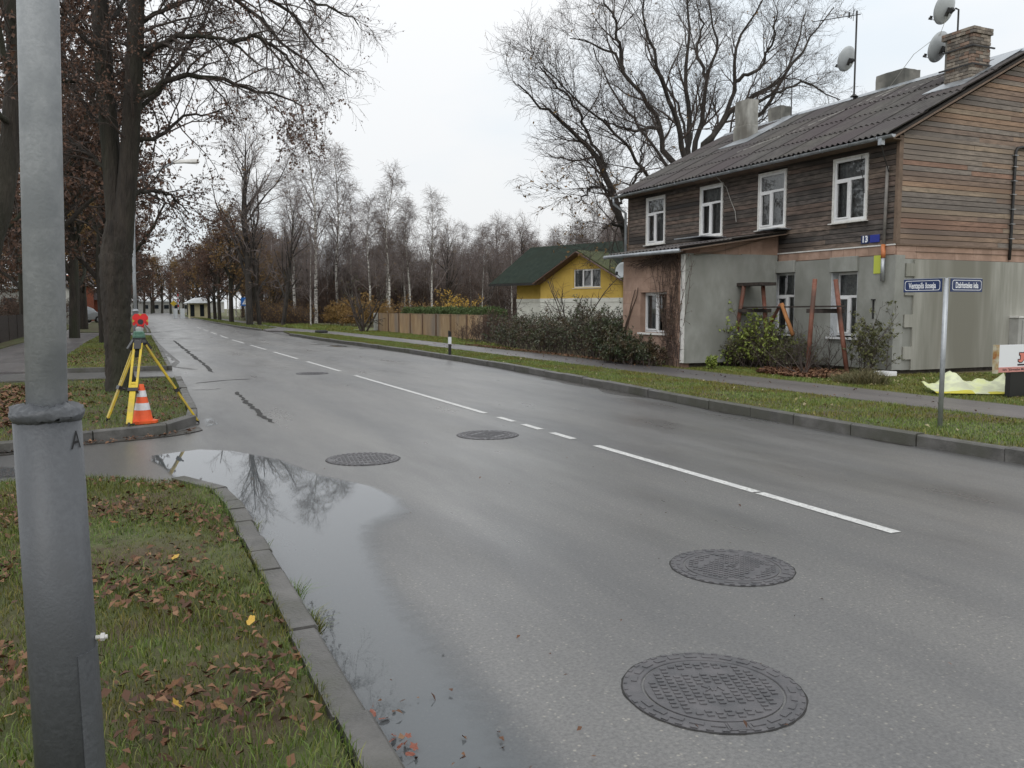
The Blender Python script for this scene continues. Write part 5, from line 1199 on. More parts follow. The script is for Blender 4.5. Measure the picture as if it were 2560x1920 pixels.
Yh = thing('yellow_house', (21.4, 50.0, 0), 'yellow house with green tiled roof and a gabled front', 'house')
ang = R(162); du = Vector((math.sin(ang), math.cos(ang), 0)); dn = Vector((du.y, -du.x, 0)); 
if dn.dot(Vector((-1, -1, 0))) < 0: dn = -dn
YP = Plane((21.4, 50.0, 0), du, dn)
back = -5.6
mb = MB(); YP.wall(mb, 1.4, 4.35, -.1, 1.95, back, -.8, []); recalc(mb.build('lower_wall', M['cream'], Yh))
mb = MB(); YP.wall(mb, 1.4, 4.35, 2.15, 3.1, back, -.8, []); recalc(mb.build('wall', M['yellowwall'], Yh))
mb = MB(); YP.box(mb, 1.38, 4.35, 1.95, 2.15, back, -.77); YP.box(mb, 4.33, 10.65, 1.93, 2.15, back, .03); mb.build('band', M['cream'], Yh)
mb = MB(); YP.box(mb, 4.35, 10.63, -.1, 1.93, back, 0); mb.build('lower_wall', M['cream'], Yh)
yw = (7.05, 9.1, 2.75, 3.78); gc = 7.72
mb = MB(); YP.wall(mb, 4.35, 10.63, 2.15, 3.15, -.3, 0, [yw]); YP.wall(mb, 5.6, 9.8, 3.15, 3.8, -.3, 0, [yw]); P = YP.p
mb.hexa([P(5.6, 3.8, 0), P(9.8, 3.8, 0), P(9.8, 3.8, -.3), P(5.6, 3.8, -.3), P(gc - .05, 4.68, 0), P(gc + .05, 4.68, 0), P(gc + .05, 4.68, -.3), P(gc - .05, 4.68, -.3)])
mb.hexa([P(4.35, 3.15, 0), P(5.6, 3.15, 0), P(5.6, 3.15, -.3), P(4.35, 3.15, -.3), P(5.55, 3.8, 0), P(5.6, 3.8, 0), P(5.6, 3.8, -.3), P(5.55, 3.8, -.3)])
mb.hexa([P(9.8, 3.15, 0), P(10.63, 3.15, 0), P(10.63, 3.15, -.3), P(9.8, 3.15, -.3), P(9.8, 3.8, 0), P(9.85, 3.8, 0), P(9.85, 3.8, -.3), P(9.8, 3.8, -.3)])
recalc(mb.build('gable_wall', M['yellowwall'], Yh))
window(YP, *yw, -.06, Yh, casing=False, sill=True, layout='3', curtain='full')
# roofs: main slope cut round the cross gable, then the gable's own two slopes
def plate(pts, th, nm, m, par):
    n = len(pts); mb = MB(); mb.add([Vector(p) for p in pts] + [Vector(p) + Vector((0, 0, th)) for p in pts], [tuple(range(n))[::-1], tuple(range(n, 2 * n))] + [(i, (i + 1) % n, n + (i + 1) % n, n + i) for i in range(n)]); o = mb.build(nm, m, par); recalc(o); return o
plate([P(-.1, 3.02, .15), P(4.2, 3.02, .15), P(7.72, 4.74, -2.15), P(8.7, 5.42, -3.0), P(.35, 5.42, -3.0)], .09, 'roof', M['greenroof'], Yh)
plate([P(7.72, 4.74, -2.15), P(11.4, 3.02, .15), P(14, 3.02, .15), P(14, 5.42, -3.0), P(8.7, 5.42, -3.0)], .09, 'roof', M['greenroof'], Yh)
plate([P(.35, 5.42, -3.0), P(14, 5.42, -3.0), P(14, 3.0, -6.3), P(-.1, 3.0, -6.3)], .09, 'rear_roof', M['greenroof'], Yh)
mb = MB(); YP.box(mb, -.15, 4.15, 2.95, 3.09, .13, .22); mb.build('fascia', M['iron'], Yh)
for (u0, u1, z_, nm, m) in ((4.2, gc, 3.02, 'gable_roof', 'greenroof'), (11.25, gc, 3.0, 'gable_roof', 'mossroof')):
    plate([P(u0, z_, .45), P(u1, 4.74, .45), P(u1, 4.74, -2.2), P(u0, z_, .10)], .10, nm, M[m], Yh)
    mb = MB(); mb.beam(P(u0, z_ - .03, .47), P(u1, 4.73, .47), .05, .22, up=tuple(dn)); mb.build('barge_board', M['brownboard'], Yh)
    plate([P(u0 + (.1 if u0 < gc else -.1), z_ - .05, 0), P(u1, 4.70, 0), P(u1, 4.70, .43), P(u0 + (.1 if u0 < gc else -.1), z_ - .05, .43)], .03, 'soffit', M['brownboard'], Yh)

# ------------------------------------------------------------------ far buildings
t = thing('pale_kiosk', (10.6, 140, 0), 'small pale kiosk with a white roof beside the far road', 'kiosk')
mb = MB(); mb.box(9.4, 12.1, 140, 143, 0, 2.4); mb.build('wall', M['creamwall'], t)
mb = MB(); mb.hexa([(8.7, 139.3, 2.3), (12.3, 139.3, 2.35), (12.3, 143.5, 2.35), (8.7, 143.5, 2.3), (10.2, 139.6, 3.1), (12.2, 139.6, 3.3), (12.2, 143, 3.3), (10.2, 143, 3.1)]); mb.build('roof', M['whiteroof'], t)
for x in (9.5, 10.9): mb = MB(); mb.box(x, x + .6, 139.95, 140, .3, 2.1); mb.build('window', M['carglass'], t)
t = thing('barrier_gate', (8.2, 139, 0), 'white barrier cabinets with a raised striped boom', 'barrier')
for x in (7.0, 8.0): mb = MB(); mb.box(x, x + .6, 138.5, 139, 0, 1.5); mb.build('cabinet', M['whiteroof'], t)
mb = MB()
for k in range(6): mb.box(7.68, 7.78, 138.7, 138.8, 1.3 + k * .4, 1.3 + k * .4 + .4, k % 2)
mb.build('boom', [M['signwhite'], M['red']], t)
t = thing('round_road_sign', (6.9, 137, 0), 'far road sign with a yellow diamond', 'road sign'); mb = MB(); mb.box(6.96, 7.04, 137, 137.08, 0, 2.2); mb.build('pole', M['galvlight'], t); mb = MB(); mb.add([(7, 136.95, 1.8), (7.45, 136.95, 2.25), (7, 136.95, 2.7), (6.55, 136.95, 2.25)] + [(7, 136.99, 1.8), (7.45, 136.99, 2.25), (7, 136.99, 2.7), (6.55, 136.99, 2.25)], [(0, 1, 2, 3), (7, 6, 5, 4), (0, 4, 5, 1), (1, 5, 6, 2), (2, 6, 7, 3), (3, 7, 4, 0)]); mb.build('sign_face', M['yellow'], t)
t = thing('far_wall', (4, 290, 0), 'long low building closing the far end of the road', 'building')
mb = MB(); mb.box(-30, 30, 290, 294, -.1, 3.4); mb.build('wall', M['greywall'], t)
mb = MB(); mb.box(-30, 30, 289.6, 295, 3.4, 3.9); mb.build('roof', M['whiteroof'], t); 
for x in range(-12, 24, 3): mb = MB(); mb.box(x, x + 1.4, 289.93, 290, 1.3, 2.5); mb.build('window', M['carglass'], t)
t = thing('cream_house', (27, 165, 0), 'cream gabled house behind the right hand tree row', 'house')
mb = MB(); mb.box(23.8, 31, 165, 172, 0, 2.3); mb.hexa([(23.8, 165, 2.3), (31, 165, 2.3), (31, 172, 2.3), (23.8, 172, 2.3), (27.3, 165, 3.9), (27.5, 165, 3.9), (27.5, 172, 3.9), (27.3, 172, 3.9)]); mb.build('wall', M['creamwall'], t)
for sx in (-1, 1): plate([(27.4 + sx * 4.0, 164.5, 2.1), (27.4, 164.5, 4.0), (27.4, 172.5, 4.0), (27.4 + sx * 4.0, 172.5, 2.1)], .14, 'roof', M['darkroof'], t)
for x in (24.8, 27, 29): mb = MB(); mb.box(x, x + 1.1, 164.93, 165, .7, 1.8); mb.build('window', M['carglass'], t)
# houses on the far left
t = thing('brick_house', (-3.5, 118, 0), 'red brick house with a dark roof and orange ridge, behind the silver car', 'house')
mb = MB(); mb.box(-9, -3.2, 118, 126, 0, 4.3); mb.build('wall', M['redbrick'], t); mb = MB(); mb.hexa([(-9.5, 117.5, 4.3), (-2.9, 117.5, 4.3), (-2.9, 126.5, 4.3), (-9.5, 126.5, 4.3), (-9.5, 121.9, 5.6), (-2.9, 121.9, 5.6), (-2.9, 122.1, 5.6), (-9.5, 122.1, 5.6)]); mb.build('roof', M['darkroof'], t); mb = MB(); mb.box(-9.5, -2.9, 121.85, 122.15, 5.58, 5.75); mb.build('ridge', M['orangetile'], t)
mb = MB(); mb.box(-3.2, -.6, 120, 126, 0, 2.6); mb.build('wall', M['redbrick'], t); mb = MB(); mb.hexa([(-3.2, 119.6, 2.6), (-.3, 119.6, 2.6), (-.3, 126, 2.6), (-3.2, 126, 2.6), (-3.2, 123, 4.0), (-.9, 123, 4.0), (-.9, 123.1, 4.0), (-3.2, 123.1, 4.0)]); mb.build('roof', M['darkroof'], t); mb = MB(); mb.box(-3.2, -.8, 122.95, 123.15, 3.98, 4.12); mb.build('ridge', M['orangetile'], t)
for x in (-8, -5.6): mb = MB(); mb.box(x, x + 1, 117.93, 118, 1.3, 2.6); mb.build('window', M['carglass'], t)
t = thing('white_shed', (-5.4, 108, 0), 'white gabled shed left of the silver car', 'shed')
mb = MB(); mb.box(-8.6, -4.0, 108, 112, 0, 2.8); mb.hexa([(-8.6, 108, 2.8), (-4.0, 108, 2.8), (-4.0, 112, 2.8), (-8.6, 112, 2.8), (-6.4, 108, 4.2), (-6.2, 108, 4.2), (-6.2, 112, 4.2), (-6.4, 112, 4.2)]); mb.build('wall', M['palewall'], t)
mb = MB(); mb.hexa([(-3.7, 107.7, 2.7), (-6.3, 107.7, 4.3), (-6.3, 112.3, 4.3), (-3.7, 112.3, 2.7), (-3.7, 107.7, 2.82), (-6.3, 107.7, 4.42), (-6.3, 112.3, 4.42), (-3.7, 112.3, 2.82)]); mb.hexa([(-8.9, 107.7, 2.7), (-6.3, 107.7, 4.3), (-6.3, 112.3, 4.3), (-8.9, 112.3, 2.7), (-8.9, 107.7, 2.82), (-6.3, 107.7, 4.42), (-6.3, 112.3, 4.42), (-8.9, 112.3, 2.82)]); recalc(mb.build('roof', M['darkroof'], t))
t = thing('grey_building', (-14, 92, 0), 'grey flat roofed building at the far left edge', 'building')
mb = MB(); mb.box(-22, -6.6, 92, 100, 0, 3.4); mb.build('wall', M['greywall'], t); mb = MB(); mb.box(-22.3, -6.3, 91.6, 100.3, 3.4, 3.75); mb.build('roof_edge', M['whiteroof'], t)
for x in (-12, -10, -8.4): mb = MB(); mb.box(x, x + 1, 91.93, 92, 1.2, 2.5); mb.build('window', M['carglass'], t)
t = thing('dark_board_fence', (-4.6, 50, 0), 'dark board fence along the far left footpath', 'fence')
for i in range(14):
    y = 36 + i * 3.2
    if 8 < i < 10: continue
    mb = MB()
    for k in range(10): mb.box(-4.9 - (y - 36) * -.008, -4.86 + (y - 36) * .008, y + k * .32 + .02, y + k * .32 + .30, .02, 1.25 + random.uniform(-.03, .03))
    mb.build('panel', M['darkwood'], t)
for x, y, lb in ((-4.5, 35.2, 'pale concrete gate post at the left edge beside the dark fence'), (-4.55, 88, 'pale concrete gate post near the blue bin')):
    mb = MB(); mb.box(x - .17, x + .17, y - .17, y + .17, 0, 1.22); tag(bevel(mb.build('gate_post', M['concrete'], org=(x, y, 0)), .015, 1), lb, 'post')
t = thing('wheelie_bin', (-5.2, 88, 0), 'blue grey rubbish bin by the far gate post', 'bin'); mb = MB(); mb.hexa([(-5.4, 87.8, .05), (-4.95, 87.8, .05), (-4.95, 88.3, .05), (-5.4, 88.3, .05), (-5.46, 87.7, 1.0), (-4.88, 87.7, 1.0), (-4.88, 88.4, 1.0), (-5.46, 88.4, 1.0)]); mb.build('body', M['blue'], t); mb = MB(); mb.box(-5.5, -4.85, 87.65, 88.45, 1.0, 1.07); mb.build('lid', M['black'], t)

# ------------------------------------------------------------------ silver car (side on, far left)
C = thing('parked_car', (-3.0, 97, .05), 'silver off-road car with a spare wheel on its back, parked far left', 'car')
cx, cy, cz = -4.6, 97.0, .06
prof = [(.05, .45), (.0, .75), (.05, 1.0), (.28, 1.12), (.62, 1.60), (1.0, 1.68), (2.2, 1.66), (2.75, 1.45), (3.05, 1.12), (3.75, 1.02), (4.02, .9), (4.1, .6), (4.05, .4), (3.6, .36), (3.5, .6), (3.2, .72), (2.9, .6), (2.8, .34), (1.3, .34), (1.2, .6), (.9, .72), (.6, .6), (.5, .38)]
def extr(P2_, y0, y1, ins=0): 
    n = len(P2_); mb = MB(); mb.add([(cx + x, y0, cz + z) for x, z in P2_] + [(cx + x, y1, cz + z) for x, z in P2_], [tuple(range(n)), tuple(range(n, 2 * n))[::-1]] + [(i, n + i, n + (i + 1) % n, (i + 1) % n) for i in range(n)]); return mb
o = extr(prof, cy, cy + 1.7).build('body', M['carpaint'], C); recalc(o)
bm = bmesh.new(); bm.from_mesh(o.data)
for v in bm.verts:
    zr = v.co.z + .0
    if v.co.z + .0 > 1.05 + .06 - 0 + .0 and True: v.co.y += (.14 if v.co.y < .8 + 0 else -.14) * min(1, (v.co.z - 1.0) / .6)
bm.to_mesh(o.data); bm.free(); bevel(o, .04, 2)
for q in ([(.55, 1.14), (.78, 1.56), (1.35, 1.58), (1.35, 1.14)], [(1.42, 1.14), (1.42, 1.58), (2.1, 1.57), (2.1, 1.14)], [(2.17, 1.14), (2.17, 1.57), (2.62, 1.42), (2.9, 1.14)]):
    mb = MB(); A_ = [(cx + x, cy - .01 + (.14 * min(1, (z - .9) / .6)), cz + z) for x, z in q]; mb.add(A_ + [(x, y + .03, z) for x, y, z in A_], [(0, 1, 2, 3), (7, 6, 5, 4), (0, 4, 5, 1), (1, 5, 6, 2), (2, 6, 7, 3), (3, 7, 4, 0)]); mb.build('side_window', M['carglass'], C)
for x in (.9, 3.2):
    for y in (cy - .02, cy + 1.52):
        mb = MB(); mb.tube([(cx + x, y, cz + .34), (cx + x, y + .2, cz + .34)], .34, 20); w_ = mb.build('wheel', M['tyre'], C); mb = MB(); mb.tube([(cx + x, y - .01, cz + .34), (cx + x, y + .02, cz + .34)], .2, 14); mb.build('rim', M['galvlight'], w_)
mb = MB(); mb.tube([(cx - .2, cy + .85, cz + .95), (cx - .02, cy + .85, cz + .95)], .32, 20); mb.build('spare_wheel', M['carpaint'], C)
mb = MB(); mb.box(cx - .02, cx + .06, cy - .01, cy + .12, cz + .85, cz + 1.1); mb.build('tail_light', M['lampred'], C)
mb = MB(); mb.box(cx + 3.9, cx + 4.08, cy - .01, cy + .2, cz + .7, cz + .88); mb.build('headlight', M['signwhite'], C)
C.rotation_euler = (0, 0, R(38)); C.location = (-3.5, 96.4, .05)

# ================================================================== TREES
def limb_arrays(limbs, n, r_of):
    P = np.stack([resample(l, n) for l in limbs]); Rr = np.stack([r_of(i) for i in range(len(limbs))]); return P, Rr
LINDEN = [
 [(-0.11, 17.2, 5.62), (-0.54, 17.02, 5.53), (-0.84, 16.85, 5.45), (-1.16, 16.68, 5.46), (-1.53, 16.5, 5.64)],
 [(0.36, 16.8, 5.84), (0.65, 16.62, 6.12), (0.88, 16.45, 6.26), (1.22, 16.28, 6.32), (1.53, 16.1, 6.3), (1.73, 15.92, 6.22), (1.95, 15.75, 6.12), (2.15, 15.58, 5.91), (2.32, 15.4, 5.71)],
 [(1.86, 15.8, 6.15), (2.11, 15.55, 6.22), (2.35, 15.4, 6.14), (2.63, 15.2, 5.94), (2.9, 15.0, 5.54)],
 [(0.31, 16.8, 5.26), (0.63, 16.71, 5.43), (0.82, 16.62, 5.55), (1.09, 16.53, 5.65), (1.35, 16.44, 5.68), (1.62, 16.36, 5.66), (1.92, 16.27, 5.58), (2.4, 16.18, 5.42), (2.69, 16.09, 5.44), (3.12, 16.0, 5.20)],
 [(0.45, 16.7, 7.4), (1.0, 16.54, 7.67), (1.52, 16.39, 7.46), (2.03, 16.23, 7.02), (2.4, 16.07, 6.72), (2.7, 15.91, 6.32), (3.09, 15.76, 6.03), (3.42, 15.6, 5.5)],
 [(0.5, 16.6, 8.07), (1.4, 16.63, 8.16), (2.18, 16.66, 7.66), (2.66, 16.69, 7.25), (3.14, 16.71, 7.09), (3.44, 16.74, 6.64), (3.76, 16.77, 6.37), (4.2, 16.8, 6.07)],
 [(2.2, 16.65, 7.62), (3.03, 16.83, 7.66), (3.52, 17.05, 7.45), (4.04, 17.27, 7.49), (4.56, 17.5, 7.3)],
 [(0.25, 16.8, 4.57), (0.61, 17.0, 4.64), (0.86, 17.2, 4.82), (1.16, 17.4, 5.17), (1.47, 17.6, 5.28), (1.91, 17.8, 5.39)],
 [(0.1, 16.9, 3.53), (0.52, 17.4, 3.78), (0.94, 17.9, 3.77), (1.3, 18.4, 3.49)],
 [(-0.09, 17.3, 4.63), (-0.36, 17.6, 5.08), (-0.73, 17.9, 5.68), (-1.09, 18.2, 6.37), (-1.38, 18.5, 7.08)],
 [(-0.06, 17.0, 3.94), (-0.46, 17.47, 4.39), (-0.77, 17.93, 4.69), (-1.46, 18.4, 5.05)],
 [(0.3, 16.8, 4.98), (0.73, 17.35, 5.54), (1.27, 17.9, 6.41), (1.77, 18.45, 7.41), (2.12, 19.0, 8.45)],
 [(0.39, 16.7, 6.46), (0.85, 17.02, 6.94), (1.27, 17.35, 7.26), (1.71, 17.68, 7.51), (2.33, 18.0, 7.35)],
 [(-0.12, 17.3, 6.0), (-0.7, 17.5, 6.7), (-1.3, 17.2, 7.2), (-2.0, 16.8, 7.6)],
 [(0.42, 16.7, 7.0), (0.2, 15.8, 7.6), (0.6, 14.9, 8.0), (1.2, 14.2, 7.8)],
 [(-0.14, 17.4, 6.6), (0.3, 18.2, 7.4), (0.6, 19.0, 8.0), (1.3, 19.6, 8.2)]]
rng = np.random.default_rng(11)
T = thing('linden_tree', (0, 17, Z), 'big linden whose trunk forks in two, with long bare limbs arching over the road', 'tree')
def poly_tube(G_, pts, radii, n, sides, mi=0, wig=0.0):
    P = resample(pts, n)[None]; r = np.interp(np.linspace(0, 1, n), np.linspace(0, 1, len(radii)), radii)[None]
    if wig: P = P + rng.normal(size=P.shape) * wig
    V, F = tubes(P, r, sides)
    G_.add((V + rng.normal(size=V.shape) * r.mean() * (.035 if sides > 20 else .02), F), mi); return P, r
G = Geo()
poly_tube(G, [(-.08, 17, 0.02), (-.08, 17, .25), (-.10, 17, 1.1), (-.09, 17, 2.2), (-.04, 17, 2.75), (.0, 17, 3.1)], [.27, .215, .22, .25, .27, .22], 46, 36, wig=.004)
SL_ = [(-.02, 17, 2.6), (-.05, 17.08, 3.3), (-0.07, 17.15, 4.17), (-0.1, 17.23, 4.94), (-0.13, 17.3, 5.63), (-0.15, 17.38, 6.42), (-0.16, 17.45, 7.09), (-0.17, 17.53, 8.07), (-0.16, 17.6, 9.21), (-.1, 17.7, 11)]
SR_ = [(.04, 17, 2.6), (0.14, 16.94, 3.6), (0.23, 16.89, 4.43), (0.3, 16.83, 5.22), (0.36, 16.77, 5.83), (0.42, 16.71, 6.94), (0.49, 16.66, 7.86), (0.6, 16.6, 8.92), (.7, 16.5, 11)]
P1, R1 = poly_tube(G, SL_, [.17, .16, .15, .13, .07], 26, 14); P2_, R2_ = poly_tube(G, SR_, [.18, .155, .14, .13, .07], 26, 14)
LP, LR = limb_arrays(LINDEN, 16, lambda i: np.linspace(.062 if i in (1, 3, 4, 5) else .045, .012, 16))
LP[:, 1:] += rng.normal(size=LP[:, 1:].shape) * .018
G.add(tubes(LP, LR, 8)); G.build('trunk', [M['bark']], T, True)
G = Geo(); LL = np.full(len(LINDEN), 1.35)
C1, R1_, L1_ = grow(LP, LR, 14, (.18, 1), LL, 48, 7, .16, -.03, .5, .3, rng, .35, .006)
stems = np.concatenate([P1, P2_]); sr = np.concatenate([R1, R2_]) * .35
C0, R0_, L0_ = grow(stems, sr, 26, (.22, 1), 2.2, 60, 9, .15, .0, .5, .25, rng, .3, .008); G.add(tubes(C0, R0_, 6))
B1 = C1; G.add(tubes(C1, R1_, 5))
C2, R2c, L2_ = grow(C1, R1_, 6, (.2, 1), .62, 50, 5, .2, -.07, .6, .4, rng, .4, .0035); G.add(tubes(C2, R2c, 4))
C3, R3c, L3_ = grow(C2, R2c, 4, (.2, 1), .34, 45, 4, .2, -.10, .7, .5, rng, .3, .0026); G.add(tubes(C3, R3c, 3))
D1, RD1, _ = grow(C0, R0_, 9, (.2, 1), .95, 50, 5, .2, -.05, .5, .4, rng, .4, .005); G.add(tubes(D1, RD1, 4))
D2, RD2, _ = grow(D1, RD1, 6, (.2, 1), .45, 50, 4, .22, -.06, .7, .5, rng, .3, .003); G.add(tubes(D2, RD2, 3))
G.add(leaf_geo(C3, 2, .035, rng, droop=1.4, thin=.35), 0)
low = D2[:, 0, 2] < 99; G.add(leaf_geo(D2, 7, .052, rng, droop=.8), 1)
sel = rng.random(len(C3)) < .12; G.add(leaf_geo(C3[sel], 3, .05, rng, droop=.8), 1)
nearstem = (C3[:, 0, 2] < 5.1); G.add(leaf_geo(C3[nearstem], 6, .05, rng, droop=.8), 1)
G.build('crown', [M['twig'], M['rust_leaf']], T)

# leaning tree at the far left edge
T = thing('leaning_tree', (-2.0, 12, Z), 'dark leaning trunk at the far left edge beside the near lamp post', 'tree')
G = Geo(); Pn, Rn = poly_tube(G, [(-2.15, 12, 0), (-1.81, 12.0, 0.86), (-1.46, 12.0, 2.18), (-1.29, 12.0, 2.79), (-1.15, 12.0, 3.51), (-1.07, 12.0, 4.06), (-1.02, 12.0, 4.71), (-1.04, 12.0, 5.24), (-1.06, 12.0, 5.87), (-1.0, 12, 7.2)], [.20, .14, .11, .07], 24, 12, wig=.006)
nl = [[(-1.06, 12.0, 4.11), (-1.15, 11.87, 4.5), (-1.2, 11.73, 5.03), (-1.25, 11.6, 5.8)], [(-1.1, 12.0, 3.78), (-1.22, 11.75, 3.83), (-1.44, 11.5, 4.12)], [(-1.03, 12.0, 4.6), (-0.87, 12.17, 4.99), (-0.76, 12.33, 5.5), (-0.65, 12.5, 6.2)], [(-1.2, 12, 3.2), (-1.6, 12.3, 3.7), (-2.1, 12.5, 4.3)]]
P_, Rr = limb_arrays(nl, 12, lambda i: np.linspace(.045, .012, 12)); G.add(tubes(P_, Rr, 7)); G.build('trunk', [M['bark']], T, True)
G = Geo(); Pa = np.concatenate([P_]); C1, Ra, _ = grow(P_, Rr, 9, (.2, 1), .8, 50, 6, .18, -.0, .5, .3, rng, .3, .005); G.add(tubes(C1, Ra, 4)); C0, Rb, _ = grow(Pn, Rn * .3, 14, (.45, 1), 1.1, 55, 6, .18, 0, .5, .3, rng, .3, .006); G.add(tubes(C0, Rb, 4))
CC = np.concatenate([C1, C0]); RR_ = np.concatenate([Ra, Rb]); C2, Rc, _ = grow(CC, RR_, 7, (.2, 1), .4, 50, 4, .2, -.04, .6, .5, rng, .3, .003); G.add(tubes(C2, Rc, 3))
G.add(leaf_geo(C2, 5, .06, rng, droop=.7), 1); G.build('crown', [M['twig'], M['rust_leaf']], T)

# big bare trees behind the wooden house
OAK = [
 [(18.35, 29, 3.2), (18.08, 29.0, 4.41), (17.7, 29.0, 5.15), (17.47, 29.0, 6.07), (17.17, 29.0, 6.86), (16.52, 29.0, 7.49), (15.87, 29.0, 8.11), (15.04, 29.0, 8.69), (14.23, 29.0, 9.09), (13.43, 29.0, 9.68)],
 [(17.17, 29.0, 6.98), (16.4, 28.8, 7.99), (15.86, 28.6, 8.69), (15.4, 28.4, 9.19), (14.62, 28.2, 9.65), (13.86, 28.0, 10.14)],
 [(21.71, 30.0, 6.2), (19.52, 29.75, 6.93), (18.81, 29.5, 7.48), (18.27, 29.25, 7.97), (17.37, 29.0, 8.41), (16.79, 28.75, 8.68), (15.8, 28.5, 9.08), (14.98, 28.25, 9.58), (14.06, 28.0, 10.05)],
 [(21.7, 30.0, 6.3), (21.03, 30.11, 7.6), (20.6, 30.22, 8.38), (20.46, 30.33, 9.31), (19.93, 30.44, 10.07), (19.2, 30.56, 10.8), (18.8, 30.67, 11.43), (18.55, 30.78, 11.94), (17.55, 30.89, 12.23), (16.65, 31.0, 12.34)],
 [(18.97, 30.7, 11.26), (18.78, 30.78, 12.1), (18.58, 30.85, 13.18), (18.16, 30.92, 13.97), (17.89, 31.0, 14.59)],
 [(21.79, 30.0, 6.3), (21.47, 29.82, 7.85), (21.0, 29.65, 8.97), (20.54, 29.48, 9.8), (19.77, 29.3, 10.76), (19.41, 29.12, 11.42), (18.9, 28.95, 12.24), (18.7, 28.78, 13.07), (18.35, 28.6, 13.86)],
 [(21.83, 30.0, 6.3), (21.72, 30.06, 7.98), (21.83, 30.12, 8.99), (21.77, 30.19, 10.0), (21.63, 30.25, 10.99), (21.81, 30.31, 12.01), (22.0, 30.38, 13.04), (21.93, 30.44, 14.36), (21.88, 30.5, 15.35)],
 [(21.87, 30.0, 6.3), (22.29, 30.29, 8.26), (22.73, 30.57, 9.49), (23.17, 30.86, 10.61), (23.45, 31.14, 11.53), (24.25, 31.43, 12.94), (24.08, 31.71, 14.38), (24.18, 32.0, 15.59)],
 [(21.91, 30.0, 6.3), (22.31, 29.86, 8.32), (23.34, 29.71, 9.38), (23.7, 29.57, 10.72), (23.47, 29.43, 11.78), (23.91, 29.29, 12.98), (24.44, 29.14, 13.99), (24.8, 29.0, 14.84)],
 [(21.95, 30.0, 6.3), (22.91, 30.0, 8.59), (23.73, 30.0, 9.81), (25.1, 30.0, 10.69), (26.68, 30.0, 11.54), (27.74, 30.0, 12.98), (28.63, 30.0, 14.14), (29.55, 30.0, 14.97)],
 [(21.95, 30.0, 6.3), (24.2, 30.33, 8.82), (25.95, 30.67, 10.01), (27.22, 31.0, 11.33), (28.23, 31.33, 12.67), (29.16, 31.67, 14.11), (29.72, 32.0, 15.53)],
 [(23.73, 30.0, 9.81), (25.29, 29.8, 10.46), (25.99, 29.6, 10.82), (27.15, 29.4, 11.38), (27.98, 29.2, 11.14), (28.93, 29.0, 10.71)],
 [(20.36, 30.0, 8.85), (19.8, 29.75, 8.82), (19.02, 29.5, 8.64), (18.26, 29.25, 8.53), (17.08, 29.0, 8.75)],
 [(23.35, 31.0, 11.48), (23.21, 31.67, 12.67), (24.03, 32.33, 14.21), (24.14, 33.0, 15.49)],
 [(23.63, 29.5, 11.03), (24.56, 29.0, 11.54), (24.78, 28.5, 12.54), (24.48, 28.0, 13.45)],
 [(22.0, 30.0, 6.3), (22.5, 31, 8.5), (23.0, 32.5, 10.5), (22.5, 34, 12.8), (22.8, 35, 14.5)], [(21.8, 30, 6.3), (21, 31.5, 8.5), (20, 33, 10.8), (19.4, 34, 13)],
 [(17.6, 29, 5.4), (18.0, 28.6, 6.2), (18.3, 28.2, 7.1), (18.0, 27.8, 7.9)], [(17.5, 29, 5.9), (16.9, 28.7, 6.2), (16.2, 28.5, 6.1), (15.6, 28.3, 5.5)], [(18.0, 29, 4.7), (17.3, 28.7, 4.9), (16.8, 28.5, 4.6)]]
def big_tree(name, base, label, limbs, trunk, rads, dens=(10, 7, 5, 3), seed=5):
    global rng; rng = np.random.default_rng(seed)
    T = thing(name, base, label, 'tree'); G = Geo()
    for tr, rd in trunk: poly_tube(G, tr, rd, 14, 12)
    P, Rr = limb_arrays(limbs, 18, rads); P[:, 1:] += rng.normal(size=P[:, 1:].shape) * .05
    G.add(tubes(P, Rr, 8)); G.build('trunk', [M['oakbark']], T, True)
    G = Geo(); L0 = np.full(len(limbs), 2.2)
    c1, r1, l1 = grow(P, Rr, dens[0], (.22, 1), L0, 32, 8, .11, .05, .5, .28, rng, .35, .014); G.add(tubes(c1, r1, 6))
    c2, r2, l2 = grow(c1, r1, dens[1], (.2, 1), 1.4, 38, 6, .14, .05, .55, .35, rng, .4, .008); G.add(tubes(c2, r2, 4))
    c3, r3, l3 = grow(c2, r2, dens[2], (.2, 1), .72, 42, 4, .18, .03, .6, .4, rng, .4, .0050); G.add(tubes(c3, r3, 3))
    c4, r4, l4 = grow(c3, r3, dens[3], (.2, 1), .40, 45, 3, .2, .0, .7, .5, rng, .3, .004); G.add(tubes(c4, r4, 3))
    k = rng.random(len(c4)) < .008; G.add(leaf_geo(c4[k], 2, .11, rng, droop=.6), 1)
    lowm = (c3[:, 0, 2] < 6.5) & (rng.random(len(c3)) < .18); 
    if lowm.any(): G.add(leaf_geo(c3[lowm], 4, .12, rng, droop=.6), 1)
    G.build('crown', [M['twig'], M['ochre_leaf']], T)
big_tree('oak_tree', (21.8, 30, Z), 'big bare many stemmed tree rising behind the ridge of the wooden house', OAK[2:17], [([(21.8, 30, 0), (21.8, 30, 3), (21.85, 30, 6.8)], [.55, .42, .36])], lambda i: np.linspace(.145 if i in (1, 3, 4, 5, 6, 7, 8) else .085, .022, 18))
big_tree('oak_tree', (18.6, 29, Z), 'bare tree leaning left from behind the far corner of the wooden house', OAK[:2] + OAK[17:], [([(18.7, 29, 0), (18.6, 29, 1.5), (18.35, 29, 3.4)], [.28, .22, .19])], lambda i: np.linspace(.19 if i == 0 else .07, .025, 18), (10, 7, 5, 3), 8)

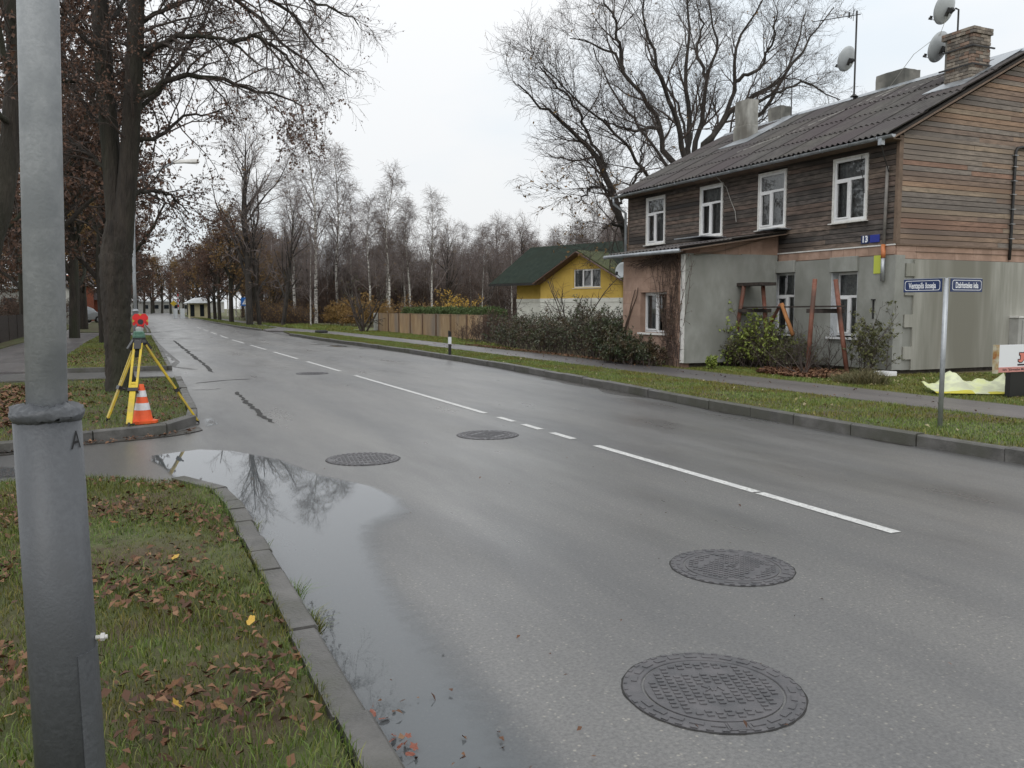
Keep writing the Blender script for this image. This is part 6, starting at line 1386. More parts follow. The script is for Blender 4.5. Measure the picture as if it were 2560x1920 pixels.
def make_tree(kind, label, h, seed, group):
    """prototype trees at the origin"""
    global rng; rng = np.random.default_rng(seed); T = thing(kind + '_tree', (0, 0, 0), label, 'tree', group); G = Geo(); C = Geo(); n = 16
    if kind == 'birch':
        pts = [(0, 0, -.1), (rng.normal() * .1, rng.normal() * .1, h * .3), (rng.normal() * .2, rng.normal() * .2, h * .65), (rng.normal() * .3, rng.normal() * .3, h)]
        P, Rr = poly_tube(G, pts, [h * .0105, h * .008, h * .005, .012], n, 8)
        c1, r1, _ = grow(P, Rr, 36, (.24, 1), h * .28, 34, 8, .10, .05, .42, .3, rng, .72, .012); C.add(tubes(c1, r1, 4))
        c2, r2, _ = grow(c1, r1, 7, (.2, 1), h * .085, 42, 5, .15, -.04, .55, .4, rng, .4, .009); C.add(tubes(c2, r2, 3))
        c3, r3, _ = grow(c2, r2, 7, (.15, 1), h * .07, 42, 4, .12, -.20, .8, .5, rng, .3, .009); C.add(tubes(c3, r3, 3))
        G.build('trunk', [M['birchbark']], T, True)
        k = rng.random(len(c3)) < .10; C.add(leaf_geo(c3[k], 2, .10, rng), 1); C.build('crown', [M['birchtwig'], M['ochre_leaf']], T)
    elif kind == 'linden':
        pts = [(0, 0, -.1), (rng.normal() * .12, rng.normal() * .12, h * .3), (rng.normal() * .25, rng.normal() * .25, h * .6), (rng.normal() * .4, rng.normal() * .4, h * .9)]
        P, Rr = poly_tube(G, pts, [h * .022, h * .018, h * .012, .03], n, 10)
        c1, r1, _ = grow(P, Rr, 22, (.2, 1), h * .40, 42, 9, .12, .06, .5, .3, rng, .55, .025); G.add(tubes(c1, r1, 6))
        c2, r2, _ = grow(c1, r1, 8, (.2, 1), h * .14, 45, 6, .18, .0, .5, .4, rng, .4, .014); C.add(tubes(c2, r2, 4))
        c3, r3, _ = grow(c2, r2, 8, (.15, 1), h * .075, 50, 4, .2, -.05, .6, .5, rng, .3, .010); C.add(tubes(c3, r3, 3))
        G.build('trunk', [M['bark']], T, True)
        nl_ = seed % 3; m2 = [M['rust_leaf'], M['rust_leaf'], M['ochre_leaf']][nl_]
        kk = rng.random(len(c3)) < [.9, .75, .7][nl_]; C.add(leaf_geo(c3[kk], 9, .15, rng, droop=.6), 1); C.build('crown', [M['twig'], m2], T)
    elif kind == 'bare':
        pts = [(0, 0, -.1), (rng.normal() * .1, rng.normal() * .1, h * .25), (rng.normal() * .3, rng.normal() * .3, h * .6), (rng.normal() * .4, rng.normal() * .4, h * .97)]
        P, Rr = poly_tube(G, pts, [h * .018, h * .014, h * .009, .02], n, 10)
        c1, r1, _ = grow(P, Rr, 20, (.22, 1), h * .42, 38, 10, .10, .07, .6, .22, rng, .55, .02); G.add(tubes(c1, r1, 6))
        c2, r2, _ = grow(c1, r1, 8, (.2, 1), h * .13, 40, 6, .15, .03, .5, .4, rng, .4, .013); C.add(tubes(c2, r2, 4))
        c3, r3, _ = grow(c2, r2, 8, (.15, 1), h * .08, 44, 4, .16, -.05, .6, .5, rng, .3, .010); C.add(tubes(c3, r3, 3))
        G.build('trunk', [M['oakbark']], T, True); k = rng.random(len(c3)) < .12; C.add(leaf_geo(c3[k], 2, .13, rng), 1); C.build('crown', [M['birchtwig'], M['ochre_leaf']], T)
    elif kind == 'conifer':
        P, Rr = poly_tube(G, [(0, 0, -.1), (0, 0, h * .5), (0, 0, h)], [h * .02, h * .012, .02], n, 8)
        c1, r1, _ = grow(P, Rr, 90, (.18, 1), h * .24, 78, 5, .06, -.02, .3, .3, rng, .9, .012); C.add(tubes(c1, r1, 3)); G.build('trunk', [M['bark']], T)
        C.add(leaf_geo(c1, 60, .22, rng, thin=.35), 1); C.build('crown', [M['twig'], M['pine']], T)
    return T
rng0 = np.random.default_rng(21)
LG = 'trees with rust coloured leaves lining the far road'
lin_p = [make_tree('linden', 'tree with dry rust brown leaves in the rows lining the far road', 12, s, LG) for s in (30, 31, 32, 33)]
bir_p = [make_tree('birch', 'white trunked bare birch in the wood beyond the brown fence', 14, s, 'bare birches') for s in (41, 42, 43, 44)]
bar_p = [make_tree('bare', 'bare branching tree beyond the road', 14, s, 'bare trees') for s in (51, 52)]
used = set()
def plant(protos, i, loc, s=1.0, label=None, group=None, tilt=(0, 0), rz=None):
    p = protos[i % len(protos)]; rz = rng0.uniform(0, 6.28) if rz is None else rz
    if p not in used:
        used.add(p); p.location = loc; p.scale = (s, s, s); p.rotation_euler = (tilt[0], tilt[1], rz)
        if label: p['label'] = label
        if group: p['group'] = group
        return p
    return dup(p, loc, rz, s, label, group, tilt)
# left row
ly = [33, 41, 49.5, 58, 68, 77, 86, 95, 105, 116, 128, 141, 155, 170, 187, 205, 225, 248]
for i, y in enumerate(ly): plant(lin_p, i, (-1.1 - .012 * y * (y < 75) + (.9 if i % 2 else -.6) + (.8 if y > 100 else 0), y, .05), rng0.uniform(.85, 1.1), {0: 'rust leaved tree next beyond the big linden on the left strip', 1: 'second rust leaved tree beyond the big linden', 4: 'leaning trunk in front of the silver car'}.get(i, 'tree with rust brown leaves in the far row left of the road'))
for i, (x, y) in enumerate([(-4.8, 27), (-5.6, 38), (-6.5, 47), (-5.4, 59), (-6.6, 72), (-7, 86), (-9, 66), (-11, 80), (-9, 100), (-6, 112), (-13, 60), (-15, 95), (-8, 52), (-12, 110)]): plant(lin_p, i + 1, (x, y, 0), rng0.uniform(.8, 1.0), 'tree with rust brown leaves in the gardens at the far left')
# right row
plant(bar_p, 0, (10.3, 79.0, .05), 1.22, 'tallest bare tree, rising from the right verge beside the blue pedestrian sign')
plant(bar_p, 1, (11.2, 79.5, .05), .8, 'leaning dark bare tree right of the tallest tree on the verge', tilt=(0, R(-7)))
plant(bar_p, 1, (12.0, 72.0, .05), .7, 'dark leaning trunk on the right verge, nearest of the far row', tilt=(0, R(-9)))
for i, (x, y, s) in enumerate([(10.6, 95.7, .98), (11.1, 113, .9), (11.6, 124, .95), (11.7, 134, .9), (12, 146, .95), (12.2, 160, 1), (12.6, 176, 1), (12.8, 195, 1), (13, 215, 1), (13.4, 240, 1), (7.5, 262, 1), (4, 270, 1), (14, 104, .8), (16, 120, .85), (17, 138, .9), (20, 150, 1), (10.6, 270, 1.3), (0, 275, 1.4), (3.2, 262, 1.3), (1.5, 235, 1.25), (6, 280, 1.4), (8.8, 285, 1.4), (-3, 270, 1.4), (12, 250, 1.3), (14.5, 92, .6), (15, 112, .9), (18, 126, 1.0), (21, 135, 1.0), (24, 148, 1.1)]):
    plant(lin_p, i + 2, (x, y, .05), s, 'tree with rust brown leaves in the far row right of the road' if x > 9 else 'distant tree closing the view at the far end of the road')
# birches that stand out
for i, (x, y, s, lb, tl) in enumerate([
    (13.9, 70, .50, 'thin white birch leaning right, left of the yellow brown bushes', (0, R(8))),
    (17.2, 84, 1.30, 'tall pale birch right of the tallest tree on the verge', (0, 0)),
    (19.8, 86, 1.20, 'tall birch second from the road, behind the leaning thin one', (0, 0)), (22.3, 91, .98, 'birch with a dark lower trunk at the right end of the near group', (0, 0)), (15.6, 86, 1.05, 'birch close behind the tallest verge tree', (0, 0)),
    (22.5, 77, .96, 'highest of the birches rising behind the left end of the brown fence', (0, 0)), (20.7, 77, .80, 'birch at the left end of the group behind the fence', (0, 0)),
    (25.2, 79, .78, 'birch with leaning trunk behind the middle of the fence', (0, R(-3))), (27.4, 79, .85, 'straight white birch behind the right half of the fence', (0, 0)), (26.2, 84, .80, 'birch between the two straight ones behind the fence', (0, 0)), (23.8, 82, .75, 'slim birch right of the highest one behind the fence', (0, 0))]):
    plant(bir_p, i, (x, y, -.02), s, lb, tilt=tl)
WG = 'bare trees of the far wood'
cnt = 0
for k in range(520):
    az = R(rng0.uniform(6, 37)); d = rng0.uniform(88, 175); x = d * math.sin(az); y = d * math.cos(az)
    if x < 17 or cnt > 230: continue
    s = rng0.uniform(.45, .85) * (1.0 if d < 130 else 1.2)
    if az > R(31): s *= 1.15
    if R(17.5) < az < R(19.5) or R(11) < az < R(13.8): s *= .72
    plant(bir_p if rng0.random() < .75 else bar_p, int(rng0.integers(0, 4)), (x, y, -.03), s, 'bare tree in the far wood behind the yellow house' if az > R(27) else 'bare tree in the far wood behind the brown fence' if az > R(15.5) else 'bare tree in the far wood left of the brown fence', WG); cnt += 1
for i, (x, y, s) in enumerate([(-16, 118, 1), (-19, 112, 1.1), (-12, 130, 1.2), (-24, 120, 1.2), (-9, 140, 1.2), (17.5, 100, .7), (18.8, 104, .62)]):
    if i == 0: con_p = [make_tree('conifer', 'dark conifer', 11, 61, 'dark conifers')]
    plant(con_p, 0, (x, y, 0), s, 'dark conifer behind the grey building at the far left' if x < 0 else 'small dark pine among the birches', 'dark conifers')
# undergrowth: twiggy mass at the foot of the wood
def thicket(name, boxes, n, h, leaf, mats, seed, label, kind='stuff', cat='undergrowth'):
    global rng; rng = np.random.default_rng(seed); G = Geo(); P = []
    for (x0, x1, y0, y1, hh, w) in boxes:
        m_ = int(n * w); p = np.stack([rng.uniform(x0, x1, m_), rng.uniform(y0, y1, m_), np.full(m_, .0)], 1); d = rng.normal(size=(m_, 3)) * .28; d[:, 2] = 1; q = [p]
        for s in range(5):
            d = d + rng.normal(size=d.shape) * .12; p = p + d * (hh * rng.uniform(.75, 1.15, m_)[:, None] / 5); q.append(p)
        P.append(np.stack(q, 1))
    P = np.concatenate(P); Rr = np.linspace(.02, .008, 6)[None].repeat(len(P), 0); G.add(tubes(P, Rr, 3))
    c, r, _ = grow(P, Rr, 5, (.2, 1), h * .35, 38, 4, .18, .02, .7, .5, rng, .3, .008); G.add(tubes(c, r, 3))
    if leaf: k = rng.random(len(c)) < leaf; G.add(leaf_geo(c[k], 3, .12, rng), 1)
    o = G.build(name, mats, None); tag(o, label, cat, kind=kind); return o
thicket('far_wood', [(18, 40, 98, 135, 9.0, .4), (34, 85, 98, 135, 9.0, .6)], 3600, 7.5, .12, [M['birchtwig'], M['rust_leaf']], 70, 'dense bare saplings filling the far wood', cat='wood')
thicket('undergrowth', [(17, 32, 84, 96, 4.2, .4), (30, 70, 88, 110, 5.5, .6)], 4200, 4.0, .3, [M['brownbush'], M['rust_leaf']], 71, 'brown twiggy undergrowth at the foot of the far wood')
thicket('undergrowth', [(12.5, 15.5, 76, 84, 1.5, .3), (13, 19, 84, 110, 2.0, .7)], 1500, 1.5, .4, [M['brownbush'], M['ochre_leaf']], 72, 'low brown shrubs beside the far footpath under the tree row')
thicket('undergrowth', [(-9, -4.6, 60, 130, 2.0, 1)], 1200, 2, .5, [M['brownbush'], M['rust_leaf']], 75, 'brown shrubs along the far left gardens')

def bush(name, label, boxes, n, h, mats, leaf_per, leaf_size, seed, cat='bush', base=None, spread=.4, up=0.03, thin=.6, lv=3, group=None, frac=1.0, rr0=.012):
    global rng; rng = np.random.default_rng(seed)
    x0, x1, y0, y1 = boxes; cx_, cy_ = (x0 + x1) / 2, (y0 + y1) / 2
    T = thing(name, (cx_, cy_, Z), label, cat, group); G = Geo(); C = Geo()
    p = np.stack([rng.uniform(x0, x1, n), rng.uniform(y0, y1, n), np.full(n, Z - .03)], 1); hx, hy = (x1 - x0) / 2 + .1, (y1 - y0) / 2 + .1
    if base: p[:, 0] = cx_ + rng.normal(size=n) * base; p[:, 1] = cy_ + rng.normal(size=n) * base
    d = rng.normal(size=(n, 3)) * spread; d[:, 2] = 1; d /= np.linalg.norm(d, axis=1, keepdims=True); q = [p]; e = ((p[:, 0] - cx_) / hx) ** 2 + ((p[:, 1] - cy_) / hy) ** 2
    hh = h * rng.uniform(.65, 1.1, n) * (np.sqrt(np.clip(1.15 - .75 * e, .15, 1)) if not base else 1)
    for s in range(7):
        d = d + rng.normal(size=d.shape) * .1; d[:, 2] += .02; d /= np.linalg.norm(d, axis=1, keepdims=True); p = p + d * (hh[:, None] / 7); q.append(p)
    P = np.stack(q, 1); Rr = np.linspace(rr0, rr0 * .4, 8)[None].repeat(n, 0); G.add(tubes(P, Rr, 4)); G.build('stems', [M['twig']], T)
    c, r, _ = grow(P, Rr, 7, (.15, 1), h * .26, 45, 4, .18, up, .6, .5, rng, .35, .0035); C.add(tubes(c, r, 3))
    if lv > 2: c2, r2, _ = grow(c, r, 4, (.2, 1), h * .13, 45, 3, .2, up, .7, .6, rng, .3, .0025); C.add(tubes(c2, r2, 3)); c = c2
    if leaf_per: k = rng.random(len(c)) < frac; C.add(leaf_geo(c[k], leaf_per, leaf_size, rng, thin=thin), 1)
    o = C.build('foliage' if leaf_per else 'twigs', mats, T); o['kind'] = 'stuff'; return T
bush('evergreen_bush', 'large dark green bush filling the gap between the fence and the pink annex', (12.9, 15.3, 21.2, 27.0), 200, 1.62, [M['brownbush'], M['green_leaf']], 5, .06, 81, spread=.3, frac=.75)
bush('evergreen_bush', 'low dark green bush spreading in front of the pink annex corner', (12.1, 12.75, 18.4, 20.6), 70, .78, [M['brownbush'], M['green_leaf']], 7, .05, 82, spread=.35)
bush('evergreen_bush', 'dark green bush under the annex window edge', (12.5, 13.1, 20.0, 22.4), 80, 1.15, [M['brownbush'], M['green_leaf']], 7, .055, 83, spread=.3)
bush('brown_bush', 'brownish leafy bush left of the large dark green one', (12.9, 15.2, 26.6, 31.2), 150, 1.25, [M['brownbush'], M['green_leaf']], 4, .06, 84, spread=.3, frac=.8)
bush('brown_bush', 'bare dark twiggy bush against the right end of the brown fence', (13.8, 15.8, 30.8, 36.6), 170, 1.35, [M['brownbush'], M['rust_leaf']], 3, .05, 85, spread=.3, frac=.3)
bush('small_tree', 'bare small tree in front of the yellow gable', (15.6, 16.2, 29.2, 29.8), 7, 3.2, [M['twig'], M['rust_leaf']], 0, .05, 86, cat='tree', base=.08, spread=.5, rr0=.035)
bush('small_tree', 'thin bare sapling before the left part of the yellow house', (17.2, 17.8, 39.2, 39.8), 5, 3.1, [M['twig'], M['rust_leaf']], 0, .05, 87, cat='tree', base=.08, spread=.4, rr0=.03)
bush('fruit_tree', 'small green tinged tree on the grass left of the brown fence', (13.4, 14.0, 52.5, 53.1), 6, 4.1, [M['twig'], M['olive_leaf']], 3, .08, 88, cat='tree', base=.15, spread=.42, frac=.5, rr0=.07)
bush('forsythia_bush', 'wide yellow brown bush beyond the small green tinged tree', (15.5, 19.5, 64, 73), 150, 2.3, [M['yellowtwig'], M['ochre_leaf']], 5, .12, 89, spread=.25)
bush('yellow_bush', 'yellow leaved bush above the right end of the hedge', (19.5, 21.5, 52, 56), 60, 2.6, [M['yellowtwig'], M['yellowleaf']], 4, .10, 90, spread=.25, frac=.5)
bush('brown_bush', 'brown twiggy bush behind the middle of the hedge', (18, 20.5, 56, 64), 90, 2.3, [M['brownbush'], M['ochre_leaf']], 3, .10, 91, spread=.25, frac=.5)
# clipped hedge behind the board fence
rng = np.random.default_rng(93); n = 26000; hx_ = rng.uniform(15.5, 16.4, n); hy_ = rng.uniform(36.5, 50.5, n); hz_ = rng.uniform(.9, 1.52, n) + .05 * np.sin(hy_ * 2.7)
Pb = np.stack([np.stack([hx_, hy_, hz_], 1), np.stack([hx_, hy_, hz_ + .1], 1)], 1); G = Geo(); G.add(leaf_geo(Pb, 1, .12, rng, thin=.4), 0)
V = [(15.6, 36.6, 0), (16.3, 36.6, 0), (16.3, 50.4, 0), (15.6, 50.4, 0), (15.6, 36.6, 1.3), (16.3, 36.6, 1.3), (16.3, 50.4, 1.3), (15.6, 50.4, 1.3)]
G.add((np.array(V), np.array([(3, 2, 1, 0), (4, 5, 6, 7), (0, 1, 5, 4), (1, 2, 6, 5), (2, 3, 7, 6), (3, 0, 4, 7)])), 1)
hd = thing('clipped_hedge', (15.9, 43.5, Z), 'clipped green hedge showing above the brown board fence', 'hedge'); G.build('foliage', [M['hedge'], M['pine']], hd)

# shrubs in front of the wooden house
bush('leafy_shrub', 'shrub with yellow green leaves growing through the left end of the pipe trestle', (14.2, 15.0, 16.3, 17.9), 36, 1.5, [M['brownbush'], M['lime_leaf']], 4, .085, 101, spread=.28, frac=.45)
bush('leafy_shrub', 'small yellow green shrub low beside the left trestle leg', (13.95, 14.35, 17.5, 18.1), 14, .72, [M['brownbush'], M['lime_leaf']], 4, .075, 102, spread=.4, frac=.4)
bush('twiggy_shrub', 'olive brown tangled shrub under the planks of the pipe trestle', (14.1, 15.2, 15.5, 17.9), 70, 1.0, [M['brownbush'], M['olive_leaf']], 3, .055, 103, spread=.4, frac=.5)
bush('twiggy_shrub', 'bare dark twiggy shrub between the two trestle legs on the right', (13.7, 13.9, 14.5, 14.7), 9, 1.15, [M['twig'], M['rust_leaf']], 0, .05, 104, base=.03, spread=.62, rr0=.014)
bush('twiggy_shrub', 'thin arching bare shrub behind the leaf heap', (14.6, 15.2, 14.6, 15.4), 8, 1.0, [M['twig'], M['rust_leaf']], 0, .05, 105, base=.06, spread=.6)
bush('leafy_shrub', 'tall olive leaved shrub against the grey wall below the number plate', (14.9, 15.4, 13.75, 14.4), 16, 1.5, [M['twig'], M['olive_leaf']], 6, .07, 106, spread=.18, frac=.65, thin=.5)
bush('leafy_shrub', 'tiny yellow green plant at the foot of the annex wall', (12.95, 13.1, 16.9, 17.05), 5, .35, [M['twig'], M['lime_leaf']], 5, .06, 107, spread=.4)
# vine on the annex corner
rng = np.random.default_rng(110); T = thing('climbing_vine', (12.75, 18.0, Z), 'leafless climbing vine covering the corner of the pink annex', 'vine')
n = 22; p = np.stack([np.full(n, 12.765), rng.uniform(17.75, 18.6, n), np.full(n, .05)], 1); q = [p]; d = np.stack([np.zeros(n), rng.normal(size=n) * .12, np.ones(n)], 1)
for s in range(16):
    d[:, 1] += rng.normal(size=n) * .10; d[:, 1] += (18.12 - p[:, 1]) * .12; p = p + d / np.linalg.norm(d, axis=1, keepdims=True) * .185; p[:, 0] = 12.765 - abs(rng.normal(size=n)) * .02; q.append(p)
P = np.stack(q, 1); Rr = np.linspace(.011, .006, 17)[None].repeat(n, 0); G = Geo(); G.add(tubes(P, Rr, 4))
c, r, _ = grow(P, Rr, 15, (.05, 1), .30, 70, 4, .3, -.02, .6, .5, rng, .1, .0025); c[:, :, 0] = np.clip(c[:, :, 0], 12.55, 12.775); G.add(tubes(c, r, 3))
top = P[:, -1:, :].repeat(2, 1); top[:, 1, 2] += .01; p2 = np.stack([np.linspace(0, 1, 7)[None, :] * 0 + 12.72 - .06 * rng.random((40, 7)), 17.9 + np.linspace(0, 1, 7)[None, :] * rng.uniform(.3, 2.5, (40, 1)), 2.86 + .08 * rng.normal(size=(40, 7)) * .6 - .15 * np.linspace(0, 1, 7)[None, :] * rng.random((40, 1))], 2)
G.add(tubes(p2, np.full((40, 7), .006), 3)); c2, r2, _ = grow(p2, np.full((40, 7), .006), 6, (.1, 1), .28, 60, 4, .2, -.16, .7, .5, rng, .1, .003); c2[:, :, 0] = np.minimum(c2[:, :, 0], 12.77); G.add(tubes(c2, r2, 3))
G.add(leaf_geo(c, 1, .05, rng), 1)
p3 = np.stack([np.full((2, 6), 12.77), 20.45 - np.linspace(0, 1, 6)[None, :] * rng.uniform(.4, .75, (2, 1)) + rng.normal(size=(2, 6)) * .02, .95 + np.linspace(0, 1, 6)[None, :] * rng.uniform(1.0, 1.35, (2, 1))], 2)
G.add(tubes(p3, np.linspace(.022, .008, 6)[None].repeat(2, 0), 5)); G.build('stems', [M['brownbush'], M['rust_leaf']], T)

# ================================================================== GRASS AND LEAVES
def clip_sample(poly, n, rng, ex=None):
    xs = [p[0] for p in poly]; ys = [p[1] for p in poly]; A = []; tot = 0
    while tot < n:
        x = rng.uniform(min(xs), max(xs), n); y = rng.uniform(min(ys), max(ys), n); k = inpoly(x, y, poly)
        if ex is not None: k &= ex(x, y)
        A.append(np.stack([x[k], y[k]], 1)); tot += k.sum()
    return np.concatenate(A)[:n]
def grass(name, poly, n, hr, w, z, m, seed, label, ex=None, lean=.45, seg=2):
    r = np.random.default_rng(seed); xy = clip_sample(poly, n, r, ex); h = r.uniform(hr[0], hr[1], n) * (1 + .35 * np.sin(xy[:, 0] * 3.1 + np.sin(xy[:, 1] * 2.3)) * np.cos(xy[:, 1] * 2.7)); a = r.uniform(0, 6.283, n); b = r.uniform(0, 6.283, n); L = r.uniform(.1, lean * 2, n) * h; ww = w * r.uniform(.6, 1.3, n)
    base = np.stack([xy[:, 0], xy[:, 1], np.full(n, z)], 1); si = np.stack([np.cos(a), np.sin(a), np.zeros(n)], 1) * (ww / 2)[:, None]; ln = np.stack([np.cos(b), np.sin(b), np.zeros(n)], 1) * L[:, None]; up = np.stack([np.zeros(n), np.zeros(n), h], 1)
    m1 = base + up * .6 + ln * .35; tp_ = base + up * (1 - .25 * (L / (h + 1e-6)))[:, None] + ln
    V = np.stack([base - si, base + si, m1 + si * .75, m1 - si * .75, tp_ + si * .12, tp_ - si * .12], 1).reshape(-1, 3)
    i = np.arange(n)[:, None] * 6; F = np.concatenate([i + np.array([[0, 1, 2, 3]]), i + np.array([[3, 2, 4, 5]])])
    t = np.repeat(r.random(n), 6); o = mesh_obj(name, V, F, m, tint=t); return tag(o, label, 'grass', kind='stuff')
visN = lambda x, y: (x > -.35 * y - .35) | (y > 6)
grass('grass', [(-2.3, 1.8), (.66, 1.8), (.66, 6.95), (.6, 7.36), (.38, 7.72), (0, 8.06), (-.42, 8.3), (-1.6, 8.4), (-2.6, 8.4), (-2.6, 5)], 78000, (.022, .062), .0045, Z - .012, M['grass'], 1, 'short wet grass in front of the near lamp post')
grass('grass', L2[1:-1] + [(-6, 19.7), (-6, 10.1)], 42000, (.025, .055), .008, Z - .03, M['grass'], 2, 'grass around the linden trunk and tripod')
grass('grass', L3, 22000, (.03, .06), .014, Z - .03, M['grassbright'], 3, 'grass strip beyond the driveway')
yv = [p for p in RV if p[1] >= 3]
grass('grass', [(8.48, 5.0), (8.45, 8), (8.57, 11.3), (8.94, 15.6), (9.27, 20.8), (9.35, 29), (9.22, 34), (9.0, 40), (8.9, 50), (9.6, 57), (10.4, 53), (10.9, 48), (11.05, 36), (10.95, 20), (10.95, 10), (11.1, 6.9), (11, 5)], 95000, (.025, .055), .009, Z - .03, M['grassbright'], 4, 'grass verge between the kerb and the right footpath')
grass('grass', [(12.6, 8), (17.5, 8), (19.5, 13.2), (15.8, 13.9), (15.6, 17.6), (12.8, 17.6), (12.65, 21)], 52000, (.03, .06), .009, Z - .03, M['grassbright'], 5, 'grass of the front yard by the wooden house')
grass('grass', [(12.6, 26), (13.5, 30), (15, 36), (15, 54), (12.6, 60), (12.4, 50)], 16000, (.04, .09), .03, Z - .04, M['grassbright'], 6, 'grass strip along the foot of the brown fence')
grass('grass', RF, 14000, (.04, .08), .035, Z - .04, M['grass'], 7, 'far verge grass under the tree row')
grass('grass', [(12.4, 56), (13.5, 56), (16, 62), (15, 84), (11.3, 84), (11.6, 64)], 20000, (.05, .2), .04, Z - .05, M['grassbright'], 8, 'rough grass beyond the brown fence')
# tufts on the puddle side of the near kerb
for cx_, cy_, n in ((.80, 4.55, 60), (.80, 4.12, 110), (.795, 5.62, 14), (.79, 6.1, 30)):
    grass('grass_tuft', [(cx_ - .02, cy_ - .09), (cx_ + .025, cy_ - .09), (cx_ + .025, cy_ + .09), (cx_ - .02, cy_ + .09)], n, (.06, .12), .005, .02, M['grass'], int(cy_ * 100), 'grass tuft hanging over the near kerb', lean=.9)
grass('sedge_clump', [(12.9, 12.2), (13.6, 12.0), (13.9, 12.9), (13.2, 13.2)], 1600, (.16, .34), .010, Z - .03, M['sedge'], 9, 'clump of long yellowish grass by the footpath at the wooden house', lean=.8)['category'] = 'grass clump'

# fallen leaves
def leaf_mesh(kind, seed):
    r = random.Random(seed); mb = MB(); n = 14; P = [(0, 0, 0)]
    for i in range(n):
        a = 2 * math.pi * i / n; lob = 1 + (.38 if kind else .08) * math.cos(5 * a + .4) * (.6 + .4 * r.random()); rr = .5 * lob * (1 - .25 * math.sin(a / 2 + .3)); x, y = rr * math.cos(a), rr * math.sin(a) * (.8 if kind else .58)
        z = .16 * x * x + .32 * y * y * (1 if kind else 1.5) + r.uniform(-.05, .05) + .1 * r.random() * x; P.append((x, y, z))
    F = [(0, i + 1, (i + 1) % n + 1) for i in range(n)]; P += [(-.5, 0, .03), (-.85, .06, .12), (-.5, .03, .03)]; F.append((n + 1, n + 2, n + 3))
    me = bpy.data.meshes.new('fallen_leaf'); me.from_pydata(P, [], F); me.update(); me.materials.append(M['dryleaf']); return me
LM = [leaf_mesh(k % 2, 200 + k) for k in range(8)]; rl_ = np.random.default_rng(77)
def put_leaf(x, y, z, s, label, group, m=None, flat=.45):
    me = LM[int(rl_.integers(0, 8))]
    if m: me = me.copy(); me.materials[0] = M[m]
    o = bpy.data.objects.new('fallen_leaf', me); COL.objects.link(o); o.location = (x, y, z); o.scale = (s, s * rl_.uniform(.7, 1), s); o.rotation_euler = (rl_.normal() * flat, rl_.normal() * flat, rl_.uniform(0, 6.28))
    return tag(o, label, 'leaf', group)
nl1 = [(-2.2, 2.0), (.62, 2.0), (.62, 6.95), (.35, 7.7), (-.42, 8.25), (-2.4, 8.3)]
clump = lambda x, y: (np.sin(x * 5.3 + np.sin(y * 2.9) * 2) + np.sin(y * 4.1 + x * 2.2) + np.random.default_rng(3).normal(size=np.shape(x)) * .8) > .35
for x, y in clip_sample(nl1, 240, rl_, lambda x, y: (x > -.42 * y + .2) & clump(x, y)): put_leaf(x, y, Z + .008 + rl_.uniform(0, .022), rl_.uniform(.028, .075), 'brown dry leaf fallen on the near grass beside the kerb', 'brown leaves on the near grass')
for (x, y, lb) in ((.49, 3.98, 'bright yellow leaf on the grass close to the kerb, nearest the puddle'), (.13, 3.22, 'yellow leaf on the grass near the bottom edge of the photo'), (.23, 5.2, 'yellow brown leaf on the grass midway along the near kerb')):
    put_leaf(x, y, Z + .045, .085, lb, None, 'yellowleaf')
for x, y, s in ((.83, 3.13, .06), (.87, 3.10, .055), (.86, 2.95, .045), (.84, 2.90, .05), (.88, 2.87, .055), (.85, 2.84, .05), (.90, 2.83, .045), (.87, 2.79, .05), (.9, 2.90, .035)): put_leaf(x, y, .014 + rl_.uniform(0, .02), s, 'wet red brown leaf lying in the puddle against the near kerb', 'red leaves in the puddle by the kerb', 'redleaf')
def litter(name, polys, n, size, z, m, seed, label):
    r = np.random.default_rng(seed); xy = clip_sample(polys, n, r, (lambda x, y: clump(x, y)) if seed in (1, 2) else None); a = r.uniform(0, 6.28, n); s = size * r.uniform(.5, 1.3, n); t1 = r.normal(size=n) * .4; t2 = r.normal(size=n) * .4; c = np.stack([xy[:, 0], xy[:, 1], z + r.uniform(0, .03, n)], 1)
    u = np.stack([np.cos(a), np.sin(a), t1], 1) * s[:, None]; v = np.stack([-np.sin(a), np.cos(a), t2], 1) * (s * .35)[:, None]; cup = np.stack([0 * a, 0 * a, s * r.uniform(.05, .3, n)], 1)
    V = np.stack([c - u * .5, c - u * .1 + v + cup, c + u * .5 + cup * .5, c + u * .05 - v + cup], 1).reshape(-1, 3); V = np.stack([c - u * .5, c + v * .9 + cup, c + u * .5, c - v * .9 + cup, c], 1).reshape(-1, 3)
    i = np.arange(n)[:, None] * 5; F = np.concatenate([i + np.array([[0, 4, 1]]), i + np.array([[4, 2, 1]]), i + np.array([[0, 3, 4]]), i + np.array([[4, 3, 2]])])
    o = mesh_obj(name, V, F, m, tint=np.repeat(r.random(n), 5)); return tag(o, label, 'fallen leaves', kind='stuff')
litter('leaf_litter', nl1, 4200, .042, Z + .0, M['litter'], 1, 'small brown leaves lying in the near grass')
litter('leaf_litter', [(-6, 10.3), (-.6, 11.5), (0.5, 12), (.8, 14), (.8, 19), (-6, 19.5)], 2200, .06, Z - .02, M['litter'], 2, 'brown leaves lying around the linden')
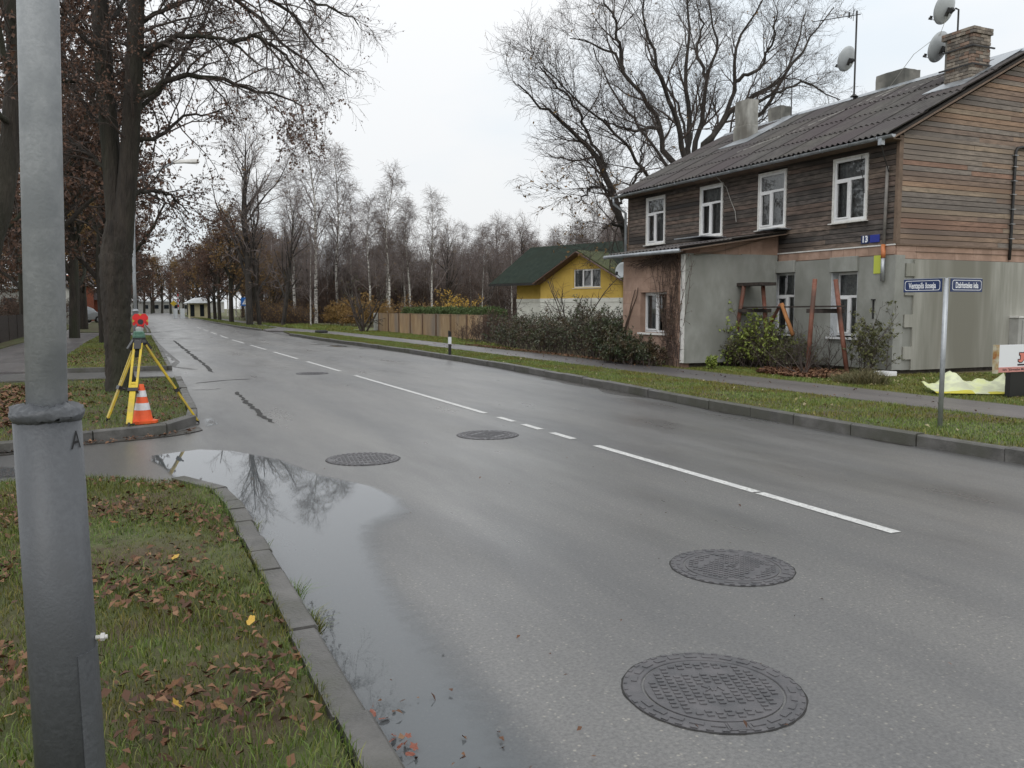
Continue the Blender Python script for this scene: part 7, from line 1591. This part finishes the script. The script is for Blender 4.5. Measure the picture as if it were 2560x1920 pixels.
litter('leaf_litter', [(-6, 10.6), (-.9, 12.2), (-.7, 14.5), (-1, 18.5), (-6, 19)], 6500, .08, Z - .01, M['litter'], 3, 'thick carpet of red brown leaves left of the tripod')
litter('leaf_litter', [(-1.5, 25), (1, 24.5), (1, 34), (-1.4, 34)], 700, .07, Z - .01, M['litter'], 4, 'brown leaves on the grass strip beyond the driveway')
litter('leaf_litter', [(8.6, 5), (8.6, 11), (9.3, 21), (9.3, 34), (10.9, 34), (10.9, 5)], 260, .055, Z - .01, M['litterlight'], 5, 'pale yellow leaves scattered on the right verge')
litter('leaf_litter', [(12.7, 8), (17, 9), (18.5, 13), (15.5, 13.8), (13, 14), (12.8, 22)], 500, .06, Z - .0, M['litterlight'], 6, 'scattered pale leaves on the front yard grass')
litter('leaf_heap', [(13.1, 14.4), (13.5, 13.7), (14.6, 13.8), (15.2, 14.6), (15.1, 16.2), (14.2, 16.3), (13.3, 15.6)], 4800, .10, Z + .0, M['litter'], 7, 'heap of fallen brown leaves under the pipe trestle')['category'] = 'leaf heap'
litter('leaf_litter', [(12.3, 19.5), (12.6, 19.3), (12.7, 23), (12.9, 31), (12.5, 33)], 1800, .06, Z + .0, M['litter'], 8, 'brown leaves along the footpath edge under the evergreen bushes')
litter('leaf_litter', [(11.1, 7), (12.5, 8), (12.45, 22), (12.5, 34), (11.1, 34)], 160, .05, Z - .02, M['litter'], 9, 'few leaves on the right footpath')
litter('road_debris', [(.82, 2.3), (1.3, 2.3), (1.2, 3.3), (.95, 3.7), (.82, 3.7)], 26, .025, .007, M['litter'], 10, 'bits of leaf floating on the puddle')
litter('road_debris', [(1.2, 2.3), (4.5, 2.3), (5, 9), (1.6, 9)], 34, .022, .004, M['litter'], 11, 'tiny specks of leaf on the wet road')
litter('mud_litter', [(-3, 10.3), (-.5, 11.1), (.15, 11.3), (.6, 11.6), (.85, 12), (.8, 11.6), (.1, 11.1), (-3, 10.0)], 260, .05, .014, M['litter'], 12, 'leaf bits in the mud at the kerb corner')
print('TRIS', sum(len(o.data.polygons) for o in bpy.data.objects if o.type == 'MESH'), 'OBJ', len(bpy.data.objects))
